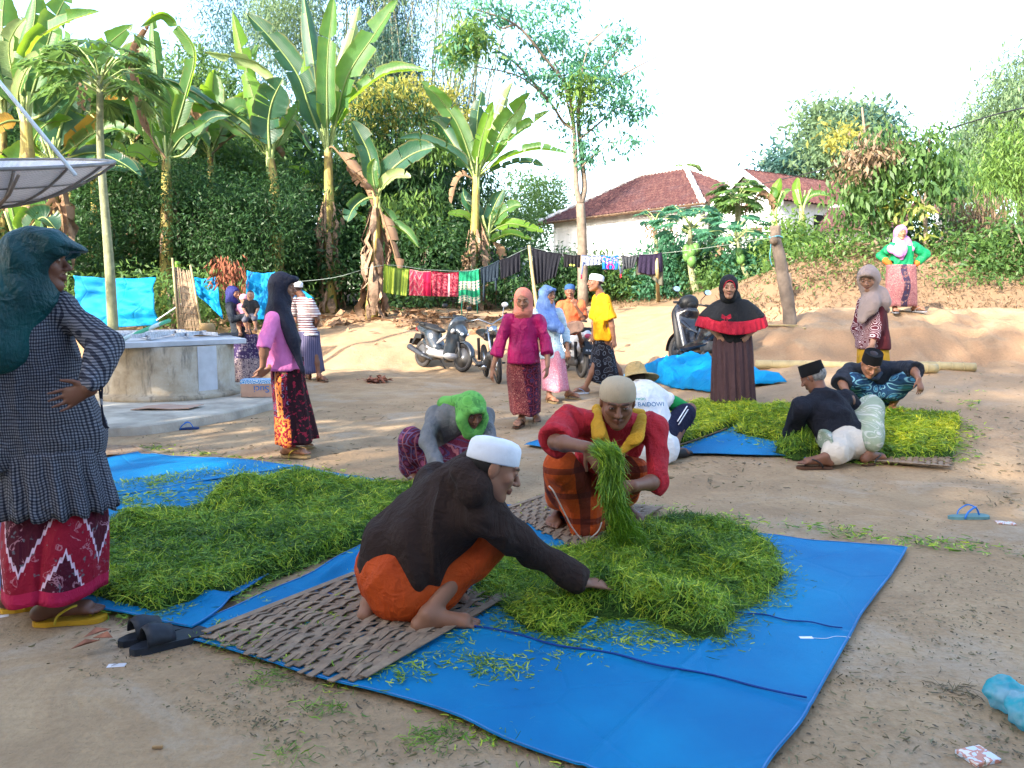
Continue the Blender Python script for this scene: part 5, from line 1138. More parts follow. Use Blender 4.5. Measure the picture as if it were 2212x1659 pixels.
def pink_woman():
 aR,tR=ft(622,990,.97,-.12,.012,.185);aL,tL=ft(630,972,.95,.22,.012,.185)
 d=6.42;sR=P(588,690,6.33);sL=P(602,686,6.66);pel=P(622,800,6.5)
 eR=jl(571,752,sR,.26,-1);wR=jl(568,790,eR,.16,1);eL=sL+V3(-.08,.02,-.25);wL=wR+V3(.03,.10,-.02)
 J=dict(head=P(612,622,6.48),hf=hd(.97,-.06,-.05),hu=UP,neck=P(600,668,6.5),pelvis=pel,sL=sL,sR=sR,eR=eR,wR=wR,eL=eL,wL=wL,hR=pel+V3(0,-.09,0),hL=pel+V3(0,.09,0),kR=aR+V3(.03,.02,.38),kL=aL+V3(.03,0,.38),aR=aR,aL=aL,tR=tR,tL=tL)
 p=Person('woman in pink shirt and long black head scarf, hands behind her back',J,.0075,'tan',1.0,.98)
 p.body(handR=dict(fd=V3(-.35,.3,-.6),nrmv=V3(1,-.4,0),side=1,curl=.35),handL=dict(fd=V3(-.5,-.3,-.5),nrmv=V3(1,0,0),side=-1,curl=.4))
 mp=cloth('pink_cotton',(.72,.20,.46),.15,.85)
 def ex(F):F.cone(P(604,710,6.45),P(614,778,6.48),.12,.135,.05,lat=V3(0,1,0),flat=.9);F.cone(P(606,770,6.48),P(618,800,6.48),.135,.155,.05,lat=V3(0,1,0),flat=.9)
 p.shirt(mp,'shirt',.010,.006,.95,1.05,.02,.010,.006,.11,.12,ex,8,slv=.008,hc=797)
 def pat(b,uv):
  u,v=b.sep(uv)[0],b.sep(uv)[1]
  c=batik((.045,.006,.014),(.40,.03,.08),(.16,.17,.30),17,(.30,.02,.06))(b,uv)
  band=lambda c0,w:b.math('LESS_THAN',b.math('ABSOLUTE',b.math('SUBTRACT',u,c0)),w)
  sc_=b.mix(b.math('GREATER_THAN',b.noise(uv,30,2),.53),(.75,.22,.05),(.12,.01,.015))
  c=b.mix(band(-.035,.030),c,sc_);c=b.mix(band(-.075,.006),c,(.7,.3,.1));c=b.mix(b.math('LESS_THAN',v,.335),c,b.mix(b.math('GREATER_THAN',b.noise(uv,34,2),.5),(.75,.2,.04),(.2,.01,.02)))
  return b.mix(b.math('GREATER_THAN',u,.04),c,b.mix(b.math('GREATER_THAN',b.noise(uv,24,3),.58),(.02,.004,.008),(.25,.01,.03)))
 skirt(p,patcloth('orange_border_batik',pat),[(584,656,772,6.5),(588,660,830,6.5),(597,672,890,6.48),(602,684,951,6.46)],'sarong',.75,6,.022,80,26,seed=7,wrap=.02)
 mh=cloth('black_chiffon',(.012,.014,.030),.3,.7,bump=.3)
 hijab(p,mh,[(P(604,660,6.45),P(634,735,6.40),.11,.075),(P(620,700,6.40),P(655,800,6.36),.075,.028),(P(600,650,6.5),P(584,700,6.45),.12,.095),(P(596,690,6.5),P(600,720,6.6),.12,.1)],(.056,.080),big=.006,amp=.007,extra=lambda F:F.cone(p.H(-.03,.10,.075),p.H(.03,.10,.075),.014,.014,.06))
 for q in 'RL':sandal(p,J['a'+q],J['t'+q],TANR,YELS)
pink_woman()
def striped_man():
 aR,tR=ft(690,824,.5,-.5,0.01);aL,tL=ft(668,820,-.3,.5,.01)
 pel=P(668,738,12.6);sR=P(671,655,12.55);sL=P(641,650,12.8)
 eR=jl(686,690,sR,.28,-1);wR=jl(677,714,eR,.22,1);eL=sL+V3(-.1,.1,-.26);wL=wR+V3(-.1,.05,0)
 J=dict(head=P(640,622,12.7),hf=hd(-.85,.4,-.05),hu=UP,neck=P(652,640,12.7),pelvis=pel,sL=sL,sR=sR,eR=eR,wR=wR,eL=eL,wL=wL,hR=pel+V3(.08,0,0),hL=pel+V3(-.08,0,0),kR=aR+V3(0,0,.42),kL=aL+V3(0,0,.42),aR=aR,aL=aL,tR=tR,tL=tL)
 p=Person('man in striped polo shirt and white cap, half hidden behind the pink shirt',J,.009,'dark',1.1,1.05)
 p.body(handR=dict(fd=V3(-.5,.2,-.8),nrmv=V3(0,1,0)))
 ms=patcloth('striped_jersey',stripes([(.62,.58,.56),(.62,.58,.56),(.16,.03,.04),(.62,.58,.56),(.16,.03,.04)],12,1))
 p.shirt(ms,'shirt',.012,.015,.75,1.1,.10,.012,.005,.125,.14,hc=724)
 skirt(p,patcloth('blue_striped_sarong',stripes([(.06,.06,.12),(.06,.06,.12),(.14,.12,.20)],30,0)),[(644,690,716,12.6),(648,694,760,12.6),(655,698,804,12.6)],'sarong',.7,5,.02,56,14)
 p.cap(simple('white_cap',(.72,.72,.74),.8,.08,20),'white')
 sandal(p,aR,tR,BRN,BRN);sandal(p,aL,tL,BRN,BRN)
striped_man()
def mother():
 aR,tR=ft(501,829,.6,-.5,.01);aL,tL=ft(549,826,.8,-.3,.01)
 d=12.4;pel=P(524,728,d);sR=P(496,662,12.25);sL=P(518,660,12.6);eR=jl(502,690,sR,.25,-1);wR=jl(534,682,eR,.23,-1);eL=P(530,692,12.5);wL=P(540,672,12.2)
 J=dict(head=P(504,634,d),hf=hd(.92,-.3,-.1),hu=UP,neck=P(503,652,d),pelvis=pel,sL=sL,sR=sR,eR=eR,wR=wR,eL=eL,wL=wL,hR=pel+V3(-.07,-.04,0),hL=pel+V3(.09,.04,0),kR=aR+Z(.4),kL=aL+Z(.4),aR=aR,aL=aL,tR=tR,tL=tL)
 p=Person('woman in navy head scarf and dark sweater carrying a small child beside the well',J,.009,'tan',1.0,1.0)
 p.body(handR=dict(fd=V3(.9,-.2,.1),nrmv=V3(0,-1,.2),curl=.5),handL=dict(fd=V3(.2,-.5,.4),nrmv=V3(1,-.5,0),curl=.6),smile=1)
 p.shirt(cloth('black_sweater',(.018,.024,.035),.2,.8),'sweater',.012,.02,1.95,1.15,.12,.012,.006,.13,.14,hc=727)
 def pat(b,uv):
  v=b.sep(uv)[1];a=batik((.40,.33,.33),(.04,.03,.06),(.06,.04,.10),15,(.05,.03,.08))(b,uv);c=batik((.06,.04,.12),(.42,.36,.40),(.40,.34,.40),22,(.03,.02,.06))(b,uv)
  return b.mix(b.math('LESS_THAN',v,.40),c,a)
 skirt(p,patcloth('grey_swirl_batik',pat),[(494,556,722,d),(495,560,760,d),(496,565,823,d)],'sarong',.7,6,.025,64,16)
 hijab(p,cloth('navy_jersey',(.018,.020,.13),.2,.7),[(J['neck'],P(506,675,12.35),.11,.09),(P(500,655,d),P(514,690,12.3),.1,.06)],amp=.004)
 sandal(p,aR,tR,BRN,BRN);sandal(p,aL,tL,BRN,BRN)
 def kid(label,hx,hy,hdz,dist,f,shirt_,hatm,legs):
  hp=P(hx,hy,dist);sc=.5;nk=hp-Z(.085);pe=nk+V3(.0,.0,-.24)
  a=dict(head=hp,hf=f,hu=UP,neck=nk,pelvis=pe,sL=nk+V3(.075,0,-.03),sR=nk+V3(-.075,0,-.03),eL=nk+V3(.12,-.02,-.12),eR=nk+V3(-.11,-.03,-.12),wL=nk+V3(.10,-.08,-.20),wR=nk+V3(-.04,-.10,-.19),hL=pe+V3(.05,0,0),hR=pe+V3(-.05,0,0),kL=pe+V3(.09,-.12,-.04),kR=pe+V3(-.06,-.13,-.06),aL=pe+V3(.10,-.11,-.20),aR=pe+V3(-.03,-.12,-.22),tL=pe+V3(.11,-.19,-.21),tR=pe+V3(-.02,-.20,-.23))
  k=Person(label,a,.008,'light',.55,.72);k.t.location=tuple(k.base)
  k.body(hair=(.012,.010,.01),brow=.6);k.shirt(shirt_,'shirt',None,.02,.8,1.05,.02,.01,.003,.12,.12)
  if legs:
   F=k.field(.12,.010,['hL','hR','kL','kR','pelvis'])
   F.cone(k.J['hL'],k.J['kL'],.055,.042,.02);F.cone(k.J['hR'],k.J['kR'],.055,.042,.02);F.cone(k.J['pelvis'],k.J['pelvis']+Z(.02),.07,.07,.02);k.put('trousers',F,legs,.002)
  if hatm:
   mb=MB();mb.lathe([(.062,-.03),(.068,-.01),(.066,.02),(.05,.052),(.02,.066),(0,.068)],k.H(0,-.012,.02),20,Matrix.Identity(3),1,1.1);mb.out('hat',hatm,k.t,True)
 kid('small child in black T-shirt held on the arm of the navy-scarfed woman',541,638,0,12.15,hd(.1,-1,-.05),cloth('child_black',(.02,.022,.025)),None,cloth('child_trousers',(.10,.10,.13)))
 kid('small child in pink hat peeping out behind the child in black',527,646,0,12.32,hd(.2,-1,-.3),cloth('child_pink',(.5,.2,.3)),cloth('pink_hat',(.75,.36,.45)),None)
mother()
def green_man():
 aR,tR=ft(890,1046,.35,-.9,.0);aL,tL=ft(985,1060,.3,-.9,.0)
 pel=P(925,1000,5.75);sR=P(938,893,5.42);sL=P(1050,900,5.35)
 eR=jl(922,958,sR,.27,-1);wR=jl(950,1012,eR,.24,-1);eL=jl(1058,965,sL,.27,-1);wL=jl(1010,1020,eL,.24,-1)
 J=dict(head=P(1020,888,5.18),hf=hd(.34,-.82,-.46),hu=hd(.15,-.4,.9),neck=P(990,880,5.38),pelvis=pel,sL=sL,sR=sR,eR=eR,wR=wR,eL=eL,wL=wL,hR=pel+V3(-.07,0,0),hL=pel+V3(.09,-.02,0),kR=P(888,952,5.42),kL=P(1012,968,5.32),aR=aR,aL=aL,tR=tR,tL=tL)
 p=Person('man crouching in grey shirt and wine-red sarong, a green cloth wound round his head',J,.0075,'dark',1.0,1.0)
 p.body(moustache=.5)
 def ex(F):F.cone(P(990,905,5.42),pel,.15,.15,.06,lat=p.lat,flat=.8)
 p.shirt(cloth('grey_cotton',(.165,.17,.18),.2,.85,bump=.35),'shirt',.011,.015,1.93,1.1,0,.012,.007,.12,.12,ex,9)
 def pat(b,uv):
  c=batik((.10,.010,.030),(.22,.05,.12),(.05,.03,.10),11,(.15,.10,.20))(b,uv);s_=b.math('LESS_THAN',b.math('FRACT',b.math('MULTIPLY',b.math('ADD',b.sep(uv)[0],9.0),16)),.12)
  return b.mix(s_,c,(.30,.10,.12))
 F=p.field(.2,.011,['pelvis','kR','kL','aR','aL'])
 k=J['kR'];F.cone(pel,k,.15,.085,.05);F.cone(k,aR+Z(.04),.085,.075,.05);F.cone(pel,aR+V3(0,.1,.02),.15,.09,.06);F.cone(k*.5+pel*.5,aR+V3(0,.05,.05),.13,.09,.05)
 k=J['kL'];F.cone(pel,k,.15,.085,.05);F.cone(k,aL+Z(.05),.085,.07,.05);F.cone(pel-Z(.0),(aL+aR)/2+Z(.05),.13,.08,.06);F.cone(J['kR']-Z(.1),J['kL']-Z(.1),.04,.04,.08)
 p.put('sarong',F,patcloth('wine_batik',pat,.7),.009,7,(.2,0,1),2.5)
 def gp(b,uv):return b.mix(b.ramp(b.noise(b.coord(),14,3,.6,1),[(.58,0),(.61,.55)]),batik((.13,.38,.08),(.10,.33,.06),(.11,.34,.07),9,(.05,.22,.05),.4,False)(b,uv),(.03,.14,.04))
 mh=patcloth('green_batik',gp,.8,.12)
 F=p.field(.28,.009,['head','neck'])
 F.ell(p.H(0,-.015,.020),(.094,.116,.108),p.HM,.03);F.cone(p.H(0,-.05,-.02),p.H(0,-.03,-.11),.085,.085,.05);F.cone(p.H(-.07,.03,-.04),p.H(-.03,.06,-.135),.045,.05,.03)
 F.cone(p.H(.07,.03,-.04),p.H(.02,.06,-.13),.045,.05,.03);F.cone(P(1005,880,5.4),P(960,872,5.42),.07,.05,.05);F.cone(p.H(0,-.10,.02),P(965,868,5.40),.05,.035,.04);F.cone(p.H(-.03,.105,.07),p.H(.03,.105,.07),.012,.012,.05)
 F.ell(p.H(0,.105,-.015),(.054,.085,.078),p.HM,.010,sub=True);p.put('head_cloth',F,mh,.0055,7,(.6,-.3,.5),3.5)
 sandal(p,aR,tR,GRY,GRY)
green_man()
def hoodie_man():
 aR,tR=ft(925,1372,.96,.12,0,.20);aL,tL=ft(800,1344,.35,.85,0,.20)
 pel=P(868,1240,3.12);sR=P(1052,1112,2.90);sL=P(930,1040,3.28)
 eR=jl(1152,1196,sR,.285,1);wR=jl(1258,1258,eR,.245,1)
 wL=P(995,1290,3.22);eL=P(962,1190,3.30)
 J=dict(head=P(1066,1010,2.92),hf=hd(.90,.10,-.40),hu=hd(.35,.15,.92),neck=P(1012,1035,3.02),pelvis=pel,sL=sL,sR=sR,eR=eR,wR=wR,eL=eL,wL=wL,hR=pel+V3(.10,-.05,0),hL=pel+V3(-.08,.09,0),kR=P(1066,1150,3.14),kL=P(868,1128,3.52),aR=aR,aL=aL,tR=tR,tL=tL)
 p=Person('barefoot man in dark brown hooded sweatshirt and white cap, reaching into the green heap',J,.0058,'mid',1.04,1.06)
 p.body(handR=dict(fd=V3(.85,.45,-.22),nrmv=V3(0,-.25,1),side=-1,curl=.06,spread=.5),handL=dict(fd=V3(.75,-.15,-.55),nrmv=V3(.3,-.5,.9),side=1,curl=.25,spread=1.3),brow=1)
 mh=cloth('brown_fleece',(.030,.0175,.0145),.2,.9,9,.35)
 def ex(F):
  F.cone(P(980,1088,3.03),P(905,1170,3.12),.165,.185,.07,lat=p.lat,flat=.72);F.cone(P(905,1165,3.12),P(862,1214,3.12),.185,.155,.07,lat=p.lat,flat=.8);F.cone(P(900,1190,3.08),P(905,1262,3.08),.13,.10,.06)
  F.cone(P(840,1170,3.12),P(818,1222,3.12),.10,.085,.05)
  F.cone(P(1000,1018,2.90),P(1035,1050,2.86),.055,.050,.04);F.cone(P(985,1030,2.98),P(1020,1062,2.86),.05,.042,.04);F.cone(P(1040,1050,2.86),P(1062,1078,2.90),.045,.030,.03);F.cone(P(1005,1005,3.0),P(1030,1000,3.04),.05,.045,.03)
 p.shirt(mh,'hooded_sweatshirt',.009,.028,1.90,1.0,0,.014,.010,.13,.12,ex,7,slv=.018,flat=.75)
 mb=MB()
 c=P(868,1247,3.14)
 def pat(b,uv):
  v=b.sep(b.coord())[2];c_=b.ramp(b.noise(b.coord(),5,3),[(.3,(.36,.045,.006)),(.7,(.50,.075,.010))])
  return c_
 mo=patcloth('orange_sarong_cloth',pat,.7,.3)
 F=p.field(.22,.010,['pelvis','kR','kL','aR','aL'])
 F.cone(pel+V3(-.0,.0,.03),pel+V3(.03,.0,-.045),.165,.155,.06);F.cone(pel+V3(.02,-.06,-.02),J['kR']+V3(-.02,0,0),.150,.072,.05);F.cone(pel+V3(-.05,.06,.0),J['kL'],.15,.075,.05)
 F.cone(P(925,1290,3.03),P(1066,1156,3.07),.075,.080,.04);F.cone(J['kR'],J['kR']*.5+aR*.5+V3(.05,.02,.03),.072,.055,.05);F.cone(J['kL'],J['kL']*.5+aL*.5,.075,.07,.05);F.cone(pel-Z(.03),P(960,1268,3.1),.13,.08,.06)
 p.put('sarong',F,mo,.008,7,(.6,0,.5),2.5)
 p.cap(simple('white_cotton_cap',(.66,.69,.74),.85,.08,18,.3,60,.006),'white')
 F=p.field(.16,.007,['head']);F.ell(p.H(0,-.016,.012),(.079,.097,.080),p.HM,.01);F.ell(p.H(0,.08,-.03),(.12,.088,.12),p.HM,.01,sub=True);F.cone(p.H(-.1,0,-.11),p.H(.1,0,-.11),.085,.085,.01,sub=True)
 p.put('hair',F,simple('black_hair',(.012,.010,.010),.6,.3,40,.5,90),.0015,40)
hoodie_man()
def red_man():
 aR,tR=ft(1212,1136,-.35,-.92,.018,.20);aL,tL=ft(1352,1128,.25,-.95,.018,.20)
 pel=P(1285,1078,4.62);sR=P(1226,908,4.02);sL=P(1412,926,4.06)
 eR=jl(1200,955,sR,.29,-1);wR=jl(1268,966,eR,.25,-1);eL=jl(1418,1040,sL,.29,-1);wL=jl(1368,1050,eL,.24,-1)
 J=dict(head=P(1334,868,3.90),hf=hd(-.06,-.93,-.34),hu=hd(0,-.3,.95),neck=P(1330,918,4.04),pelvis=pel,sL=sL,sR=sR,eR=eR,wR=wR,eL=eL,wL=wL,hR=pel+V3(-.11,0,0),hL=pel+V3(.11,0,0),kR=P(1212,1008,4.06),kL=P(1362,1016,4.10),aR=aR,aL=aL,tR=tR,tL=tL)
 p=Person('man in red shirt with yellow collar and beige cap, letting green strands fall',J,.0062,'dark',1.1,1.10)
 p.body(handR=dict(fd=V3(.55,-.25,-.70),nrmv=V3(-.3,-.9,.3),side=1,curl=.42,spread=.6),handL=dict(fd=V3(-.95,-.12,-.05),nrmv=V3(.1,-.95,.2),side=-1,curl=.22,spread=1.2),brow=1.0,moustache=.35)
 mr=cloth('red_cotton',(.42,.020,.032),.18,.85,9,.35);c0=(J['sL']+J['sR'])/2
 def ex(F):F.cone(P(1322,945,4.12),P(1300,1050,4.45),.155,.14,.06,lat=p.lat,flat=.66)
 p.shirt(mr,'shirt',.010,.025,{'L':1.05,'R':.88},1.05,0,.016,.010,.125,.12,ex,9,slv=.012,flat=.66)
 my=cloth('yellow_collar',(.50,.27,.02),.15)
 F=Field(P(1230,1010,3.7),P(1430,850,4.3),.0075)
 nb=J['neck'];ch=P(1322,975,3.90)
 cl=lambda a_,b_,ra,rb:F.cone(a_,b_,ra,rb,.015,lat=V3(1,0,.5),flat=.38)
 cl(P(1288,893,4.0),P(1294,938,3.86),.034,.040);cl(P(1298,940,3.87),P(1324,986,3.86),.036,.010);cl(P(1384,903,4.0),P(1374,950,3.86),.034,.042);cl(P(1370,950,3.87),P(1328,988,3.86),.036,.010)
 F.cone(P(1290,885,4.06),P(1385,895,4.08),.03,.03,.02)
 p.put('collar',F,my,.003,12)
 def pat(b,uv):
  c_=b.ramp(b.noise(b.coord(),5,3),[(.3,(.36,.050,.006)),(.7,(.52,.085,.012))]);u,v=b.sep(uv)[0],b.sep(uv)[1]
  bd=lambda q,s_,w:b.math('LESS_THAN',b.math('FRACT',b.math('MULTIPLY',b.math('ADD',q,9.0),s_)),w)
  c_=b.mix(b.math('MULTIPLY',bd(u,5.5,.30),.8),c_,(.05,.012,.010));return b.mix(b.math('MULTIPLY',bd(v,6.5,.22),.7),c_,(.06,.012,.010))
 mo=patcloth('orange_plaid_sarong',pat,.75,.3)
 F=p.field(.22,.0095,['pelvis','kR','kL','aR','aL'])
 for q in 'RL':
  k,a_=J['k'+q],J['a'+q];F.cone(pel,k,.14,.080,.05);F.cone(k,k*.35+a_*.65,.080,.085 if q=='R' else .06,.05);F.cone(pel,a_+V3(0,.1,.06),.14,.08,.05)
 F.cone(J['kR']+V3(.05,.05,-.08),P(1262,1120,4.25),.085,.10,.06);F.cone(P(1262,1100,4.22),P(1265,1142,4.18),.10,.075,.05);F.cone(pel,P(1290,1120,4.3),.12,.09,.06)
 p.put('sarong',F,mo,.012,7,(.1,0,1),3.0)
 mb=MB();mb.tube(catmull([P(1186,1050,3.98),P(1196,1062,3.96),P(1218,1105,4.02),P(1238,1142,4.08),P(1262,1166,4.08),P(1290,1150,4.10),P(1300,1128,4.12)],6),.004,5);mb.out('hem_cord',simple('white_cord',(.6,.55,.5),.8),p.t,True)
 b=NB('knit_cap');co=b.coord();wv=b.n('TexWave',Vector=co,Scale=55,Distortion=6).outputs[1]
 kc=b.done(b.mix(b.math('MULTIPLY',wv,.35),(.44,.36,.25),(.30,.24,.16)),.9,.1,b.bump(wv,.5,.004))
 p.cap(kc,'knit')
 F=p.field(.16,.007,['head']);F.ell(p.H(0,-.016,.010),(.079,.098,.082),p.HM,.01);F.ell(p.H(0,.085,-.03),(.12,.085,.13),p.HM,.01,sub=True);F.cone(p.H(-.1,0,-.13),p.H(.1,0,-.13),.1,.1,.01,sub=True);p.put('hair',F,bpy.data.materials['black_hair'],.0015,40)
 sandal(p,aR,tR,TEAL,BLU);sandal(p,aL,tL,TEAL,BLU)
red_man()
def straw_man():
 aR,tR=ft(1450,994,.85,.45,.01,.19);aL,tL=ft(1372,980,-.2,.9,.01)
 pel=P(1418,955,6.22);sR=P(1430,858,6.42);sL=P(1346,850,6.40);eR=jl(1480,885,sR,.27,1);wR=jl(1482,905,eR,.24,1);eL=jl(1330,905,sL,.28,1);wL=eL+V3(.05,.2,-.1)
 J=dict(head=P(1374,826,6.55),hf=hd(-.35,.75,-.55),hu=hd(-.15,.5,.85),neck=P(1384,842,6.45),pelvis=pel,sL=sL,sR=sR,eR=eR,wR=wR,eL=eL,wL=wL,hR=pel+V3(.1,0,0),hL=pel+V3(-.1,0,0),kR=P(1490,884,6.45),kL=P(1372,900,6.6),aR=aR,aL=aL,tR=tR,tL=tL)
 p=Person('man in straw hat and white T-shirt with green sleeves, crouching with his back to us',J,.008,'dark',1.04,1.05)
 p.body()
 mw=cloth('white_jersey',(.70,.72,.75),.06,.85,9,.3);mgn=cloth('green_jersey',(.01,.28,.07),.15)
 def ex(F):F.cone(P(1390,862,6.38),P(1410,940,6.22),.165,.155,.07,lat=V3(1,0,0),flat=.72);F.cone(P(1378,870,6.3),P(1384,960,6.2),.12,.13,.07)
 p.shirt(mw,'shirt',.011,.02,.18,1.05,.02,.012,.006,.13,.13,ex,7)
 F=p.field(.12,.011,['sR','eR','sL','eL'])
 for q in 'LR':S_,E_=J['s'+q],J['e'+q];F.cone(S_*.85+E_*.15,S_*.12+E_*.88,.062,.064,.02)
 F.cone(J['neck']-Z(.02),J['neck']+V3(0,0,.0),.075,.07,.02);p.put('sleeves',F,mgn,.004,10)
 def sp(b,uv):
  u=b.sep(b.coord())[2];return b.mix(b.ramp(b.math('FRACT',b.math('MULTIPLY',b.math('ADD',b.math('ADD',u,b.math('MULTIPLY',b.sep(b.coord())[0],.8)),5.0),22)),[(0,1),(.35,0)],'CONSTANT'),(.010,.012,.035),(.012,.014,.04))
 ms=patcloth('navy_shorts',sp)
 F=p.field(.18,.011,['pelvis','kR','kL']);F.cone(pel,J['kR']*.85+pel*.15,.13,.090,.05);F.cone(pel,J['kL']*.85+pel*.15,.13,.09,.05);F.cone(pel+Z(.04),pel-Z(.03),.15,.14,.05,lat=V3(1,0,0),flat=.75);p.put('shorts',F,ms,.005,9)
 mb=MB()
 k=J['kR'];
 for o in(0,.028):mb.tube(catmull([pel*.52+k*.48+V3(.02-o*.3,-.125,.03+o),pel*.3+k*.7+V3(.01-o*.3,-.112,.045+o),pel*.14+k*.86+V3(0-o*.3,-.10,.05+o)],4),.006,5,flat=.4)
 mb.out('side_stripe',WHT,p.t,True)
 def straw(b,uv):
  co=b.coord();w=b.n('TexWave',Vector=co,Scale=70,Distortion=3,wave_type='RINGS').outputs[1]
  return b.mix(b.math('MULTIPLY',w,.5),(.50,.35,.15),(.30,.19,.07))
 mst=patcloth('straw',straw,.8,.6)
 u=nrm(V3(-.10,.38,.92));f=nrm(V3(0,1,0)-u*u[1]);r=np.cross(f,u);M_=Matrix((r,f,u)).transposed()
 mb=MB();prof=[(0,.135),(.03,.134),(.06,.122),(.082,.09),(.092,.04),(.098,.012),(.12,.0),(.155,-.008),(.185,-.022),(.19,-.030),(.183,-.026),(.15,-.014),(.11,-.008),(.096,0),(.088,.04),(.078,.085),(0,.12)]
 mb.lathe(prof,p.H(0,-.02,.035),44,M_,1,1.08)
 V=np.array(mb.v);V[:,2]+=n2(V[:,0]*6,V[:,1]*6,1,3)*.008;mb.v=[tuple(q)for q in V];mb.out('straw_hat',mst,p.t,True)
 for an,toe in((aR,tR),(aL,tL)):
  d_=nrm((toe-an)*[1,1,0]);F=Field(np.minimum(an,toe)-.12,np.maximum(an,toe)+.12,.008)
  F.cone(an-d_*.04-Z(.045),an+d_*.12-Z(.048),.036,.042,.02);F.cone(an+d_*.05-Z(.035),an+d_*.20-Z(.055),.036,.024,.03);F.half(an-Z(.082),V3(0,0,-1));p.put('shoe',F,bpy.data.materials['black_rubber'],0)
 txt_mat=simple('print_blue',(.02,.14,.30),.7,.1);txg=simple('print_teal',(.02,.32,.28),.7,.1)
 return p,txt_mat,txg
SM=straw_man()
def letter_back():
 p,m1,m2=SM
 for s_,x,y,sz,m in(('MAD BAIDOWI',1390,874,.050,m1),('Relawan',1376,861,.042,m2)):
  text_on(s_,p.t,P(x,y,6.16)-np.array(parent_loc(p.t)),(R(62),0,R(6)),sz,m,0,'shirt_lettering')
def magenta_woman():
 aR,tR=ft(1127,922,-.35,-.9,.012,.185);aL,tL=ft(1156,908,.15,-.95,.045,.185,.35)
 d=8.05;pel=P(1131,768,8.12);sR=P(1097,690,d);sL=P(1165,690,d)
 eR=jl(1078,748,sR,.26,1);wR=jl(1064,796,eR,.235,-1);eL=jl(1182,746,sL,.26,1);wL=jl(1183,790,eL,.235,-1)
 J=dict(head=P(1130,648,7.98),hf=hd(-.12,-.95,-.25),hu=UP,neck=P(1130,678,d),pelvis=pel,sL=sL,sR=sR,eR=eR,wR=wR,eL=eL,wL=wL,hR=pel+V3(-.08,0,0),hL=pel+V3(.08,0,0),kR=aR+V3(.0,.0,.37),kL=aL+V3(-.02,-.08,.34),aR=aR,aL=aL,tR=tR,tL=tL)
 p=Person('woman in magenta blouse and coral head scarf walking towards us',J,.0078,'tan',.98,1.02)
 p.body(handR=dict(fd=V3(-.12,-.1,-1),nrmv=V3(-.8,-.5,0),side=-1,curl=.22,spread=.5),handL=dict(fd=V3(-.1,-.1,-1),nrmv=V3(.8,-.5,0),side=1,curl=.22,spread=.5))
 mm=b_silk('magenta_satin',(.36,.006,.10),(.25,.004,.07))
 def ex(F):F.cone(P(1131,712,d),P(1131,762,d),.125,.155,.05,lat=V3(1,0,0),flat=.66);F.cone(P(1131,760,d),P(1131,790,d),.155,.170,.03,lat=V3(1,0,0),flat=.68)
 p.shirt(mm,'blouse',.0105,.008,1.3,1.0,.02,.02,.006,.115,.11,ex,8,slv=.014,hc=783,cc=False)
 F=p.field(.12,.011,['eL','eR','wL','wR'])
 for q in 'LR':
  E_,W_=J['e'+q],J['w'+q];F=p.field(.12,.010,['e'+q,'w'+q,'s'+q]);F.cone(E_*.8+J['s'+q]*.2,E_*.58+W_*.42,.056,.066,.02);F.half(E_*.56+W_*.44,W_-E_);p.put('wide_cuff',F,mm,.008,10)
 def pat(b,uv):
  a=batik((.10,.012,.022),(.36,.16,.13),(.30,.07,.07),30,(.34,.12,.10),.4)(b,uv);c=batik((.055,.006,.014),(.30,.05,.06),(.06,.03,.09),15,(.22,.03,.05))(b,uv)
  u=b.math('ADD',b.sep(uv)[0],b.math('MULTIPLY',b.sep(uv)[1],.15));return b.mix(b.math('GREATER_THAN',u,.07),a,c)
 skirt(p,patcloth('maroon_batik',pat),[(1096,1167,770,8.1),(1094,1170,810,8.1),(1097,1169,850,8.08),(1099,1168,888,8.06)],'sarong',.7,5,.018,72,24,seed=9,wrap=.015,hemwave=.012)
 mh=cloth('coral_cotton',(.62,.21,.15),.15,.8)
 def ex2(F):F.cone(p.H(-.05,.02,-.10),p.H(.05,.04,-.115),.045,.045,.03)
 hijab(p,mh,[(p.H(0,0,-.08),J['neck']+V3(0,-.02,-.01),.08,.075)],(.050,.074),amp=.005,extra=ex2,big=-.002)
 for q in 'RL':sandal(p,J['a'+q],J['t'+q],BRN,BRN)
magenta_woman()
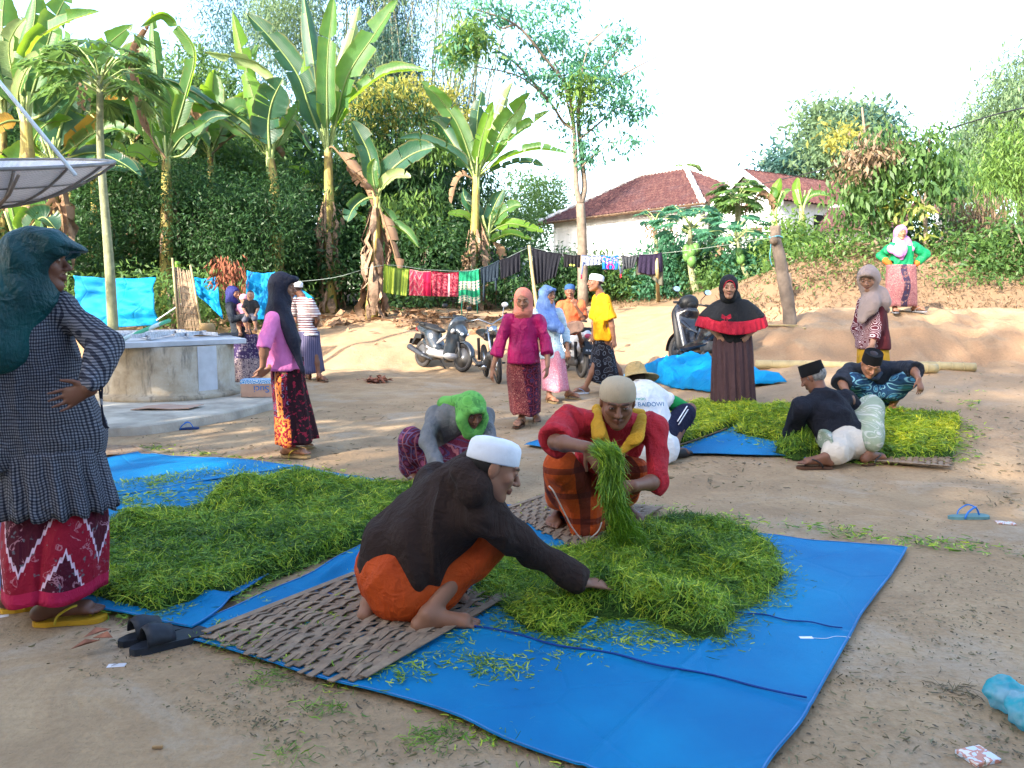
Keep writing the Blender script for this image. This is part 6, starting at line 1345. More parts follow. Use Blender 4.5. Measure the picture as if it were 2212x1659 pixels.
def blue_woman():
 aR,tR=ft(1186,870,.45,-.88,.01);aL,tL=ft(1228,862,.75,-.6,.01)
 d=10.2;pel=P(1190,758,d);sR=P(1160,676,10.15);sL=P(1206,676,10.3);eR=P(1158,714,10.25);wR=P(1164,744,10.1);eL=P(1222,716,10.35);wL=P(1226,756,10.2)
 J=dict(head=P(1184,637,10.15),hf=hd(.62,-.76,-.08),hu=hd(-.1,0,1),neck=P(1179,662,10.2),pelvis=pel,sL=sL,sR=sR,eR=eR,wR=wR,eL=eL,wL=wL,hR=pel+V3(-.08,0,0),hL=pel+V3(.08,0,0),kR=aR+Z(.38),kL=aL+Z(.38),aR=aR,aL=aL,tR=tR,tL=tL)
 p=Person('smiling woman in shiny blue head scarf, pale blue printed blouse and pink sarong',J,.0085,'tan',1.0,1.04)
 p.body(smile=1)
 mb_=patcloth('pale_blue_print',batik((.50,.62,.68),(.30,.46,.55),(.60,.68,.72),16,(.36,.52,.60)))
 def ex(F):F.cone(P(1184,720,d),P(1192,772,d),.15,.175,.05,lat=V3(1,0,0),flat=.75)
 p.shirt(mb_,'blouse',.012,.008,1.6,1.1,.06,.02,.006,.115,.12,ex,8,slv=.014,hc=774)
 skirt(p,patcloth('pink_batik',batik((.50,.14,.20),(.62,.34,.38),(.58,.26,.32),34,(.62,.36,.40),.7)),[(1167,1214,750,d),(1167,1222,790,d),(1168,1228,841,d)],'sarong',.72,5,.02,64,18,seed=11,wrap=.02)
 mh=b_silk('blue_satin',(.16,.27,.55),(.07,.14,.36))
 hijab(p,mh,[(J['neck'],P(1190,698,10.05),.12,.11),(P(1176,665,10.2),P(1164,690,10.15),.11,.07),(P(1190,690,10.05),P(1210,712,10.05),.10,.07)],(.050,.074),amp=.007,extra=lambda F:F.cone(p.H(-.03,.095,.07),p.H(.03,.095,.07),.014,.014,.05))
 sandal(p,aR,tR,TANR,BRN);sandal(p,aL,tL,TANR,BRN)
blue_woman()
def orange_man():
 d=12.95;pel=P(1236,706,d);sR=P(1211,656,d);sL=P(1256,656,d);eR=P(1207,690,d-.05);wR=P(1220,712,d-.2);eL=P(1260,688,d-.22);wL=P(1243,660,d-.34)
 aR,tR=ft(1226,800,-.3,-.9,.05);aL,tL=ft(1268,805,.2,-.9,.1)
 J=dict(head=P(1231,629,d-.05),hf=hd(-.02,-1,-.05),hu=UP,neck=P(1233,647,d),pelvis=pel,sL=sL,sR=sR,eR=eR,wR=wR,eL=eL,wL=wL,hR=pel+V3(-.08,0,0),hL=pel+V3(.08,0,0),kR=P(1222,716,d-.4),kL=P(1264,704,d-.4),aR=aR,aL=aL,tR=tR,tL=tL)
 p=Person('man in orange polo shirt and blue cap sitting on the scooter, fingers at his lips',J,.0085,'dark',1.02,1.04)
 p.body(handL=dict(fd=V3(-.5,-.1,.85),nrmv=V3(.1,-1,0),side=1,curl=.3))
 def ex(F):F.cone(P(1234,670,d),P(1236,704,d),.14,.14,.05,lat=V3(1,0,0),flat=.7);F.cone(P(1226,650,d-.06),P(1240,650,d-.06),.03,.03,.02)
 p.shirt(cloth('orange_pique',(.50,.11,.04),.15),'shirt',.012,.01,.85,1.0,.0,.014,.006,.12,.12,ex,slv=.014)
 F=p.field(.15,.013,['pelvis','kL','kR']);F.cone(pel,J['kL'],.11,.075,.04);F.cone(pel,J['kR'],.11,.075,.04);F.cone(J['kR'],J['kR']*.6+aR*.4,.07,.06,.03);p.put('shorts',F,cloth('brown_check',(.16,.10,.08),.35),.005)
 p.cap(simple('blue_cap',(.02,.07,.20),.85,.1,20),'knit');sandal(p,aR,tR,BRN,BRN);sandal(p,aL,tL,BRN,BRN)
orange_man()
def yellow_man():
 aR,tR=ft(1264,851,-.9,-.35,.012,.20);aL,tL=ft(1348,846,-.95,-.1,.03,.20,.3)
 d=10.9;pel=P(1305,735,d);sR=P(1291,646,10.98);sL=P(1309,648,10.72);eL=jl(1320,694,sL,.29,-1);wL=jl(1326,731,eL,.245,1);eR=P(1284,690,11.1);wR=P(1282,722,10.95)
 J=dict(head=P(1286,610,10.85),hf=hd(-.97,-.22,-.02),hu=UP,neck=P(1297,636,d),pelvis=pel,sL=sL,sR=sR,eR=eR,wR=wR,eL=eL,wL=wL,hR=pel+V3(-.04,.06,0),hL=pel+V3(.04,-.06,0),kR=P(1290,790,10.95),kL=P(1325,795,10.8),aR=aR,aL=aL,tR=tR,tL=tL)
 p=Person('man in bright yellow T-shirt, white cap and black sarong walking to the left',J,.0085,'mid',1.08,1.08)
 p.body(handL=dict(fd=V3(.1,-.1,-1),nrmv=V3(.4,-.9,0),side=1,curl=.25,spread=.5))
 my=cloth('yellow_jersey',(.80,.36,.005),.12,.8,9,.35)
 def ex(F):F.cone(P(1301,680,10.87),P(1302,728,10.88),.14,.15,.05,lat=V3(.3,1,0),flat=.85)
 p.shirt(my,'shirt',.0115,.008,.80,1.05,.05,.022,.006,.115,.12,ex,8,slv=.016,hc=735)
 def pat(b,uv):return batik((.010,.010,.016),(.03,.03,.04),(.10,.12,.16),12,(.02,.02,.03),.15,False)(b,uv)
 skirt(p,patcloth('black_sarong_cloth',pat),[(1283,1322,722,d),(1277,1328,760,d),(1272,1337,795,d),(1266,1343,823,d)],'sarong',.6,5,.025,72,18,seed=13,hemwave=.015)
 p.cap(bpy.data.materials['white_cap'],'white',tilt=-.05)
 sandal(p,aR,tR,WHT,simple('blue_strap',(.25,.45,.7),.5),wide=1.0);sandal(p,aL,tL,WHT,bpy.data.materials['blue_strap'])
yellow_man()
def cape_woman():
 aR,tR=ft(1560,884,-.1,-.95,.01);aL,tL=ft(1606,884,.15,-.95,.01)
 d=G(1583,884)[1]+.10;pel=P(1583,740,d+.03);sR=P(1553,662,d);sL=P(1612,660,d);eR=jl(1524,700,sR,.26,1);wR=jl(1549,722,eR,.22,-1);eL=jl(1645,698,sL,.26,1);wL=jl(1618,722,eL,.22,-1)
 J=dict(head=P(1574,620,d-.10),hf=hd(-.15,-.97,-.12),hu=UP,neck=P(1579,648,d),pelvis=pel,sL=sL,sR=sR,eR=eR,wR=wR,eL=eL,wL=wL,hR=pel+V3(-.08,0,0),hL=pel+V3(.08,0,0),kR=aR+Z(.4),kL=aL+Z(.4),aR=aR,aL=aL,tR=tR,tL=tL)
 p=Person('woman in black scarf edged with a red frill and long brown skirt',J,.008,'light',1.05,1.05)
 p.body(handR=dict(fd=V3(.6,-.35,-.6),nrmv=V3(-.6,-.6,0),curl=.3),handL=dict(fd=V3(-.6,-.35,-.6),nrmv=V3(.6,-.6,0),side=-1,curl=.3),smile=0,brow=1)
 def ex(F):F.cone(P(1583,690,d),P(1583,727,d),.15,.16,.05,lat=V3(1,0,0),flat=.8)
 p.shirt(cloth('black_jersey',(.012,.013,.016),.2,.85),'blouse',.012,.008,.3,1.05,.02,.01,.006,.12,.13,ex,hc=740)
 mp=cloth('brown_pleats',(.070,.036,.038),.15,.8)
 skirt(p,mp,[(1544,1622,722,d),(1541,1625,760,d),(1540,1627,820,d),(1539,1629,880,d)],'pleated_skirt',.62,16,.024,160,18,seed=15,top_amp=.35,hemwave=.006)
 mk=cloth('black_crepe',(.010,.011,.014),.2,.8);mred=cloth('red_frill',(.38,.010,.030),.15,.75)
 def bell(name,mat,r0,r1,z0,z1,nf,amp,th=.006):
  n,rows=150,16;V=[];c=P(1582,655,d);tt=np.linspace(0,2*np.pi,n,endpoint=False)
  for i in range(rows):
   t=i/(rows-1);a=amp*t
   rx=r0[0]+(r1[0]-r0[0])*t**.8;ry=r0[1]+(r1[1]-r0[1])*t**.8
   w=np.sin(nf*tt)*a*.5+np.sin(nf*.37//1*tt+1)*a*.5;side=np.abs(np.cos(tt))
   z=z0+(z1-z0)*t**1.3+side**2*.07*(t if name=='cape' else 1)-(np.sin(tt)<0)*np.abs(np.sin(tt))**6*.02*t
   V.append(np.stack([c[0]+np.cos(tt)*(rx+w),c[1]+np.sin(tt)*(ry+w),c[2]+z],1))
  V=np.concatenate(V);Fc=grid_faces(rows,n+0);Fc=[]
  for i in range(rows-1):
   for k in range(n):Fc.append((i*n+k,(i+1)*n+k,(i+1)*n+(k+1)%n,i*n+(k+1)%n))
  o=mesh_obj(name,V,np.array(Fc),mat,p.t,True);s_=o.modifiers.new('solid','SOLIDIFY');s_.thickness=th;return o
 bell('cape',mk,(.085,.085),(.355,.175),.05,-.20,8,.018);bell('frill',mred,(.350,.172),(.385,.20),-.195,-.315,30,.016)
 hijab(p,mk,[(J['neck']+Z(.02),J['neck']-Z(.04),.10,.13)],(.050,.076),amp=.003)
 mb=MB();pts=[p.H(math.sin(t)*.054,.062+.018*math.cos(t),-.006+math.cos(t)*.079)for t in np.linspace(0,2*math.pi,25)];mb.tube(pts,.006,5,False);mb.out('scarf_edging',mred,p.t,True)
 mb=MB();q=P(1568,684,d-.24)
 for sx in(-1,1):mb.add([q,q+V3(.045*sx,-.01,.03),q+V3(.055*sx,-.02,-.015),q+V3(.02*sx,-.02,-.03)],[(0,1,2,3)]);mb.tube([q,q+V3(.03*sx,-.01,-.09)],.005,5)
 mb.out('bow',mred,p.t)
 sandal(p,aR,tR,BRN,BRN);sandal(p,aL,tL,BRN,BRN)
cape_woman()
def beige_woman():
 g0=G(1885,886);aR,tR=ft(1878,888,-.5,-.8,.01);aL,tL=ft(1900,884,-.4,-.9,.01)
 d=g0[1];pel=P(1886,740,d);sL=P(1903,655,d-.05);sR=P(1866,655,d+.1);eL=jl(1894,706,sL,.26,-1);wL=jl(1884,744,eL,.22,-1);eR=sR+V3(-.03,.05,-.26);wR=eR+V3(.02,-.1,-.2)
 J=dict(head=P(1876,603,d-.05),hf=hd(-.55,-.74,-.34),hu=hd(-.1,-.1,1),neck=P(1886,638,d),pelvis=pel,sL=sL,sR=sR,eR=eR,wR=wR,eL=eL,wL=wL,hR=pel+V3(-.08,0,0),hL=pel+V3(.06,0,0),kR=aR+Z(.38),kL=aL+Z(.38),aR=aR,aL=aL,tR=tR,tL=tL)
 p=Person('woman in beige head scarf and maroon tunic with white swirls, looking down',J,.0078,'light',1.0,1.02)
 p.body(handL=dict(fd=V3(-.2,-.3,-1),nrmv=V3(.3,-1,0)),smile=.5)
 def pat(b,uv):
  d_=b.vor(uv,15,'F1',0,.6);r_=b.math('SINE',b.math('MULTIPLY',d_,42));c=b.mix(b.ramp(r_,[(.5,0),(.62,1)]),(.10,.014,.022),(.50,.40,.42))
  return b.mix(b.math('GREATER_THAN',b.sep(uv)[0],.0),c,(.085,.014,.018))
 mt_=patcloth('maroon_swirl',pat)
 def ex(F):F.cone(P(1885,690,d),P(1885,742,d),.135,.165,.05,lat=V3(1,.3,0),flat=.8)
 p.shirt(mt_,'tunic',.011,.008,1.7,1.1,.08,.014,.005,.115,.12,ex,hc=754)
 skirt(p,cloth('mustard_cotton',(.48,.27,.02),.2),[(1854,1917,745,d),(1853,1920,800,d),(1850,1924,872,d)],'skirt',.7,6,.02,64,16,seed=17)
 mh=cloth('beige_chiffon',(.36,.27,.235),.12,.75)
 hijab(p,mh,[(J['neck'],P(1878,668,d-.10),.10,.08),(P(1892,650,d),P(1910,668,d+.02),.10,.05),(P(1878,655,d-.1),P(1862,688,d-.12),.1,.05),(P(1895,640,d),P(1902,655,d-.05),.11,.1)],(.052,.076),amp=.005,big=.008,extra=lambda F:F.cone(p.H(-.03,.095,.075),p.H(.03,.095,.075),.016,.016,.06))
 sandal(p,aR,tR,BRN,BRN);sandal(p,aL,tL,BRN,BRN)
beige_woman()
def green_jacket_woman():
 aR,tR=ft(1932,677,-.3,-.9,.01);aL,tL=ft(1976,675,.45,-.85,.01)
 d=G(1950,677)[1];s_=px_per_m(d);pel=P(1947,582,d);sR=P(1927,533,d);sL=P(1973,532,d);eR=jl(1903,553,sR,.25,1);wR=jl(1922,571,eR,.22,-1);eL=jl(2000,550,sL,.25,1);wL=jl(1978,571,eL,.22,-1)
 J=dict(head=P(1946,503,d-.03),hf=hd(-.05,-.99,-.05),hu=UP,neck=P(1949,525,d),pelvis=pel,sL=sL,sR=sR,eR=eR,wR=wR,eL=eL,wL=wL,hR=pel+V3(-.08,0,0),hL=pel+V3(.08,0,0),kR=aR+Z(.38),kL=aL+Z(.38),aR=aR,aL=aL,tR=tR,tL=tL)
 p=Person('woman in violet head scarf and green jacket, hands on hips, on the earth bank',J,.009,'tan',1.05,1.02)
 p.body(handR=dict(fd=V3(.6,-.4,-.5),nrmv=V3(-.6,-.6,0)),handL=dict(fd=V3(-.6,-.4,-.5),nrmv=V3(.6,-.6,0),side=-1))
 mg_=b_silk('green_nylon',(.004,.24,.09),(.003,.16,.06));mo=cloth('orange_panel',(.62,.13,.02),.15)
 def ex(F):F.cone(P(1949,545,d),P(1948,573,d),.155,.165,.05,lat=V3(1,0,0),flat=.75)
 p.shirt(mg_,'jacket',.0125,.015,1.7,1.1,.0,.02,.008,.125,.13,ex,slv=.022,hc=581)
 for q in 'LR':E_,W_=J['e'+q],J['w'+q];F=p.field(.1,.011,['e'+q,'w'+q]);F.cone(E_*.45+W_*.55,E_*.05+W_*.95,.055,.046,.02);p.put('cuff',F,mo,.003)
 def pat(b,uv):
  u=b.math('ABSOLUTE',b.math('ADD',b.sep(uv)[0],b.math('MULTIPLY',b.math('SINE',b.math('MULTIPLY',b.sep(uv)[1],11)),.03)));a=batik((.30,.13,.13),(.14,.03,.05),(.40,.22,.20),26,(.20,.06,.08),.6)(b,uv);c=batik((.03,.03,.07),(.20,.06,.05),(.30,.16,.12),20,(.06,.02,.03))(b,uv)
  return b.mix(b.math('LESS_THAN',u,.055),a,c)
 skirt(p,patcloth('rose_batik',pat),[(1916,1977,572,d),(1914,1978,610,d),(1914,1978,662,d)],'sarong',.7,5,.015,60,16,seed=19)
 hijab(p,cloth('violet_jersey',(.52,.20,.50),.15,.8),[(J['neck'],P(1944,546,d-.13),.13,.08),(J['neck'],P(1966,536,d-.03),.12,.08),(J['neck'],P(1928,538,d-.05),.12,.08),(P(1944,545,d-.12),P(1948,558,d-.12),.08,.03)],(.048,.07),amp=.006)
 sandal(p,aR,tR,GRY,GRY);sandal(p,aL,tL,GRY,GRY)
green_jacket_woman()
def jacket_man():
 aR,tR=ft(1874,1006,.85,.35,.012);aL,tL=ft(1782,1014,-.9,.05,.012)
 pel=P(1828,955,6.16);sL=P(1728,880,6.20);sR=P(1832,862,6.36);eL=jl(1712,936,sL,.28,1);wL=jl(1742,950,eL,.22,1);eR=jl(1862,905,sR,.28,1);wR=jl(1830,930,eR,.2,1)
 J=dict(head=P(1756,814,6.40),hf=hd(-.62,.55,-.50),hu=hd(-.35,.25,.9),neck=P(1772,848,6.33),pelvis=pel,sL=sL,sR=sR,eR=eR,wR=wR,eL=eL,wL=wL,hR=pel+V3(.10,0,0),hL=pel+V3(-.10,.02,0),kR=P(1882,880,6.48),kL=P(1790,918,6.7),aR=aR,aL=aL,tR=tR,tL=tL)
 p=Person('grey-haired man squatting in black jacket and black cap, his back to us',J,.0078,'dark',1.06,1.06)
 p.body(handL=dict(fd=V3(.5,.2,-.7),nrmv=V3(-.5,-.5,.3),curl=.6),hair=(.10,.10,.10))
 mj=cloth('black_jacket',(.0085,.010,.018),.25,.85,9,.35)
 def ex(F):F.cone(P(1785,890,6.28),P(1825,960,6.16),.175,.185,.07,lat=p.lat,flat=.75);F.cone(P(1826,955,6.16),P(1830,966,6.15),.19,.18,.05,lat=V3(1,0,0),flat=.8)
 p.shirt(mj,'jacket',.0105,.022,1.9,1.05,0,.016,.009,.13,.13,ex,8,slv=.018)
 mw=cloth('cream_sarong_cloth',(.56,.50,.42),.1,.8);F=p.field(.2,.011,['pelvis','kR','aR','aL'])
 F.cone(pel+V3(-.02,0,-.05),pel+V3(.03,0,-.07),.165,.165,.05,lat=V3(1,0,0),flat=.9);F.cone(pel,aL+V3(.09,.04,.03),.15,.10,.05);F.cone(pel,aR+V3(-.05,.06,.05),.15,.10,.05);p.put('sarong',F,mw,.008,7,(.3,0,1))
 F=p.field(.2,.011,['pelvis','kR','kL','aR']);F.cone(pel,J['kR'],.13,.095,.05);F.cone(J['kR'],aR+V3(.03,.0,.10),.095,.085,.05);F.cone(pel,J['kL'],.12,.09,.04);F.cone(J['kL'],aL+V3(.0,.05,.1),.085,.07,.05)
 p.put('sarong_front',F,patcloth('sage_batik',batik((.22,.27,.20),(.42,.42,.38),(.36,.38,.33),16,(.40,.40,.36),.3,False)),.006,8,label='sage green patterned part of the sarong over the knee')
 p.cap(simple('black_velvet',(.004,.004,.005),.95,.2),'peci')
 F=p.field(.16,.008,['head']);F.ell(p.H(0,-.018,.010),(.080,.099,.083),p.HM,.01);F.ell(p.H(0,.09,-.03),(.12,.085,.14),p.HM,.01,sub=True);F.cone(p.H(-.1,0,-.125),p.H(.1,0,-.125),.09,.09,.01,sub=True);p.put('hair',F,simple('grey_hair',(.20,.20,.20),.7,.5,60,.5,90),.0015,40)
 sandal(p,aR,tR,BRN,BLK);sandal(p,aL,tL,BRN,BLK)
jacket_man()
def facing_man():
 aL,tL=ft(1922,903,.5,-.85,.012);aR,tR=ft(1850,900,-.5,-.8,.012)
 d0=G(1922,903)[1];pel=P(1886,880,d0+.12);pel[2]=aL[2]+.13;sR=P(1833,798,d0-.12);sL=P(1950,796,d0-.12)
 eL=jl(1968,806,sL,.27,-1);eL=P(1974,800,d0-.32);wL=P(1984,818,d0-.50);eR=P(1818,826,d0-.3);wR=P(1832,850,d0-.45)
 J=dict(head=P(1882,786,d0-.32),hf=hd(-.15,-.80,-.58),hu=hd(0,-.5,.85),neck=P(1890,802,d0-.14),pelvis=pel,sL=sL,sR=sR,eR=eR,wR=wR,eL=eL,wL=wL,hR=pel+V3(-.1,0,0),hL=pel+V3(.1,0,0),kR=P(1842,822,d0-.28),kL=P(1962,820,d0-.28),aR=aR,aL=aL,tR=tR,tL=tL)
 p=Person('man in dark shirt and black cap squatting face on, wrist on his knee',J,.0078,'mid',1.02,1.04)
 p.body(handL=dict(fd=V3(.1,-.35,-.85),nrmv=V3(.3,-.8,.3),side=1,curl=.35,spread=.9),smile=.3)
 mj=cloth('dark_shirt',(.022,.027,.040),.2,.85,9,.3)
 def ex(F):F.cone(P(1890,815,d0-.05),pel,.155,.14,.06,lat=V3(1,0,0),flat=.7)
 p.shirt(mj,'shirt',.011,.018,{'L':1.0,'R':1.0},1,0,.018,.006,.13,.12,ex,8,slv=.02)
 mc=cloth('blue_grey_collar',(.05,.065,.09));F=Field(P(1855,830,d0-.5),P(1925,780,d0),.009);F.cone(P(1872,797,d0-.12),P(1884,818,d0-.27),.022,.020,.02);F.cone(P(1908,797,d0-.12),P(1894,818,d0-.27),.022,.02,.02);p.put('collar',F,mc,.002)
 mb_=patcloth('blue_sarong_cloth',batik((.012,.05,.12),(.05,.20,.36),(.16,.36,.46),13,(.01,.03,.07),.3));F=p.field(.18,.011,['pelvis','kR','kL','aR','aL'])
 for q in 'RL':F.cone(pel,J['k'+q],.13,.075,.05);F.cone(J['k'+q],J['k'+q]*.62+J['a'+q]*.38+V3(0,.05,0),.075,.06,.05)
 F.cone(pel+V3(-.05,-.05,-.02),pel+V3(.05,-.05,-.02),.12,.12,.05);F.cone(J['kR']*.6+pel*.4-Z(.06),J['kL']*.6+pel*.4-Z(.06),.06,.06,.1);p.put('sarong',F,mb_,.008,7)
 p.cap(bpy.data.materials['black_velvet'],'peci');sandal(p,aR,tR,GRN,GRN);sandal(p,aL,tL,GRN,GRN)
facing_man()
# --- woven bamboo mats : every slat an object
def m_slat():
 b=NB('bamboo_slat');co=b.coord();oi=b.n('ObjectInfo').outputs['Random']
 c=b.ramp(b.noise(b.map(co,(2,2,2)),6,5,.7),[(.3,(.12,.075,.048)),(.55,(.23,.155,.10)),(.75,(.36,.27,.17))]);c=b.mix(b.math('MULTIPLY',oi,.6),c,(.23,.18,.13))
 return b.done(c,.75,.3,b.bump(b.noise(b.map(co,(1,1,1)),70,3),.3,.003))
MSL=m_slat()
def mat_(label,A,B,C_,D_,n_long=48,n_cross=8,w=.022,z=.03,amp=.008,seed=0,cross_w=.03,ragged=.03):
 """A-B one short edge, D-C the other; long slats run from edge AB to edge DC (world xy)"""
 rs=np.random.default_rng(seed);A,B,C_,D_=[np.array([q[0],q[1],0.])for q in(A,B,C_,D_)];c0=(A+B+C_+D_)/4;t=thing('woven_mat',label,'bamboo mat',c0)
 def pt(u,v):return A*(1-u)*(1-v)+B*u*(1-v)+C_*u*v+D_*(1-u)*v
 def strip(f,name,wd,sd_of):
  V=[];m=0
  for k in range(len(f)):
   p,s_=f[k];V+=[p-s_*wd/2,p+s_*wd/2,p+s_*wd/2+Z(.004),p-s_*wd/2+Z(.004)]
  n=len(f);F=[]
  for k in range(n-1):
   a=k*4
   for e in range(4):F.append((a+e,a+(e+1)%4,a+4+(e+1)%4,a+4+e))
  F+=[(0,3,2,1),((n-1)*4,(n-1)*4+1,(n-1)*4+2,(n-1)*4+3)]
  mesh_obj(name,V,F,MSL,t,False)
 vs=[(k+.5)/n_cross for k in range(n_cross)]
 for i in range(n_long):
  u0=(i+.5)/n_long;sk=rs.normal()*.012+(.014 if(i//2)%2 else-.014);par=(i//2)%2;pts=[];e0,e1=-abs(rs.normal())*ragged,1+abs(rs.normal())*ragged
  N=n_cross*2+1
  for k in range(N):
   v=e0+(e1-e0)*k/(N-1);u=min(1,max(0,u0+sk*math.sin(v*5+par*3)+rs.normal()*.001));p=pt(u,v)
   ph=math.cos(math.pi*(v*n_cross-.5))if 0<=v<=1 else 0
   zz=z+amp*(ph if par else-ph)+rs.random()*.002
   sd=nrm(pt(u+.01,v)-pt(u,v));p=p+Z(zz+T(p[0],p[1]));pts.append((p,sd))
  strip(pts,'slat',w*(.8+.5*rs.random()),None)
 for k,v in enumerate(vs):
  pts=[]
  for i in range(14):u=-.01+1.02*i/13;vv=v+rs.normal()*.002;p=pt(u,vv);pts.append((p+Z(z+T(p[0],p[1])+.0008*(k%2)),nrm(pt(u,vv+.01)-pt(u,vv))))
  strip(pts,'cross_slat',cross_w,None)
 for u,vv in((-.005,0),(1.005,0)):
  pts=[]
  for i in range(10):v=i/9;p=pt(u,v);pts.append((p+Z(z+.010+T(p[0],p[1])),nrm(pt(u+.01,v)-pt(u,v))))
  strip(pts,'edge_slat',.035,None)
 return t
mat_('woven bamboo mat under the man in the brown hooded sweatshirt, nearest mat',g(444,1390),g(782,1486),g(1100,1300),g(770,1256),46,9,.021,.030,.010,1)
mat_('woven bamboo mat under the man in the red shirt',g(1092,1114),g(1262,1206),g(1424,1108),g(1190,1078),40,12,.024,.030,.008,2)
mat_('bamboo mat showing its frayed front edge beneath the right-hand green bed',g(1862,1004),g(1868,912),g(2062,918),g(2052,1018),30,14,.03,.03,.006,3)
mat_('bamboo mat edging the green bed behind the navy shorts',g(1463,972),g(1398,925),g(1498,880),g(1570,934),24,10,.03,.03,.006,4)
mat_('bamboo mat lying behind the checked tunic at the far corner of the tarpaulin',g(150,992),g(322,988),g(288,972),g(190,968),20,8,.03,.03,.006,5)
# --- heaps of green strands
def m_strand(name,a,b_,c_):
 b=NB(name);v=b.n('Attribute',attribute_name='col').outputs[0]
 c=b.ramp(v,[(0,b_),(.55,a),(1,c_)]);return b.done(c,.5,.4,None,trans=.25,tcol=c)
MST=m_strand('green_strand',(.19,.36,.025),(.03,.095,.01),(.55,.62,.05));MSY=m_strand('yellow_green_strand',(.32,.44,.02),(.09,.20,.012),(.72,.68,.04));MSB=m_strand('dry_strand',(.14,.11,.05),(.07,.05,.03),(.17,.17,.07))  # tone range puts strand highlights and dark gaps into the colours
def strands(name,p0,d,L,w,col,mat,parent=None,up=None,curl=1.0,rs=None):
 """p0 (n,3) centres, d (n,3) unit directions, ribbons of three bends"""
 n=len(p0);rs=rs or np.random.default_rng(1);L=L[:,None];q=[p0-d*L/2];dd=d+rs.normal(size=(n,3))*.5*curl*np.array([1,1,.4])
 for k in range(3):
  dd=dd/np.linalg.norm(dd,axis=1,keepdims=True);q.append(q[-1]+dd*L/3);dd=dd+rs.normal(size=(n,3))*.60*curl*np.array([1,1,.28])
 sd=np.cross(d,rs.normal(size=(n,3))*.5+np.array([0,0,1]));sd/=np.linalg.norm(sd,axis=1,keepdims=True)+1e-9;w=w[:,None]
 V=np.stack([x for k in range(4)for x in(q[k]-sd*w*(.6 if k in(0,3)else 1),q[k]+sd*w*(.6 if k in(0,3)else 1))],1).reshape(-1,3)
 i=np.arange(n)[:,None]*8;Fc=np.concatenate([i+[0,1,3,2],i+[2,3,5,4],i+[4,5,7,6]])
 return mesh_obj(name,V,Fc,mat,parent,False,col=np.repeat(col,8)[:,None]*np.ones((1,3)))
def in_poly(x,y,poly):
 c=np.zeros(x.shape,bool)
 for i in range(len(poly)):
  (x0,y0),(x1,y1)=poly[i-1],poly[i];
  if abs(y1-y0)<1e-9:continue
  c^=((y0>y)!=(y1>y))&(x<(x1-x0)*(y-y0)/(y1-y0)+x0)
 return c
def edge_dist(x,y,poly):
 d=np.full(x.shape,9.0)
 for i in range(len(poly)):
  a=np.array(poly[i-1]);b_=np.array(poly[i]);ab=b_-a;t=np.clip(((x-a[0])*ab[0]+(y-a[1])*ab[1])/(ab@ab+1e-9),0,1);d=np.minimum(d,np.hypot(x-a[0]-ab[0]*t,y-a[1]-ab[1]*t))
 return d
HEAPS=[]
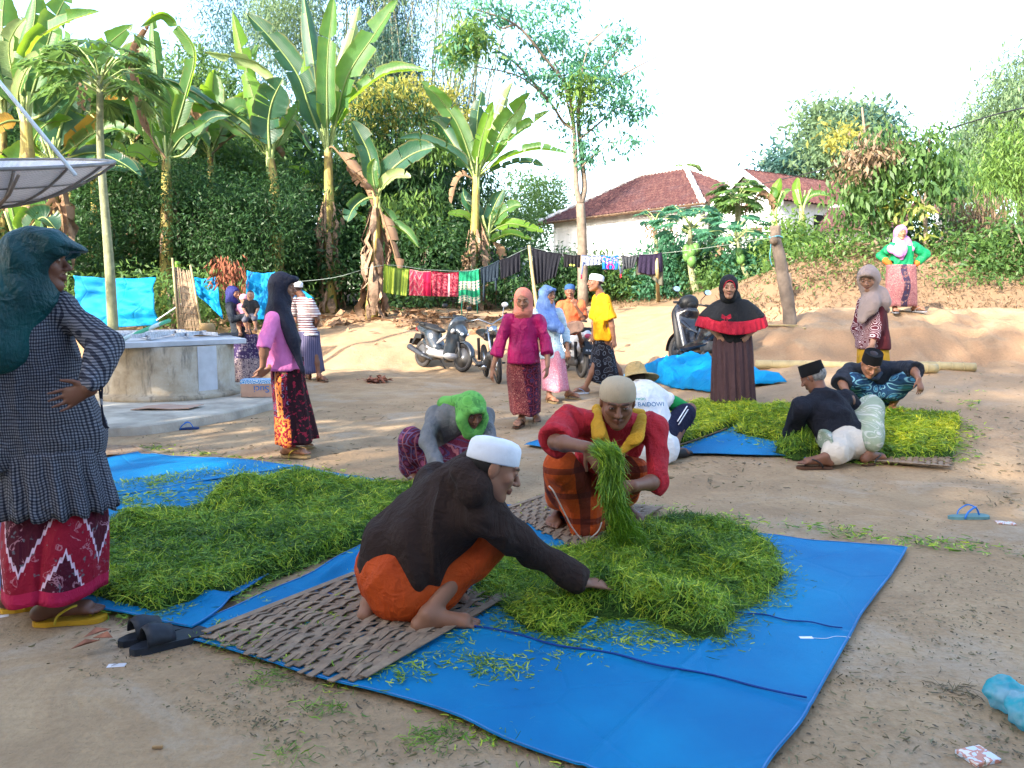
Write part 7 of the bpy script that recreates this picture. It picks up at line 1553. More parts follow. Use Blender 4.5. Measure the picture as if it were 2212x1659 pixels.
def heap(label,pl,hgt,n,mat=MST,edge=.12,lump=.3,humps=(),L=.055,w=.0017,seed=0,z0=.02,spill=.10,yellow=None,name='green_heap',lf=3.2):
 poly=[tuple(g(*q))for q in pl];P_=np.array(poly);lo,hi=P_.min(0)-.05,P_.max(0)+.05;hm=[(g(x,y),r_,h_)for x,y,r_,h_ in humps]
 def H(x,y):
  e=edge_dist(x,y,poly)+n2(x,y,6,seed,2)*.03;ins=in_poly(x,y,poly);q=np.clip(e/edge,0,1);q=np.sqrt(np.clip(1-(1-q)**2,0,1))*ins
  h=hgt*(1-lump+lump*1.3*(.5+.5*n2(x,y,lf,seed+3,3)).clip(0,1.3))
  for(cx,cy),r_,h_ in hm:h=h+h_*np.exp(-((x-cx)**2+(y-cy)**2)/r_**2)
  h=h*(1+.22*n2(x,y,13,seed+8,2));return h*q
 nx,ny=int((hi[0]-lo[0])/.022)+2,int((hi[1]-lo[1])/.022)+2;X,Y=np.meshgrid(np.linspace(lo[0],hi[0],nx),np.linspace(lo[1],hi[1],ny),indexing='ij');Hh=H(X,Y);Zz=T(X,Y)+z0+Hh-.012
 V=np.stack([X,Y,Zz],-1).reshape(-1,3);Fc=grid_faces(nx,ny);keep=(Hh.reshape(-1)[Fc]>.004).any(1);Fc=Fc[keep];used,inv=np.unique(Fc,return_inverse=True);base=V.mean(0);base[2]=0
 t=thing(name,label,'heap',base);o=mesh_obj('mass',V[used],inv.reshape(-1,4),bpy.data.materials['heap_core']if 'heap_core' in bpy.data.materials else simple('heap_core',(.03,.075,.008),.9,.4,30,.8,90,.02),t);o['kind']='stuff'  # dark core colour stands for the shade in gaps between strands
 rs=np.random.default_rng(seed);m=int(n*2.5);x=lo[0]+rs.random(m)*(hi[0]-lo[0]);y=lo[1]+rs.random(m)*(hi[1]-lo[1]);k=in_poly(x,y,poly);x,y=x[k][:n],y[k][:n];h=H(x,y);e=.01
 gx=(H(x+e,y)-h)/e;gy=(H(x,y+e)-h)/e;a=rs.random(len(x))*6.28;dx,dy=np.cos(a),np.sin(a);d=np.stack([dx,dy,(gx*dx+gy*dy).clip(-2,2)*.9+rs.normal(size=len(x))*.12],1);d/=np.linalg.norm(d,axis=1,keepdims=True)
 p=np.stack([x,y,T(x,y)+z0+h+rs.random(len(x))*.012-.004],1);c=np.clip(.42+.22*n2(x,y,1.6,seed+5,2)+.30*rs.normal(size=len(x))+.30*(n2(x,y,9,seed+6,2)),0,1)
 if yellow is not None:c=np.clip(c+yellow(x,y),0,1)
 s_=strands('strands',p,d,L*(.6+.9*rs.random(len(x))),w*(.7+.7*rs.random(len(x))),c,mat,t,rs=rs);s_['kind']='stuff'
 ms=int(n*spill)
 if ms:
  i=rs.integers(0,len(poly),ms);f=rs.random(ms);A_=P_[i];B_=P_[(i+1)%len(poly)];q=A_+(B_-A_)*f[:,None]+rs.normal(size=(ms,2))*.06;a=rs.random(ms)*6.28
  p=np.stack([q[:,0],q[:,1],T(q[:,0],q[:,1])+z0+.006+.008*rs.random(ms)],1);d=np.stack([np.cos(a),np.sin(a),rs.normal(size=ms)*.06],1)
  s_=strands('spilled_strands',p,d,.035*(.5+rs.random(ms)),np.full(ms,w),np.clip(.35+.25*rs.normal(size=ms),0,1),mat,t,rs=rs,curl=.5);s_['kind']='stuff'
 return t
heap('long thick green bed of chopped strands on the left tarpaulin, humped at its far side',[(178,1296),(240,1318),(335,1338),(400,1322),(510,1290),(640,1235),(775,1182),(830,1140),(960,1090),(910,1064),(800,1070),(720,1062),(640,1062),(560,1072),(500,1082),(450,1112),(420,1128),(340,1138),(250,1160),(120,1200),(40,1240),(60,1290)],.085,46000,edge=.08,lump=.35,humps=[(520,1100,.22,.085),(620,1090,.24,.07),(720,1080,.22,.04),(330,1160,.18,.04),(270,1175,.15,.04)],seed=1,L=.058,w=.0019)
heap('loose lumpy green pile the two squatting men are working on, middle of the big tarpaulin',[(1035,1300),(1085,1330),(1140,1375),(1215,1388),(1280,1350),(1330,1352),(1400,1350),(1440,1372),(1510,1392),(1560,1388),(1590,1335),(1650,1310),(1690,1262),(1672,1205),(1620,1165),(1520,1136),(1430,1132),(1360,1150),(1290,1188),(1200,1205),(1120,1200),(1060,1215),(1010,1245)],.060,44000,edge=.12,lump=.95,humps=[(1310,1330,.16,.10),(1480,1240,.16,.12),(1400,1200,.16,.08),(1500,1350,.16,.12),(1370,1270,.14,.09),(1520,1165,.14,.07),(1600,1270,.14,.06),(1180,1345,.14,.07)],seed=2,L=.062,w=.0017,lf=4.5)
heap('thin green scatter running across the far left tarpaulin',[(225,1072),(300,1072),(400,1052),(500,1038),(600,1016),(560,1010),(450,1022),(340,1040),(240,1055)],.02,5000,edge=.1,lump=.8,seed=3,w=.0024,spill=.4)
sun_band=lambda c0,c1:(lambda x,y:.38*np.exp(-((y-c0)/c1)**2))  # yellow band across the bed puts a sunlit strip into its colour
heap('flat yellow-green bed on a mat behind the navy shorts',[(1425,930),(1440,905),(1505,881),(1570,880),(1645,888),(1612,912),(1570,934),(1475,968),(1436,966)],.09,11000,MSY,.07,.2,seed=4,w=.0028,L=.07)
heap('mounded yellow-green pile left of the black jacket',[(1590,942),(1604,915),(1632,893),(1700,890),(1770,900),(1765,955),(1720,966),(1650,955)],.07,9000,MSY,.14,.4,[(1655,918,.3,.09),(1690,930,.25,.05)],seed=5,w=.0028,L=.07)
heap('square yellow-green bed on a mat right of the black jacket',[(1745,905),(1900,901),(2072,912),(2062,960),(2056,996),(1950,1000),(1850,1003),(1745,985)],.075,15000,MSY,.05,.2,seed=6,w=.0028,L=.07,yellow=sun_band(G(1980,950)[1],.28))
heap('small dark green heap under the hand of the man in the black jacket',[(1675,985),(1690,968),(1705,945),(1735,935),(1752,950),(1762,990),(1720,996)],.13,4200,MST,.14,.2,seed=7,w=.0026,L=.07)
def falling(label,path,rad,n,seed,w=.0015,mat=MST,L=.09):
 rs=np.random.default_rng(seed);C_=np.array(catmull(path,8));i=rs.random(n)**.85*(len(C_)-1.01);a=i.astype(int);f=(i-a)[:,None];p=C_[a]*(1-f)+C_[a+1]*f;tg=C_[a+1]-C_[a];tg/=np.linalg.norm(tg,axis=1,keepdims=True)
 rr=np.interp(i/(len(C_)-1),np.linspace(0,1,len(rad)),rad)[:,None];off=rs.normal(size=(n,3));off-=tg*(off*tg).sum(1,keepdims=True);off/=np.linalg.norm(off,axis=1,keepdims=True);p=p+off*rr*(rs.random((n,1))**.5)
 d=tg+rs.normal(size=(n,3))*.22;d/=np.linalg.norm(d,axis=1,keepdims=True);t=thing('falling_strands',label,'green strands',p[-1]*[1,1,0])
 t.location=tuple(path[-1]);s_=strands('strands',p,d,L*(.6+.8*rs.random(n)),np.full(n,w),np.clip(.42+.2*rs.normal(size=n)+.15*(f[:,0]-.5),0,1),mat,t,rs=rs,curl=.35);s_['kind']='stuff'
falling('handful of green strands falling from the hands of the man in the red shirt',[P(1296,972,3.36),P(1318,985,3.33),P(1322,1030,3.33),P(1326,1080,3.34),P(1345,1135,3.5),P(1362,1180,3.7)],[.03,.05,.045,.05,.055,.09],4200,3)
falling('strands hanging from the hand of the man in the black jacket',[P(1738,935,6.3),P(1728,950,6.28),P(1722,985,6.25)],[.03,.10,.16],1500,4,.0026,L=.12)
def scatter(name,label,px_poly,n,mat,L,w,seed,z=.006,clump=0,dens=None,curl=.7,cat='scattered strands'):
 rs=np.random.default_rng(seed);xs,ys=zip(*px_poly);out=[]
 px=min(xs)+rs.random(n*3)*(max(xs)-min(xs));py=min(ys)+rs.random(n*3)*(max(ys)-min(ys));k=in_poly(px,py,px_poly);px,py=px[k][:n],py[k][:n]
 r=np.stack([(px-CX)/FPX,np.full(len(px),0.),np.full(len(px),0.)],1);b=(CY-py)/FPX;Yd=CAMH/(st-b*ct)*(ct+b*st);X=(px-CX)/FPX*CAMH/(st-b*ct)
 if clump:
  nc=max(1,len(X)//clump);X=np.repeat(X[:nc],clump)+rs.normal(size=nc*clump)*.035;Yd=np.repeat(Yd[:nc],clump)+rs.normal(size=nc*clump)*.035
 if dens is not None:kk=dens(X,Yd)>rs.random(len(X));X,Yd=X[kk],Yd[kk]
 m=len(X);a=rs.random(m)*6.28;p=np.stack([X,Yd,T(X,Yd)+z+rs.random(m)*.004],1);d=np.stack([np.cos(a),np.sin(a),rs.normal(size=m)*.05],1)
 o=strands(name,p,d,L*(.4+rs.random(m)),w*(.6+rs.random(m)),rs.random(m),mat,None,rs=rs,curl=curl);return setp(o,label,cat,kind='stuff')
D_=lambda f,s,lo=.0:(lambda x,y:np.clip(.5+n2(x,y,f,s,3)*1.3+lo,0,1))
scatter('ground_litter','dark dry bits of plant trodden into the bare earth of the yard',[(0,1400),(700,1659),(2212,1659),(2212,860),(1400,860),(700,900),(0,960)],5200,MSB,.026,.0018,11,dens=D_(2.5,3))
scatter('far_litter','dry bits of plant strewn over the far half of the yard',[(300,980),(2212,1100),(2212,860),(1000,850),(300,930)],3600,MSB,.05,.0035,12,dens=D_(1.2,4))
scatter('crumbs','dark crumbs of soil and chaff on the near ground',[(0,1400),(700,1659),(2212,1659),(2212,1000),(1400,1000),(700,1000),(0,1200)],14000,MSB,.010,.0022,21,dens=D_(3.5,13),curl=.3)
scatter('green_scraps','green scraps strewn along the edges of the tarpaulins',[(380,1380),(760,1500),(1180,1659),(1300,1659),(800,1490),(420,1370)],2600,MST,.035,.002,13,dens=D_(6,5,-.1),clump=8)
scatter('green_scraps','green scraps lying on the blue sheet around the nearest mat',[(395,1365),(440,1395),(780,1490),(1300,1480),(1330,1380),(1000,1340),(760,1190),(560,1270)],4200,MST,.034,.0019,14,z=.030,dens=D_(5,6,-.2),clump=5)
scatter('green_scraps','green scraps between the red-shirted man and the far edge of the big sheet',[(1080,1100),(1180,1075),(1420,1095),(2212,1190),(2212,1210),(1500,1150),(1080,1130)],2400,MST,.045,.003,15,z=.02,dens=D_(3,7,-.15),clump=6)
scatter('green_scraps','green scraps on the bare ground beyond the left tarpaulins',[(300,975),(620,1000),(860,1045),(850,1010),(500,985),(330,955)],2600,MST,.05,.0032,16,dens=D_(3,8,-.2),clump=6)
scatter('green_scraps','green scraps fallen on the sheet right of the lumpy pile',[(1560,1180),(1720,1200),(1760,1270),(1640,1330),(1500,1420),(1100,1480),(950,1450),(1180,1390)],2600,MST,.034,.0019,17,z=.028,dens=D_(4,9,-.3),clump=5)
scatter('green_scraps','green scraps on the left tarpaulins',[(230,1120),(500,1120),(760,1190),(830,1160),(780,1040),(600,1015),(230,1060)],4000,MST,.045,.0028,18,z=.045,dens=D_(3,10,-.1),clump=5)
scatter('green_scraps','green scraps around the right-hand beds',[(1560,985),(1860,1015),(2110,1010),(2120,900),(2050,900),(1860,1010),(1600,930)],3000,MST,.06,.004,19,z=.02,dens=D_(2,11,-.1),clump=5)
for i,(x,y,n_,lb)in enumerate(((925,1600,220,'little green clump of strands left of the sheet, near the bottom edge'),(1095,1585,120,'thin green clump at the edge of the big sheet near the bottom'),(700,1535,70,'tiny green tuft on the bare ground below the mat'),(2060,1497,110,'olive clump of withered strands on the ground right of the big sheet'),(615,1636,80,'small dark green tuft at the bottom of the picture'),(585,1470,110,'green tuft on the ground beside the nearest mat'))):
 rs=np.random.default_rng(i+60);c=G(x,y);p=c+np.stack([rs.normal(size=n_)*.045,rs.normal(size=n_)*.04,rs.random(n_)*.02],1);a=rs.random(n_)*6.28;d=np.stack([np.cos(a),np.sin(a),rs.normal(size=n_)*.3],1)
 o=strands('green_tuft',p,d,.045*(.5+rs.random(n_)),np.full(n_,.0015),rs.random(n_)*.7,MST if i!=3 else MSB,None,rs=rs);setp(o,lb,'tuft of strands',kind='stuff')
 # --- the well with its concrete step
def m_conc(name,dk=.5):
 b=NB(name);co=b.coord();z=b.sep(co)[2];c=b.ramp(b.noise(co,2.2,6,.7),[(.3,(.26,.20,.13)),(.5,(.40,.34,.25)),(.7,(.48,.44,.37))])
 c=b.mix(b.ramp(b.noise(b.map(co,(2.5,2.5,.5)),2,5,.75),[(.52,0),(.66,.8)]),c,(.10,.085,.065));c=b.mix(b.ramp(b.noise(co,5,5,.8),[(.6,0),(.7,.6)]),c,(.50,.50,.48))
 return b.done(c,.92,.2,b.bump(b.noise(co,18,5,.7),.6,.02))
MC=m_conc('stained_concrete');MC2=simple('pale_concrete',(.44,.40,.33),.92,.35,3,.6,24,.02);MWH=simple('white_paint',(.50,.52,.55),.7,.2,4,.2,30)
def step():
 out=[G(130,952),G(330,938),G(430,921),G(520,903),G(604,880),G(640,868),G(655,850),G(560,838),G(300,838),G(60,850),G(0,905)];z0=.10;mb=MB();n=len(out);ctr=sum(out)/n
 q=[V3(p[0],p[1],0)for p in catmull(out+[out[0]],4)[:-1]];n=len(q)
 mb.add([p+(p-ctr)*[.012,.012,0]-Z(.05)for p in q]+[p+Z(z0-.015)for p in q]+[p+(ctr-p)*[.012,.012,0]+Z(z0)for p in q],[(i,(i+1)%n,(i+1)%n+n,i+n)for i in range(n)]+[(i+n,(i+1)%n+n,(i+1)%n+2*n,i+2*n)for i in range(n)]+[tuple(range(2*n,3*n))])
 o=mb.out('well_step',MC2,None);return setp(o,'low worn concrete step round the foot of the well',kind='structure')
step()
def well():
 c=P(366,800,10.25)*[1,1,0];t=thing('well','round stained concrete well covered by a white-painted slab','well',c+Z(.1));mb=MB()
 mb.lathe([(.93,.09),(.93,.15),(.84,.17),(.82,.20),(.815,.76),(.74,.76),(.74,.2)],c,64);mb.out('well_ring',MC,t,True)
 mb=MB();w0=-.62
 V,F=[],[]
 for i in range(13):
  a=w0-.12+.34*i/12;r_=.822
  for z in(.19,.35,.55,.758):V.append(c+V3(math.cos(a)*r_,math.sin(a)*r_,z))
 mb.add(V,[(i*4+j,(i+1)*4+j,(i+1)*4+j+1,i*4+j+1)for i in range(12)for j in range(3)]);mb.out('whitewashed_strip',MWH,t,True)
 f0,f1,b1,b0=[P(x,700,d)*[1,1,0]for x,d in((215,9.0),(531,10.35),(478,12.0),(190,11.0))];mb=MB()
 mb.add([q+Z(z)for z in(.765,.83)for q in(f0,f1,b1,b0)],[(3,2,1,0),(4,5,6,7),(0,1,5,4),(1,2,6,5),(2,3,7,6),(3,0,4,7)]);mb.out('slab',MWH,t,bevel=.006)
 tf=thing('steel_frame','white-painted angle-iron frame lying on the well cover','metal frame',(f0+b1)/2+Z(.832));L_=lambda u,v,z=0:f0*(1-u)*(1-v)+f1*u*(1-v)+b1*u*v+b0*(1-u)*v+Z(.845+z)
 zz=[((.04,.1),(.30,.9)),((.30,.9),(.33,.12)),((.10,.5),(.52,.85)),((.33,.12),(.62,.9)),((.62,.9),(.60,.15)),((.62,.9),(.82,.2)),((.05,.92),(.70,.95)),((.5,.15),(.8,.55)),((.2,.1),(.55,.55))]
 for k,(a,b_)in enumerate(zz):
  p,q=L_(*a),L_(*b_);d=q-p;an=math.atan2(d[1],d[0]);mb=MB();R_=Matrix.Rotation(an,3,'Z');zo=.012*k*.3;mb.box(tuple((p+q)/2+Z(.022+zo)),(np.linalg.norm(d),.006,.05),R_);mb.box(tuple((p+q)/2+Z(.0+zo)+V3(-math.sin(an),math.cos(an),0)*.02),(np.linalg.norm(d),.04,.005),R_);mb.out('bar',simple('frame_paint',(.55,.57,.60),.5,.4,20,.2),tf)
 p=L_(.82,.62);hb_=thing('woven_basket','small round woven basket standing on the well cover','basket',p);mb=MB();mb.lathe([(.05,.012),(.085,.02),(.108,.06),(.112,.10),(.10,.15),(.075,.172),(.065,.172),(.06,.15),(0,.15)],p,28);mb.out('basket',b_weave(),hb_,True)
 mb=MB();mb.lathe([(0,.0),(.17,.0),(.18,.01),(.16,.014),(0,.014)],p-Z(.008),28,None,1.1,1);h=mb.out('rush_tray',b_weave(),None,True);top(h,'flat woven rush tray under the small basket on the well cover','tray')
 p=L_(.93,.45);mb=MB();mb.box(tuple(p+Z(.01)),(.32,.16,.02),Matrix.Rotation(.5,3,'Z'));mb.box(tuple(p+V3(.05,.05,.03)),(.26,.05,.012),Matrix.Rotation(.2,3,'Z'));o=mb.out('dark_bar',simple('dark_slate',(.06,.065,.075),.6,.3),None);top(o,'dark flat bars lying at the right end of the well cover','metal bars')
def b_weave():
 if 'rattan' in bpy.data.materials:return bpy.data.materials['rattan']
 b=NB('rattan');co=b.coord();w=b.n('TexWave',Vector=co,Scale=60,bands_direction='Z').outputs[1];w2=b.n('TexWave',Vector=co,Scale=50,bands_direction='X').outputs[1];h=b.math('MULTIPLY',w,w2);return b.done(b.mix(h,(.28,.18,.08),(.50,.36,.18)),.8,.2,b.bump(h,.6,.006))
well()
def pole(name,label,cat,pts,r,mat,n=10,nodes=0,part=None):
 mb=MB();q=catmull(pts,8);m=len(q);rr=[(r[0]+(r[1]-r[0])*i/(m-1))for i in range(m)]if isinstance(r,tuple)else[r]*m
 mb.tube(q,rr,n)
 if nodes:
  for k in range(1,nodes):a=k/nodes*(m-1);i=int(a);p=Vector(q[i]).lerp(Vector(q[min(i+1,m-1)]),a-i);d=(Vector(q[min(i+1,m-1)])-Vector(q[i])).normalized()*.006;mb.tube([p-d*1.6,p-d,p+d,p+d*1.6],[rr[i]*1.0,rr[i]*1.10,rr[i]*1.10,rr[i]],n,False)
 return top(mb.out(name,mat,None,True),label,cat)
MBG=simple('green_bamboo',(.13,.27,.03),.45,.4,5,.2,20);MBY=simple('yellow_bamboo',(.38,.30,.15),.5,.25,6,.2,20);MGS=None
def striped():
 b=NB('green_white_tape');co=b.coord();u=b.sep(co)[0];s_=b.math('FRACT',b.math('MULTIPLY',b.math('ADD',u,30.0),9));return b.done(b.ramp(s_,[(0,(.06,.34,.18)),(.6,(.50,.58,.52))],'CONSTANT'),.5,.4)
pole('striped_pole','thin green-and-white striped pole slanting up from the well cover','pole',[P(242,744,9.4),P(300,718,9.9),P(366,692,10.5)],.026,striped())
pole('green_bamboo_pole','green bamboo pole standing beside the reed screen','bamboo pole',[G(398,700),P(392,650,15.2),P(386,600,15.1),P(384,566,15.0)],.055,MBG,nodes=6)
pole('white_stay','thin white pole propping the first blue sheet','pole',[P(398,652,15.0),P(338,692,14.6)],.012,WHT)
def reed_screen():
 a,b_,c,d_=P(386,716,14.4),P(436,713,14.4),P(412,590,14.9),P(373,575,14.9);t=thing('reed_screen','tall narrow reed screen leaning behind the well','reed screen',(a+b_)/2);n=16;rs=np.random.default_rng(1);mr=simple('reed',(.27,.20,.13),.85,.4,12,.4)
 for i in range(n):
  u=(i+.5)/n;p,q=a+(b_-a)*u,d_+(c-d_)*u;mb=MB();mb.tube([p+rs.normal(size=3)*.004,(p+q)/2+rs.normal(size=3)*.006,q+Z(rs.normal()*.03)],.014,6);mb.out('reed',mr,t,True)
 for v in np.linspace(.05,.95,9):mb=MB();mb.tube([a+(d_-a)*v+V3(0,-.02,0),b_+(c-b_)*v+V3(0,-.02,0)],.006,5);mb.out('binding',MDRY,t)
 for p,q in((a,d_),(b_,c)):mb=MB();mb.tube([p,q+Z(.15)],.02,6);mb.out('side_pole',MBY,t,True)
reed_screen()
def hang_sheet(label,c,dist,seed,cat='tarpaulin',n=46,mat=None,name='hung_sheet',pull=.06,creases=4):
 """c: four pixel corners, clockwise from top left; sags between its ties"""
 rs=np.random.default_rng(seed);dz=dist if hasattr(dist,'__len__')else[dist]*4;A,B,C_,D_=[P(x,y,d)for(x,y),d in zip(c,dz)];u=np.linspace(0,1,n)[:,None,None];v=np.linspace(0,1,n)[None,:,None]
 p=A*(1-u)*(1-v)+B*u*(1-v)+C_*u*v+D_*(1-u)*v;U,Vv=u[...,0]+0*v[...,0],v[...,0]+0*u[...,0]
 q=np.stack([U*3,Vv*3,U*0+seed],-1);w=(fbm(q,.9,3,seed))*pull+(1-np.abs(vnoise(q*[1,1,1],1.3,seed+3))*2.4)*pull*.4;p[...,1]+=w;p[...,2]-=(np.sin(U*math.pi)*.04*(1-Vv))+np.abs(np.sin(U*9+seed))*.012*(1-Vv)
 t=thing(name,label,cat,(C_+D_)/2);o=mesh_obj('sheet',p.reshape(-1,3),grid_faces(n,n),mat or MT,t,True,uv=np.stack([U,1-Vv],-1).reshape(-1,2));s_=o.modifiers.new('solid','SOLIDIFY');s_.thickness=.004;return t
hang_sheet('blue plastic sheet hung like a curtain left of the well, behind the papaya trunk',[(161,594),(334,598),(341,702),(163,712)],[15.2,15.0,14.8,15.0],1,pull=.10)
hang_sheet('blue plastic sheet with a slanting lower edge hung behind the reed screen',[(420,598),(466,596),(482,690),(424,636)],16.2,2)
hang_sheet('blue plastic sheet hung behind the mother, half hidden by the black scarf',[(534,584),(594,586),(596,690),(532,690)],16.6,3)
hang_sheet('corner of a blue sheet hung behind the striped shirt',[(594,600),(640,618),(680,644),(640,668)],16.8,4)
def crumple():
 n=90;u=np.linspace(0,1,n)[:,None];v=np.linspace(0,1,n)[None];A,B,C_,D_=[G(*q)for q in((1330,822),(1545,852),(1700,828),(1420,800))]
 p=A*((1-u)*(1-v))[...,None]+B*(u*(1-v))[...,None]+C_*(u*v)[...,None]+D_*((1-u)*v)[...,None];X,Y=p[...,0],p[...,1];hx,hy=P(1400,700,11.8)[:2],None
 h=.24*np.exp(-(((X-hx[0])/.32)**2+((Y-hx[1])/.5)**2))+.16*np.exp(-(((X-hx[0]-.7)/.5)**2));e=np.minimum(np.minimum(u,1-u),np.minimum(v,1-v));f=np.stack([X,Y,X*0],-1);h=h*np.clip(e/.06,0,1)+(1-np.abs(vnoise(f,3.2,4))*2).clip(0)*.10*np.clip(e/.04,0,1)+fbm(f,5,3,2).clip(-.2)*.03+.02
 V=np.stack([X,Y,T(X,Y)+h.clip(.012)],-1);t=thing('crumpled_tarpaulin','crumpled bright blue tarpaulin thrown on the ground behind the straw hat','tarpaulin',V.reshape(-1,3).mean(0)*[1,1,0]);o=mesh_obj('sheet',V.reshape(-1,3),grid_faces(n,n),MT,t,True);s_=o.modifiers.new('solid','SOLIDIFY');s_.thickness=.003
crumple()
t6=tarp('tarpaulin','small blue sheet corner on the ground beside the black sarong',[g(1278,826),g(1345,832),g(1385,815),g(1330,812)],.01,30,.01,uvseed=6)
for i,(a,b_,r_,lb)in enumerate((((1632,797),(1930,806),.065,'thick dry bamboo pole lying behind the brown skirt'),((1830,810),(2022,806),.062,'dry bamboo pole in front, its cut end behind the squatting man'),((1900,800),(2106,803),.060,'longest dry bamboo pole, its open end farthest right'))):
 p,q=G(*a),G(*b_);pole('bamboo_pole',lb,'bamboo pole',[p+Z(r_),(p+q)/2+Z(r_+.01-(T(*((p+q)/2)[:2])-(p[2]+q[2])/2)*0),q+Z(r_)],r_,MBY,14,8).update_tag()
for i,(a,b_)in enumerate((((1640,705),(1722,706)),((1640,702),(1740,712)))):p,q=G(*a),G(*b_);pole('thin_stick','thin pale stick lying on the bank below the bare trunk'+(', the longer one' if i else ''),'stick',[p+Z(.02),q+Z(.02)],.015,MBY,6)
p=P(1783,600,G(1783,655)[1]);pole('grey_stake','short grey stake standing in the hedge right of the bare trunk','stake',[G(1709,650),P(1702,590,G(1709,650)[1])],.06,BARKP,8)
# --- clothes line
def line():
 pts=[P(600,612,17.2),P(720,600,17.3),P(828,573,17.4),P(931,583,17.6),P(1035,581,17.9),P(1143,534,18.3)];mb=MB();mb.tube(catmull(pts,6),.006,5);top(mb.out('clothes_line',simple('line_rope',(.22,.27,.24),.7),None,True),'thin washing line tied between the banana stems and the first pole','washing line')
 d2=G(1676,690)[1];pts=[P(1143,534,18.3),P(1230,550,18.5),P(1330,552,18.7),P(1430,547,18.9),P(1550,532,17.6),P(1674,512,d2)];mb=MB();mb.tube(catmull(pts,6),.006,5);top(mb.out('clothes_line',bpy.data.materials['line_rope'],None,True),'washing line from the first pole up to the bare leaning trunk','washing line')
line()
pole('line_pole','thin pole holding up the washing line, leaning behind the coral scarf','pole',[P(1160,668,18.2),P(1151,600,18.25),P(1143,530,18.3)],(.045,.035),MBY,8,5)
pole('line_pole','bamboo pole under the right end of the washing','pole',[G(1422,652),P(1420,600,18.95),P(1418,545,18.95)],(.05,.04),MBY,8,6)
def dline(px):return float(np.interp(px,[828,931,1035,1143,1230,1330,1430],[17.4,17.6,17.9,18.3,18.5,18.7,18.9]))
CL='washing on the line'
def hang(name,label,cat,c,mat,seed,n=28,folds_=5,amp=.03,sleeves=(),hem=0.0):
 A,B,C_,D_=[P(x,y,dline(x)-.02)for x,y in c];u=np.linspace(0,1,n)[:,None];v=np.linspace(0,1,n)[None];E=lambda a:a[...,None]
 p=A*E((1-u)*(1-v))+B*E(u*(1-v))+C_*E(u*v)+D_*E((1-u)*v);rs=np.random.default_rng(seed);ph=rs.random(3)*6;p[...,1]+=amp*(np.sin(u*folds_*6.28+ph[0]+v*1.5)*.6+np.sin(u*folds_*2.7*2+ph[1])*.4)*(.25+v);p[...,2]+=hem*np.sin(u*7+ph[2])*v-.03*np.sin(u*math.pi)*(1-v)
 t=thing(name,label,cat,(A+B)/2,CL);o=mesh_obj('cloth',p.reshape(-1,3),grid_faces(n,n),mat,t,True,uv=np.stack([u+0*v,1-v+0*u],-1).reshape(-1,2));s_=o.modifiers.new('solid','SOLIDIFY');s_.thickness=.006
 mb=MB();mb.tube([A+Z(.006),(A+B)/2+Z(-.024),B+Z(.006)],.014,6,False);mb.out('fold_over_line',mat,t,True)
 for s2,(pl,w,mt2)in enumerate(sleeves):
  mb=MB();mb.tube([P(x,y,dline(x)-.03)for x,y in pl],w,8,True,.35);mb.out('sleeve' if mt2 is None else 'cuff',mt2 or mat,t,True)
 return t
def gstripe(b,uv):u=b.sep(uv)[0];return b.ramp(u,[(0,(.10,.17,.02)),(.06,(.26,.36,.04)),(.17,(.09,.16,.03)),(.2,(.26,.36,.04)),(.34,(.34,.42,.06)),(.42,(.09,.15,.03)),(.70,(.30,.40,.05)),(.78,(.10,.17,.03)),(.83,(.32,.42,.06)),(.96,(.12,.2,.03))],'CONSTANT')
hang('sarong_cloth','green striped cloth hanging first from the left on the line','cloth',[(829,572),(884,583),(879,640),(828,632)],patcloth('green_stripe_cloth',gstripe,.9,.4),1)
def chev(b,uv):
 u,v=b.sep(uv)[0],b.sep(uv)[1];z_=b.math('MULTIPLY',b.math('ABSOLUTE',b.math('SUBTRACT',b.math('FRACT',b.math('MULTIPLY',u,2.2)),.5)),.8);s_=b.math('FRACT',b.math('MULTIPLY',b.math('ADD',z_,v),2.8));c=b.mix(b.ramp(s_,[(.0,1),(.25,0)],'CONSTANT'),(.42,.02,.06),(.50,.18,.18));c=b.mix(b.ramp(b.noise(uv,22,3),[(.52,0),(.56,.5)]),c,(.45,.2,.22));return b.mix(b.math('GREATER_THAN',u,.64),c,(.45,.012,.055))
hang('sarong_cloth','crimson cloth with a zigzag pattern, second on the line','cloth',[(885,583),(931,587),(931,640),(884,638)],patcloth('crimson_zigzag',chev,.9,.4),2)
hang('sarong_cloth','dark red mottled cloth with a white stripe, third on the line','cloth',[(932,587),(991,590),(990,641),(932,640)],patcloth('mottled_red',lambda b,uv:b.mix(b.math('LESS_THAN',b.math('ABSOLUTE',b.math('SUBTRACT',b.sep(uv)[0],.64)),.035),b.mix(b.ramp(b.noise(b.map(uv,(1,1,1)),13,2,.6,1),[(.5,0),(.54,1)]),(.20,.008,.03),(.45,.10,.12)),(.6,.4,.4)),.9,.4),3)
def gw(b,uv):
 v=b.sep(uv)[1];d=b.vor(b.map(uv,(4,7,1)),1.6,'F1',0,.2);dots=b.mix(b.ramp(d,[(.30,1),(.36,0)]),(.50,.46,.36),(.02,.22,.14));c=b.mix(b.math('FRACT',b.math('MULTIPLY',b.sep(uv)[0],9)),(.01,.18,.10),(.02,.30,.14));bands=b.ramp(v,[(0,1),(.22,0),(.42,1),(.70,0)],'CONSTANT');return b.mix(bands,c,dots)
hang('patterned_shawl','green and cream patterned shawl with tasselled ends in the middle of the line','shawl',[(992,588),(1034,583),(1038,655),(990,655)],patcloth('green_cream_shawl',gw,.9,.4),4,sleeves=[([(998,650),(997,668),(998,684)],.035,None),([(1030,650),(1031,664),(1031,678)],.03,None)],hem=.04)
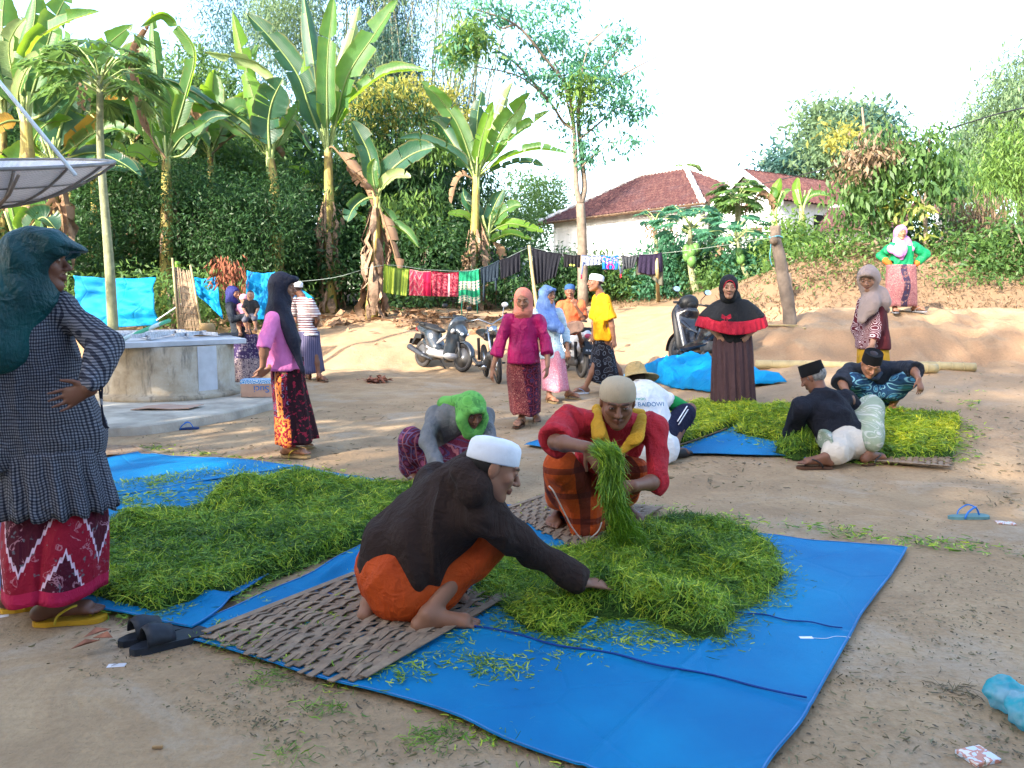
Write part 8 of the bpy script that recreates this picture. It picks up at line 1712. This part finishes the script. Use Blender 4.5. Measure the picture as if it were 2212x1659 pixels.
mnavy=cloth('navy_denim',(.018,.032,.05),.3);mblk=cloth('black_washing',(.010,.011,.018),.3);mgry=cloth('grey_washing',(.05,.055,.065),.3);mpur=cloth('dark_violet_washing',(.022,.014,.040),.3);molv=cloth('olive_grey_washing',(.10,.10,.075),.2)
hang('trousers','worn navy trousers with ragged ends hanging right of the patterned shawl','trousers',[(1038,580),(1078,563),(1076,606),(1040,612)],mnavy,5,sleeves=[([(1046,605),(1045,630),(1044,650)],.07,None),([(1070,600),(1071,615),(1071,628)],.07,None)])
hang('black_garment','black garment just left of the line pole, with white trim','garment',[(1079,563),(1124,545),(1124,586),(1082,604)],mblk,6)
hang('black_dress','wide black dress gathered into folds, first right of the line pole','dress',[(1148,536),(1213,549),(1200,598),(1156,616)],mblk,7,folds_=7,amp=.05)
def star(b,uv):u,v=b.sep(uv)[0],b.sep(uv)[1];m=b.math('MULTIPLY',b.math('LESS_THAN',b.math('ABSOLUTE',b.math('SUBTRACT',v,.2)),.09),b.math('LESS_THAN',b.math('ABSOLUTE',b.math('SUBTRACT',u,.5)),.17));m=b.math('MULTIPLY',m,b.math('GREATER_THAN',b.noise(uv,24,2),.48));return b.mix(m,(.010,.010,.013),(.5,.6,.12))
hang('t_shirt','black T-shirt with a small yellow-green print','T-shirt',[(1217,549),(1254,552),(1253,578),(1218,577)],patcloth('black_print_shirt',star),8)
mwb=patcloth('blue_white_print',lambda b,uv:b.mix(b.ramp(b.noise(b.map(uv,(2.5,1,1)),5,4,.7,1),[(.44,0),(.5,1)]),(.03,.05,.15),(.50,.54,.62)));mrc=cloth('red_cuff',(.60,.015,.05))
hang('long_sleeved_shirt','navy and white printed shirt with red cuffs, sleeves hanging down','shirt',[(1256,552),(1298,553),(1296,572),(1258,574)],mwb,9,sleeves=[([(1260,565),(1258,582),(1256,596)],.055,None),([(1256,594),(1256,603)],.06,mrc)])
def blu(b,uv):
 u,v=b.sep(uv)[0],b.sep(uv)[1];r_=b.math('SQRT',b.math('ADD',b.math('POWER',b.math('SUBTRACT',u,.52),2.0),b.math('MULTIPLY',b.math('POWER',b.math('SUBTRACT',v,.18),2.0),.7)));ring=b.math('MULTIPLY',b.math('LESS_THAN',r_,.24),b.math('GREATER_THAN',r_,.15));c=b.mix(b.math('MULTIPLY',b.math('GREATER_THAN',b.noise(uv,9,2),.55),b.math('GREATER_THAN',v,.48)),(.01,.13,.60),(.65,.25,.22));return b.mix(ring,c,(.60,.02,.12))
hang('t_shirt','bright blue childs shirt with a red ring print','T-shirt',[(1299,553),(1337,553),(1334,582),(1302,581)],patcloth('blue_ring_shirt',blu),10,sleeves=[([(1334,560),(1339,578),(1341,594)],.05,mwb),([(1341,592),(1341,600)],.055,mrc)])
hang('shorts','grey shorts hanging between the blue shirt and the violet cloth','shorts',[(1341,553),(1378,552),(1370,578),(1348,582)],mgry,11,sleeves=[([(1346,575),(1343,590)],.09,None)])
hang('violet_cloth','dark violet cloth with an olive lining at the right end of the line','cloth',[(1380,551),(1430,547),(1432,590),(1378,592)],mpur,12,hem=.03)
hang('olive_cloth','olive grey cloth showing below the violet one','cloth',[(1376,556),(1433,556),(1434,614),(1374,588)],molv,13,hem=.05).location[1]+=.06
# --- satellite dish
def dish():
 c=P(-42,370,7.0);Rr=1.07;tl=math.radians(12.5);M_=Matrix.Rotation(-tl,3,'X');M_=Matrix.Rotation(tl,3,'X')
 c[2]=2.52;t=thing('satellite_dish','large grey mesh satellite dish at the left edge above the teal scarf','satellite dish',c*[1,1,0]);dp=.36;n,k=48,12
 b=NB('perforated_metal');co=b.coord();v=b.vor(co,90,'F1',0,.1);b.t.links.new(b.ramp(v,[(.25,.35),(.32,1)]),b.b.inputs['Alpha']);mm=b.done(b.ramp(b.noise(co,3,5),[(.3,(.52,.51,.52)),(.7,(.70,.69,.70))]),.6,.3)
 Vt=[]
 for j in range(k+1):
  r_=Rr*j/k
  for i in range(n):a=2*math.pi*i/n;Vt.append(Vector(c)+M_@Vector((math.cos(a)*r_,math.sin(a)*r_,-dp*(1-(r_/Rr)**2))))
 F=[(j*n+i,j*n+(i+1)%n,(j+1)*n+(i+1)%n,(j+1)*n+i)for j in range(k)for i in range(n)]
 mesh_obj('reflector',Vt,F,mm,t,True)
 mr=simple('dish_rib',(.22,.21,.20),.5,.3,8,.2,metal=.3);
 for i in range(16):
  a=2*math.pi*i/16;mb=MB();mb.tube([Vector(c)+M_@Vector((math.cos(a)*r_*Rr,math.sin(a)*r_*Rr,-dp*(1-r_**2)-.018))for r_ in np.linspace(.08,1,9)],.012,5);mb.out('rib',mr,t)
 for r_ in(.45,.75):mb=MB();mb.tube([Vector(c)+M_@Vector((math.cos(a)*r_*Rr,math.sin(a)*r_*Rr,-dp*(1-r_**2)-.012))for a in np.linspace(0,6.2832,49)],.007,5,False);mb.out('hoop',mr,t)
 mb=MB();mb.tube([Vector(c)+M_@Vector((math.cos(a)*Rr,math.sin(a)*Rr,0))for a in np.linspace(0,6.2832,65)],.018,6,False);mb.out('rim',mr,t,True)
 f=Vector(c)+M_@Vector((0,0,1.15));p=Vector(P(163,378,6.2));mb=MB();mb.tube([p,f],.016,6);mb.out('feed_strut',simple('strut_white',(.6,.66,.7),.4,.1),t,True)
 for a in(2.4,4.6):mb=MB();mb.tube([Vector(c)+M_@Vector((math.cos(a)*Rr,math.sin(a)*Rr,0)),f],.016,6);mb.out('feed_strut',bpy.data.materials['strut_white'],t,True)
 mb=MB();mb.lathe([(.0,-.08),(.06,-.08),(.07,.05),(.0,.06)],f,14);mb.out('feed_horn',mr,t,True)
 mb=MB();b0=Vector((c[0]-.1,c[1],0));mb.tube([b0,Vector((c[0]-.1,c[1],c[2]-dp-.1)),Vector(c)+M_@Vector((0,0,-dp))],.05,10);mb.out('mast',mr,t,True)
 mb=MB();mb.tube([Vector(P(40,378,6.05)),Vector(P(20,420,6.1)),Vector((c[0]-.1,c[1],c[2]-dp-.25))],.013,6);mb.out('tie_rod',BARKP,t,True)
dish()
# --- motorcycles
RUB=simple('tyre_rubber',(.035,.033,.033),.85,.3,10,.4,60);RIM=simple('alloy_rim',(.30,.30,.31),.4,.2,5,.1,metal=.7);CHR=simple('chrome',(.45,.45,.45),.25,.1,5,0,metal=1);PLB=simple('black_plastic',(.016,.017,.019),.5,.3,6,.2);ENG=simple('engine_alloy',(.10,.10,.10),.5,.4,15,.4,metal=.5)
def gloss(name,c,r_=.25):
 b=NB(name);co=b.coord();col=b.mix(b.ramp(b.noise(co,6,5,.7),[(.5,0),(.8,.35)]),c,(.20,.15,.10));b.set(b.b,'Coat Weight',.5);return b.done(col,r_,.5)
MIR=simple('mirror_glass',(.8,.85,.9),.03,.02,3,0,metal=1)
def wheel(par,c,R_,w=.045,spokes=5,wire=False):
 """upright wheel in the x-z plane of its vehicle"""
 q=Matrix.Rotation(math.pi/2,3,'X');mb=MB();r0=R_-w;mb.lathe([(r0+w*math.cos(a),w*.95*math.sin(a))for a in np.linspace(0,6.2832,13)],c,36,q);ty=mb.out('tyre',RUB,par,True,world=False)
 mb=MB();mb.lathe([(r0-.005,-.022),(r0-.022,-.016),(r0-.022,.016),(r0-.005,.022)],c,36,q);mb.lathe([(0,-.035),(.035,-.035),(.05,0),(.035,.035),(0,.035)],c,16,q);n=32 if wire else spokes
 for k in range(n):
  a=2*math.pi*k/n;d=Vector((math.cos(a),0,math.sin(a)))
  if wire:mb.tube([Vector(c)+Vector((0,.03*(-1)**k,0))+d*.03,Vector(c)+Matrix.Rotation(.2*(-1)**(k//2),3,'Y')@d*(r0-.02)],.0025,4,False)
  else:
   for s_ in(-.09,.09):mb.tube([Vector(c)+d*.03,Vector(c)+Matrix.Rotation(s_,3,'Y')@d*(r0-.015)],[.012,.008],6,False)
 mb.out('rim',CHR if wire else RIM,ty,True,world=False);return ty
def place(t,rear,front,lean=0.0):
 d=(front-rear)*[1,1,0];m=(front+rear)/2;t.location=tuple(m);t.rotation_euler=(lean,-math.atan2(front[2]-rear[2],np.linalg.norm(d)),math.atan2(d[1],d[0]))
def fmesh(F,name,mat,par,amp=0):V,Fc=F.mesh(1);return mesh_obj(name,V,Fc,mat,par,True,world=False)
def scooter(label,rear,front,paint,panel,seatm=PLB,tail=None,cover=False,plate='',lean=-.08,seed=0,silver=None,screen=True):
 t=thing('scooter',label,'scooter',(0,0,0));y=V3(0,1,0);silver=silver or panel
 for c in(V3(.63,0,.27),V3(-.63,0,.27)):wheel(t,c,.27)
 h=.016
 F=Field((-1,-.3,.2),(.9,.3,1.2),h)
 F.cone(V3(-.78,0,.76),V3(-.32,0,.66),.085,.15,.05,lat=y,flat=.75);F.cone(V3(-.36,0,.62),V3(-.16,0,.42),.17,.16,.05,lat=y,flat=.85);F.cone(V3(-.30,0,.40),V3(-.5,0,.50),.15,.12,.06,lat=y,flat=.8);F.cone(V3(-.80,0,.80),V3(-.62,0,.72),.05,.10,.04);fmesh(F,'rear_body',paint,t)
 F=Field((-.5,-.3,.1),(.6,.3,.6),h);F.cone(V3(-.26,0,.31),V3(.30,0,.28),.17,.18,.04,lat=y,flat=.5);F.cone(V3(-.35,-.13,.42),V3(.30,-.14,.27),.03,.035,.03);F.cone(V3(-.35,.13,.42),V3(.30,.14,.27),.03,.035,.03);fmesh(F,'footboard',silver,t)
 F=Field((.1,-.4,.2),(.9,.4,1.2),h)
 F.cone(V3(.26,0,.32),V3(.42,0,.82),.19,.235,.04,lat=y,flat=.40);F.cone(V3(.40,0,.60),V3(.36,0,.40),.16,.14,.05,lat=y,flat=.6);F.cone(V3(.42,0,.82),V3(.56,0,.74),.19,.11,.05,lat=y,flat=.55);F.cone(V3(.56,0,.74),V3(.60,0,.62),.10,.05,.05,lat=y,flat=.6);fmesh(F,'front_fairing',paint,t)
 F=Field((-.4,-.3,.4),(.7,.3,1.0),h);
 for s_ in(-1,1):F.cone(V3(.46,.15*s_,.76),V3(.10,.15*s_,.56),.05,.03,.03);F.cone(V3(.10,.15*s_,.56),V3(-.05,.12*s_,.50),.03,.02,.03)
 F.cone(V3(-.72,0,.74),V3(-.40,0,.68),.09,.14,.03,lat=y,flat=.3);fmesh(F,'side_panels',panel,t)
 F=Field((-1,-.3,.5),(.2,.3,1.1),h);F.cone(V3(-.68,0,.835),V3(-.42,0,.80),.115,.135,.05,lat=y,flat=.42);F.cone(V3(-.42,0,.785),V3(-.12,0,.745),.14,.10,.05,lat=y,flat=.45);fmesh(F,'seat',seatm,t)
 F=Field((.2,-.3,.8),(.7,.3,1.2),h);F.cone(V3(.36,0,.97),V3(.46,0,.93),.11,.07,.04,lat=y,flat=.7);fmesh(F,'handlebar_cowl',PLB,t)
 mb=MB();mb.tube([V3(.30,-.34,.985),V3(.35,-.18,1.0),V3(.38,0,.97),V3(.35,.18,1.0),V3(.30,.34,.985)],.013,8);hb_=mb.out('handlebar',ENG,t,True,world=False)
 for s_ in(-1,1):
  mb=MB();mb.tube([V3(.295,.24*s_,.99),V3(.285,.35*s_,.985)],.021,10);mb.out('grip',RUB,hb_,True,world=False);mb=MB();mb.tube([V3(.34,.19*s_,1.0),V3(.36,.20*s_,1.08),V3(.33,.27*s_,1.17)],.007,6);o=mb.out('mirror_stalk',PLB,t,True,world=False)
  F=Field((.2,-.5,1.0),(.5,.5,1.4),.012);F.ell(V3(.335,.29*s_,1.205),(.024,.068,.046),k=.01);mi=fmesh(F,'mirror',PLB,t);mb=MB();mb.lathe([(0,0),(.040,0)],V3(.309,.29*s_,1.205),20,Matrix.Rotation(-math.pi/2,3,'Y'),1.0,1.5);mb.out('glass',MIR,mi,False,world=False)
 mb=MB();mb.tube([V3(.63,.075,.27),V3(.545,.075,.56)],[.022,.02],8);mb.tube([V3(.63,-.075,.27),V3(.545,-.075,.56)],[.022,.02],8);mb.tube([V3(.54,0,.56),V3(.46,0,.82)],.03,8);o=mb.out('fork',ENG,t,True,world=False);o['kind']='stuff'
 V=[];n=14
 for i in range(n):
  a=math.radians(15+150*i/(n-1))-.25
  for j in range(7):b_=(j-3)/3;V.append(V3(.63+math.cos(a)*(.315-.03*b_*b_),b_*.065,.27+math.sin(a)*(.315-.035*b_*b_)))
 o=mesh_obj('front_fender',V,grid_faces(n,7),paint,t,True,world=False);s_=o.modifiers.new('solid','SOLIDIFY');s_.thickness=.006
 mb=MB();mb.prism([(-.66,.64),(-.86,.66),(-.98,.44),(-.95,.42),(-.82,.56),(-.66,.56)],-.075,.075);mb.out('rear_fender',PLB,t,False,world=False,bevel=.008)
 mb=MB();mb.box((-.965,0,.50),(.008,.24,.11),Matrix.Rotation(.35,3,'Y'));pl=mb.out('number_plate',PLB,t,False,world=False)
 if plate:text_on(plate,t,V3(-.973,0,.498),Matrix(((0,-.35*0,-1),(-1,0,0),(0,1,0))),.055,simple('plate_white',(.75,.75,.78),.6,.05),-.35,'plate_lettering')
 F=Field((-1,-.3,0),(0,.1,.6),.012);F.cone(V3(-.45,-.15,.24),V3(-.88,-.17,.38),.045,.058,.02);F.cone(V3(-.15,-.13,.18),V3(-.45,-.15,.24),.022,.03,.02);fmesh(F,'exhaust',simple('exhaust_black',(.045,.05,.06),.45,.2,8,.1,metal=.4),t)
 F=Field((-.8,-.2,.1),(-.1,.25,.5),.014);F.cone(V3(-.58,.10,.27),V3(-.22,.10,.26),.075,.085,.03,lat=V3(0,0,1),flat=.6);F.ell(V3(-.26,0,.26),(.13,.12,.09),k=.03);fmesh(F,'engine',ENG,t)
 mb=MB();mb.tube([V3(-.60,.11,.30),V3(-.50,.11,.62)],.030,8);mb.out('shock_absorber',RUB,t,True,world=False)
 for s_ in(-1,1):
  F=Field((.5,-.2,.6),(.8,.2,.9),.010);F.ell(V3(.628,.055*s_,.705),(.026,.048,.030),k=.01);fmesh(F,'headlight',simple('lamp_glass',(.55,.62,.70),.1,.1,4,0,spec=.8),t)
 tail=tail or simple('tail_red',(.35,.01,.02),.3,.1,4,0);mb=MB();mb.lathe([(0,.03),(.035,.026),(.055,.01),(.058,0),(0,0)],V3(-.855,0,.745),20,Matrix.Rotation(-math.pi/2+.1,3,'Y'),.8,1.25);mb.out('tail_light',tail,t,True,world=False)
 mb=MB();mb.tube([V3(-.45,.17,.84),V3(-.80,.14,.88),V3(-.88,0,.885),V3(-.80,-.14,.88),V3(-.45,-.17,.84)],.013,8);mb.out('grab_rail',PLB,t,True,world=False)
 mb=MB();mb.tube([V3(-.25,.12,.2),V3(-.20,.24,.01)],.010,6);mb.out('side_stand',ENG,t,world=False)
 if screen:mb=MB();mb.add([V3(.50,-.10,.94),V3(.50,.10,.94),V3(.38,.13,1.06),V3(.38,-.13,1.06),V3(.49,-.1,.93),V3(.49,.1,.93),V3(.37,.13,1.05),V3(.37,-.13,1.05)],[(0,1,2,3),(4,7,6,5),(0,3,7,4),(1,5,6,2)]);mb.out('windscreen',PLB,t,world=False)
 if cover:
  F=Field((.2,-.4,.3),(.8,.4,1.2),.016);F.cone(V3(.42,0,1.0),V3(.60,0,.86),.17,.12,.04,lat=y,flat=.8);F.cone(V3(.50,.0,.8),V3(.42,0,.36),.24,.20,.05,lat=y,flat=.45);fmesh(F,'black_cover',seatm,t)
 place(t,rear,front,lean);return t
def text_on(s,par,loc,M_,size,mat,tilt,name):
 cu=bpy.data.curves.new(name,'FONT');cu.body=s;cu.size=size;cu.extrude=.0015;cu.align_x='CENTER';cu.align_y='CENTER';cu.materials.append(mat);q=bpy.data.objects.new(name,cu);COL.objects.link(q);bpy.context.view_layer.update();me=bpy.data.meshes.new_from_object(q.evaluated_get(bpy.context.evaluated_depsgraph_get()));bpy.data.objects.remove(q);o=bpy.data.objects.new(name,me);COL.objects.link(o);o.parent=par;o['kind']='stuff';o.location=tuple(loc)
 o.rotation_euler=M_.to_euler()if isinstance(M_,Matrix)else M_;return o
gr=gloss('graphite_paint',(.025,.035,.048));sv=gloss('silver_paint',(.30,.30,.31),.35);wp=gloss('white_gloss',(.62,.64,.68));bp_=gloss('black_gloss',(.010,.011,.016))
scooter('graphite scooter with silver side panels parked alone left of the magenta blouse',G(914,793),G(996,804),gr,sv,PLB,lean=-.10)
scooter('white scooter seen from behind with a round tail light and number plate',G(1262,818),G(1205,800),wp,wp,PLB,simple('tail_pink',(.45,.06,.10),.2,.1,4,0),plate='M 508',lean=.06,silver=PLB,screen=False)
scooter('black scooter behind the woman in the black cape scarf, its front covered',G(1570,786),G(1462,793),bp_,bp_,PLB,lean=.10,cover=True)
def motorbike():
 t=thing('motorcycle','small motorcycle with wire wheels standing behind the magenta blouse','motorcycle',(0,0,0));y=V3(0,1,0)
 for c in(V3(.62,0,.29),V3(-.62,0,.29)):wheel(t,c,.29,.032,wire=True)
 F=Field((-1,-.3,.4),(.6,.3,1),.016);F.cone(V3(-.70,0,.80),V3(-.10,0,.76),.11,.12,.05,lat=y,flat=.5);fmesh(F,'seat',PLB,t)
 F=Field((-.3,-.3,.4),(.6,.3,1.1),.016);F.cone(V3(.0,0,.74),V3(.28,0,.80),.10,.12,.05,lat=y,flat=.8);fmesh(F,'fuel_tank',bp_,t)
 F=Field((-.3,-.2,.1),(.3,.2,.6),.016);F.cone(V3(-.08,0,.30),V3(.12,0,.42),.11,.09,.04);F.cone(V3(-.1,-.17,.28),V3(-.1,.17,.28),.05,.05,.03);fmesh(F,'engine',ENG,t)
 for nm,pts,r_,m in(('frame',[V3(-.62,.06,.29),V3(-.15,.05,.34),V3(.05,0,.25),V3(.3,0,.45),V3(.40,0,.82),V3(-.1,0,.70),V3(-.70,0,.72)],.018,PLB),('fork',[V3(.62,.07,.29),V3(.42,.07,.92)],.018,CHR),('fork',[V3(.62,-.07,.29),V3(.42,-.07,.92)],.018,CHR),('handlebar',[V3(.25,-.36,1.02),V3(.36,-.2,1.05),V3(.42,0,.95),V3(.36,.2,1.05),V3(.25,.36,1.02)],.012,CHR),('shock_absorber',[V3(-.60,.10,.32),V3(-.48,.10,.70)],.026,RUB),('shock_absorber',[V3(-.60,-.10,.32),V3(-.48,-.10,.70)],.026,RUB),('exhaust',[V3(.12,-.12,.25),V3(-.2,-.14,.2),V3(-.85,-.16,.32)],.035,CHR),('footpeg',[V3(-.05,-.26,.27),V3(-.05,.26,.27)],.014,RUB)):
  mb=MB();mb.tube(pts,r_,8);mb.out(nm,m,t,True,world=False)
 for s_ in(-1,1):mb=MB();mb.tube([V3(.29,.26*s_,1.03),V3(.24,.38*s_,1.02)],.02,8);mb.out('grip',RUB,t,True,world=False)
 mb=MB();mb.tube([V3(.36,.2,1.05),V3(.34,.24,1.22)],.006,6);mb.out('mirror_stalk',CHR,t,world=False);F=Field((.2,.1,1.1),(.5,.4,1.4),.012);F.ell(V3(.34,.26,1.25),(.02,.06,.045),k=.01);fmesh(F,'mirror',simple('mirror_back',(.6,.62,.66),.3,.1,metal=.5),t)
 mb=MB();mb.lathe([(0,.06),(.07,.04),(.08,0),(0,-.06)],V3(.50,0,.86),18,Matrix.Rotation(math.pi/2,3,'Y'));mb.out('headlight',CHR,t,True,world=False)
 place(t,G(1046,812),G(1082,832),.08)
motorbike()
p=G(955,760);
# --- small things on the ground
class Dummy:pass
def loose_sandal(label,px,py,dx,dy,ms,mstr,name='flip_flop',sc=1.0,th=.018,strap=True,wide=1.0):
 q=G(px,py);t=thing(name,label,'sandal',q);k=Dummy();k.t=t;k.sc=sc;an=q+Z(.068*sc+th+.002);toe=an+nrm([dx,dy,0])*.19-Z(.045);sandal(k,an,toe,ms,mstr,'sole',wide,strap,th);return t
LOOSE=lambda:(loose_sandal('single blue flip-flop lying alone on the bare ground at the right',2068,1121,1,.12,simple('worn_teal',(.10,.22,.24),.8,.3),BLU),loose_sandal('blue flip-flop lying at the foot of the well step',385,929,1,.35,simple('navy_rubber',(.02,.05,.16),.7,.2),BLU))
def clog(label,px,py,dx,dy):
 q=G(px,py);t=thing('rubber_sandal',label,'sandal',q,'pair of dark rubber sandals');k=Dummy();k.t=t;k.sc=1.08;dr=nrm([dx,dy,0]);an=q+Z(.068*1.08+.03);toe=an+dr*.19-Z(.045)
 ml=simple('dark_blue_rubber',(.018,.024,.035),.55,.3,20,.3,80);sandal(k,an,toe,ml,ml,'sole',1.15,False,.034);lt=np.cross(dr,[0,0,1]);mb=MB();V=[];o0=q+Z(.036)-dr*.06
 for i in range(9):
  a=math.pi*i/8
  for j in range(5):s_=.07+.10*j/4;V.append(o0+dr*(s_-.02)+lt*math.cos(a)*(.050)+Z(math.sin(a)*(.055+.012*math.sin(j*1.2))))
 o=mesh_obj('upper_band',V,grid_faces(9,5),ml,t,True);s2=o.modifiers.new('solid','SOLIDIFY');s2.thickness=.006
LOOSE2=lambda:(clog('dark rubber sandal nearer to us of the pair beside the yellow flip-flop',318,1408,.75,.66),clog('dark rubber sandal farther from us of the pair beside the yellow flip-flop',292,1390,.72,.69))
def boxes():
 q=G(562,872);q[2]=.1;t=thing('cardboard_box','cardboard carton lying upside down by the pink-shirted woman, blue brand print','carton',q);b=NB('carton');co=b.coord();mc=b.done(b.ramp(b.noise(co,9,4),[(.3,(.36,.24,.18)),(.7,(.44,.30,.23))]),.85,.2,b.bump(b.noise(co,30,3),.2,.004));R_=Matrix.Rotation(.10,3,'Z')
 mb=MB();mb.box(tuple(q+Z(.11)),(.42,.26,.22),R_);mb.out('carton',mc,t,bevel=.004)
 mb=MB();F_=tuple(R_@Vector((0,0,0)))
 def bl(b,uv):return b.mix(b.math('GREATER_THAN',b.math('SINE',b.math('MULTIPLY',b.vor(b.coord(),12,'F1',0),30)),0.1),(.05,.25,.55),(.50,.60,.68))
 mp=patcloth('blue_wave_print',bl,.7,0)
 mb.add([q+np.array(R_@Vector(v))for v in((-.212,-.133,.17),(.212,-.133,.17),(.212,-.133,.221),(-.212,-.133,.221),(-.212,.10,.222),(.212,.10,.222))],[(0,1,2,3),(3,2,5,4)]);mb.out('printed_band',mp,t)
 mb=MB();mb.add([q+np.array(R_@Vector(v))for v in((-.21,-.13,.003),(.21,-.13,.003),(.20,-.22,.008),(-.12,-.23,.012))],[(0,1,2,3)]);mb.out('flap',mc,t)
 text_on('Suci',t,np.array(R_@Vector((.05,-.1335,.105))),(math.pi/2,math.pi,.10),.125,simple('ink_blue',(.02,.14,.42),.6,.05),0,'lettering')
 c=G(368,902);c[2]=.115;rs=np.random.default_rng(3)
 for k,(x,w)in enumerate(((-.28,.22),(-.05,.24),(.18,.22))):
  pass
 mb=MB();xs=[-.36,-.14,.08,.30];zz=[0,.02,.006,.016];V=[]
 for x,z in zip(xs,zz):V+=[c+V3(x+.03,.15,z),c+V3(x-.01,-.17,z-.004)]
 mb.add(V,[(0,1,3,2),(2,3,5,4),(4,5,7,6)]);o=mb.out('cardboard_sheet',mc,None);s_=o.modifiers.new('solid','SOLIDIFY');s_.thickness=.006;top(o,'flattened piece of cardboard lying over the edge of the well step','cardboard')
boxes()
def blobs():
 def bit(name,label,cat,px,py,size,mat,rz=0,z=.004,flat=True):
  q=G(px,py);mb=MB();mb.box(tuple(q+Z(z+size[2]/2)),size,Matrix.Rotation(rz,3,'Z'));top(mb.out(name,mat,None,bevel=.002),label,cat)
 wpap=simple('white_paper',(.62,.60,.62),.8,.1);red=patcloth('pack_print',lambda b,uv:b.ramp(b.noise(b.coord(),30,2),[(.45,(.55,.60,.68)),(.5,(.50,.22,.16)),(.6,(.70,.62,.55))],'CONSTANT'),.4,0)
 bit('paper_scrap','small white paper scrap on the ground below the dark sandals','paper',252,1440,(.062,.028,.002),wpap,.15);bit('cigarette_end','tan cigarette end on the ground near the bottom left','cigarette end',341,1619,(.030,.009,.009),simple('filter_tan',(.40,.25,.12),.8),.1)
 bit('crumpled_pack','crumpled orange and white packet at the bottom right corner','packet',2112,1640,(.090,.075,.012),red,.3);bit('crumpled_pack','flattened pinkish packet right of the single blue flip-flop','packet',2172,1132,(.10,.06,.006),red,-.3);bit('white_scrap','torn white scrap at the left edge by the yellow sandal','paper',4,1334,(.05,.03,.002),wpap,.6)
 mb=MB();q=P(1735,1393,3.0);q=G(1752,1394);mb.tube(catmull([q+Z(.03),q+V3(.05,-.01,.032),q+V3(.10,.012,.031),q+V3(.15,.0,.032)],5),.0011,4);mb.box(tuple(q+V3(-.02,0,.031)),(.05,.018,.002));top(mb.out('white_thread',WHT,None),'white thread and shred of plastic near the right edge of the big sheet','thread')
 c=G(2232,1572,1.0);F=Field(c-.22,c+.22,.008);rs=np.random.default_rng(2)
 F.ell(c+V3(.02,0,.05),(.10,.12,.055),k=.03);F.cone(c+V3(-.06,.10,.05),c+V3(-.02,.13,.07),.03,.035,.03);F.cone(c+V3(.05,-.1,.03),c+V3(.09,-.13,.02),.04,.02,.03);F.half(c+Z(.006),V3(0,0,-1));V,Fc=F.mesh(1);V=folds(V,Fc,.010,22,4,(1,.4,.2),1.6)
 b=NB('thin_blue_plastic');co=b.coord();mp=b.done(b.ramp(b.noise(co,14,3),[(.4,(.02,.42,.50)),(.6,(.30,.52,.60))]),.25,.5,b.bump(b.noise(co,40,3),.4,.01),trans=.45,tcol=(.05,.6,.7));top(mesh_obj('plastic_bag',V,Fc,mp),'turquoise plastic bag lying at the right edge','plastic bag')
 def litter(name,label,px,py,n,r_,mat,seed,cat='leaf litter',L=.12):
  rs=np.random.default_rng(seed);c=G(px,py);mb=MB()
  for k in range(n):
   p=c+V3(rs.normal()*r_,rs.normal()*r_*.6,.01);p[2]=T(p[0],p[1])+.01+rs.random()*.05;a=rs.random()*6.28;d=V3(math.cos(a),math.sin(a),rs.normal()*.3);s_=V3(-d[1],d[0],rs.normal()*.5)*L*.25;mb.add([p,p+d*L*.5+s_+Z(.02),p+d*L,p+d*L*.5-s_+Z(.01)],[(0,1,2,3)])
  o=mb.out(name,mat,None);return top(o,label,cat,kind='stuff')
 lr=simple('red_brown_litter',(.30,.12,.07),.8,.4,20);litter('withered_leaves','small pile of reddish withered leaves alone on the ground between the pink shirt and the scooter',812,826,60,.10,lr,1,L=.12);litter('withered_leaf','single brown leaf on the ground before the reddish pile',988,1013-0,2,.02,lr,2,L=.12);litter('withered_leaf','curled brown leaf beside the checked tunic womans sandal',205,1403,3,.02,lr,3,L=.10)
 rs=np.random.default_rng(9);mb=MB()
 for k in range(1500):
  px=560+rs.random()**1*560;py=672+abs(rs.normal())*22;p=G(px,py)if False else None
 xs=rs.random(1700)*6.4-5.6;ys=18.6+rs.normal(size=1700)*.7-np.abs(rs.normal(size=1700))*.5
 for x,y in zip(xs,ys):
  if n2(x,y,1.2,77)+.25<rs.random()*.6:continue
  p=V3(x,y,T(x,y)+.02+rs.random()*.09);a=rs.random()*6.28;L=.12+.35*rs.random()**2;d=V3(math.cos(a),math.sin(a)*.6,rs.normal()*.2);s_=V3(-d[1],d[0],rs.normal()*.8)*(.02+.03*rs.random());mb.add([p,p+d*L*.5+s_+Z(.03),p+d*L-Z(.01),p+d*L*.5-s_],[(0,1,2,3)])
 o=mb.out('fallen_leaves',simple('fallen_leaf',(.28,.17,.10),.85,.5,3,.3),None);top(o,'brown fallen banana leaves and rubbish strewn round the foot of the banana plants','leaf litter',kind='stuff')
 hd_=simple('rusty_frond',(.22,.075,.04),.85,.4,10);rs=np.random.default_rng(12)
 t=thing('withered_frond','rust-brown withered frond hanging above the navy head scarf','frond',P(490,640,15.8));mb=MB()
 for k in range(420):
  u=rs.random();p=P(470+45*u+rs.normal()*14,560+70*rs.random()*(1+u)*.6+rs.normal()*8,15.8+rs.normal()*.15);L=.10+.12*rs.random();d=V3(rs.normal()*.4,rs.normal()*.3,-1);d=nrm(d);s_=nrm(np.cross(d,rs.normal(size=3)))*.02;mb.add([p,p+d*L*.5+s_,p+d*L,p+d*L*.5-s_],[(0,1,2,3)])
 mb.out('frond',hd_,t)['kind']='stuff'
blobs()
LOOSE();LOOSE2()
letter_back()
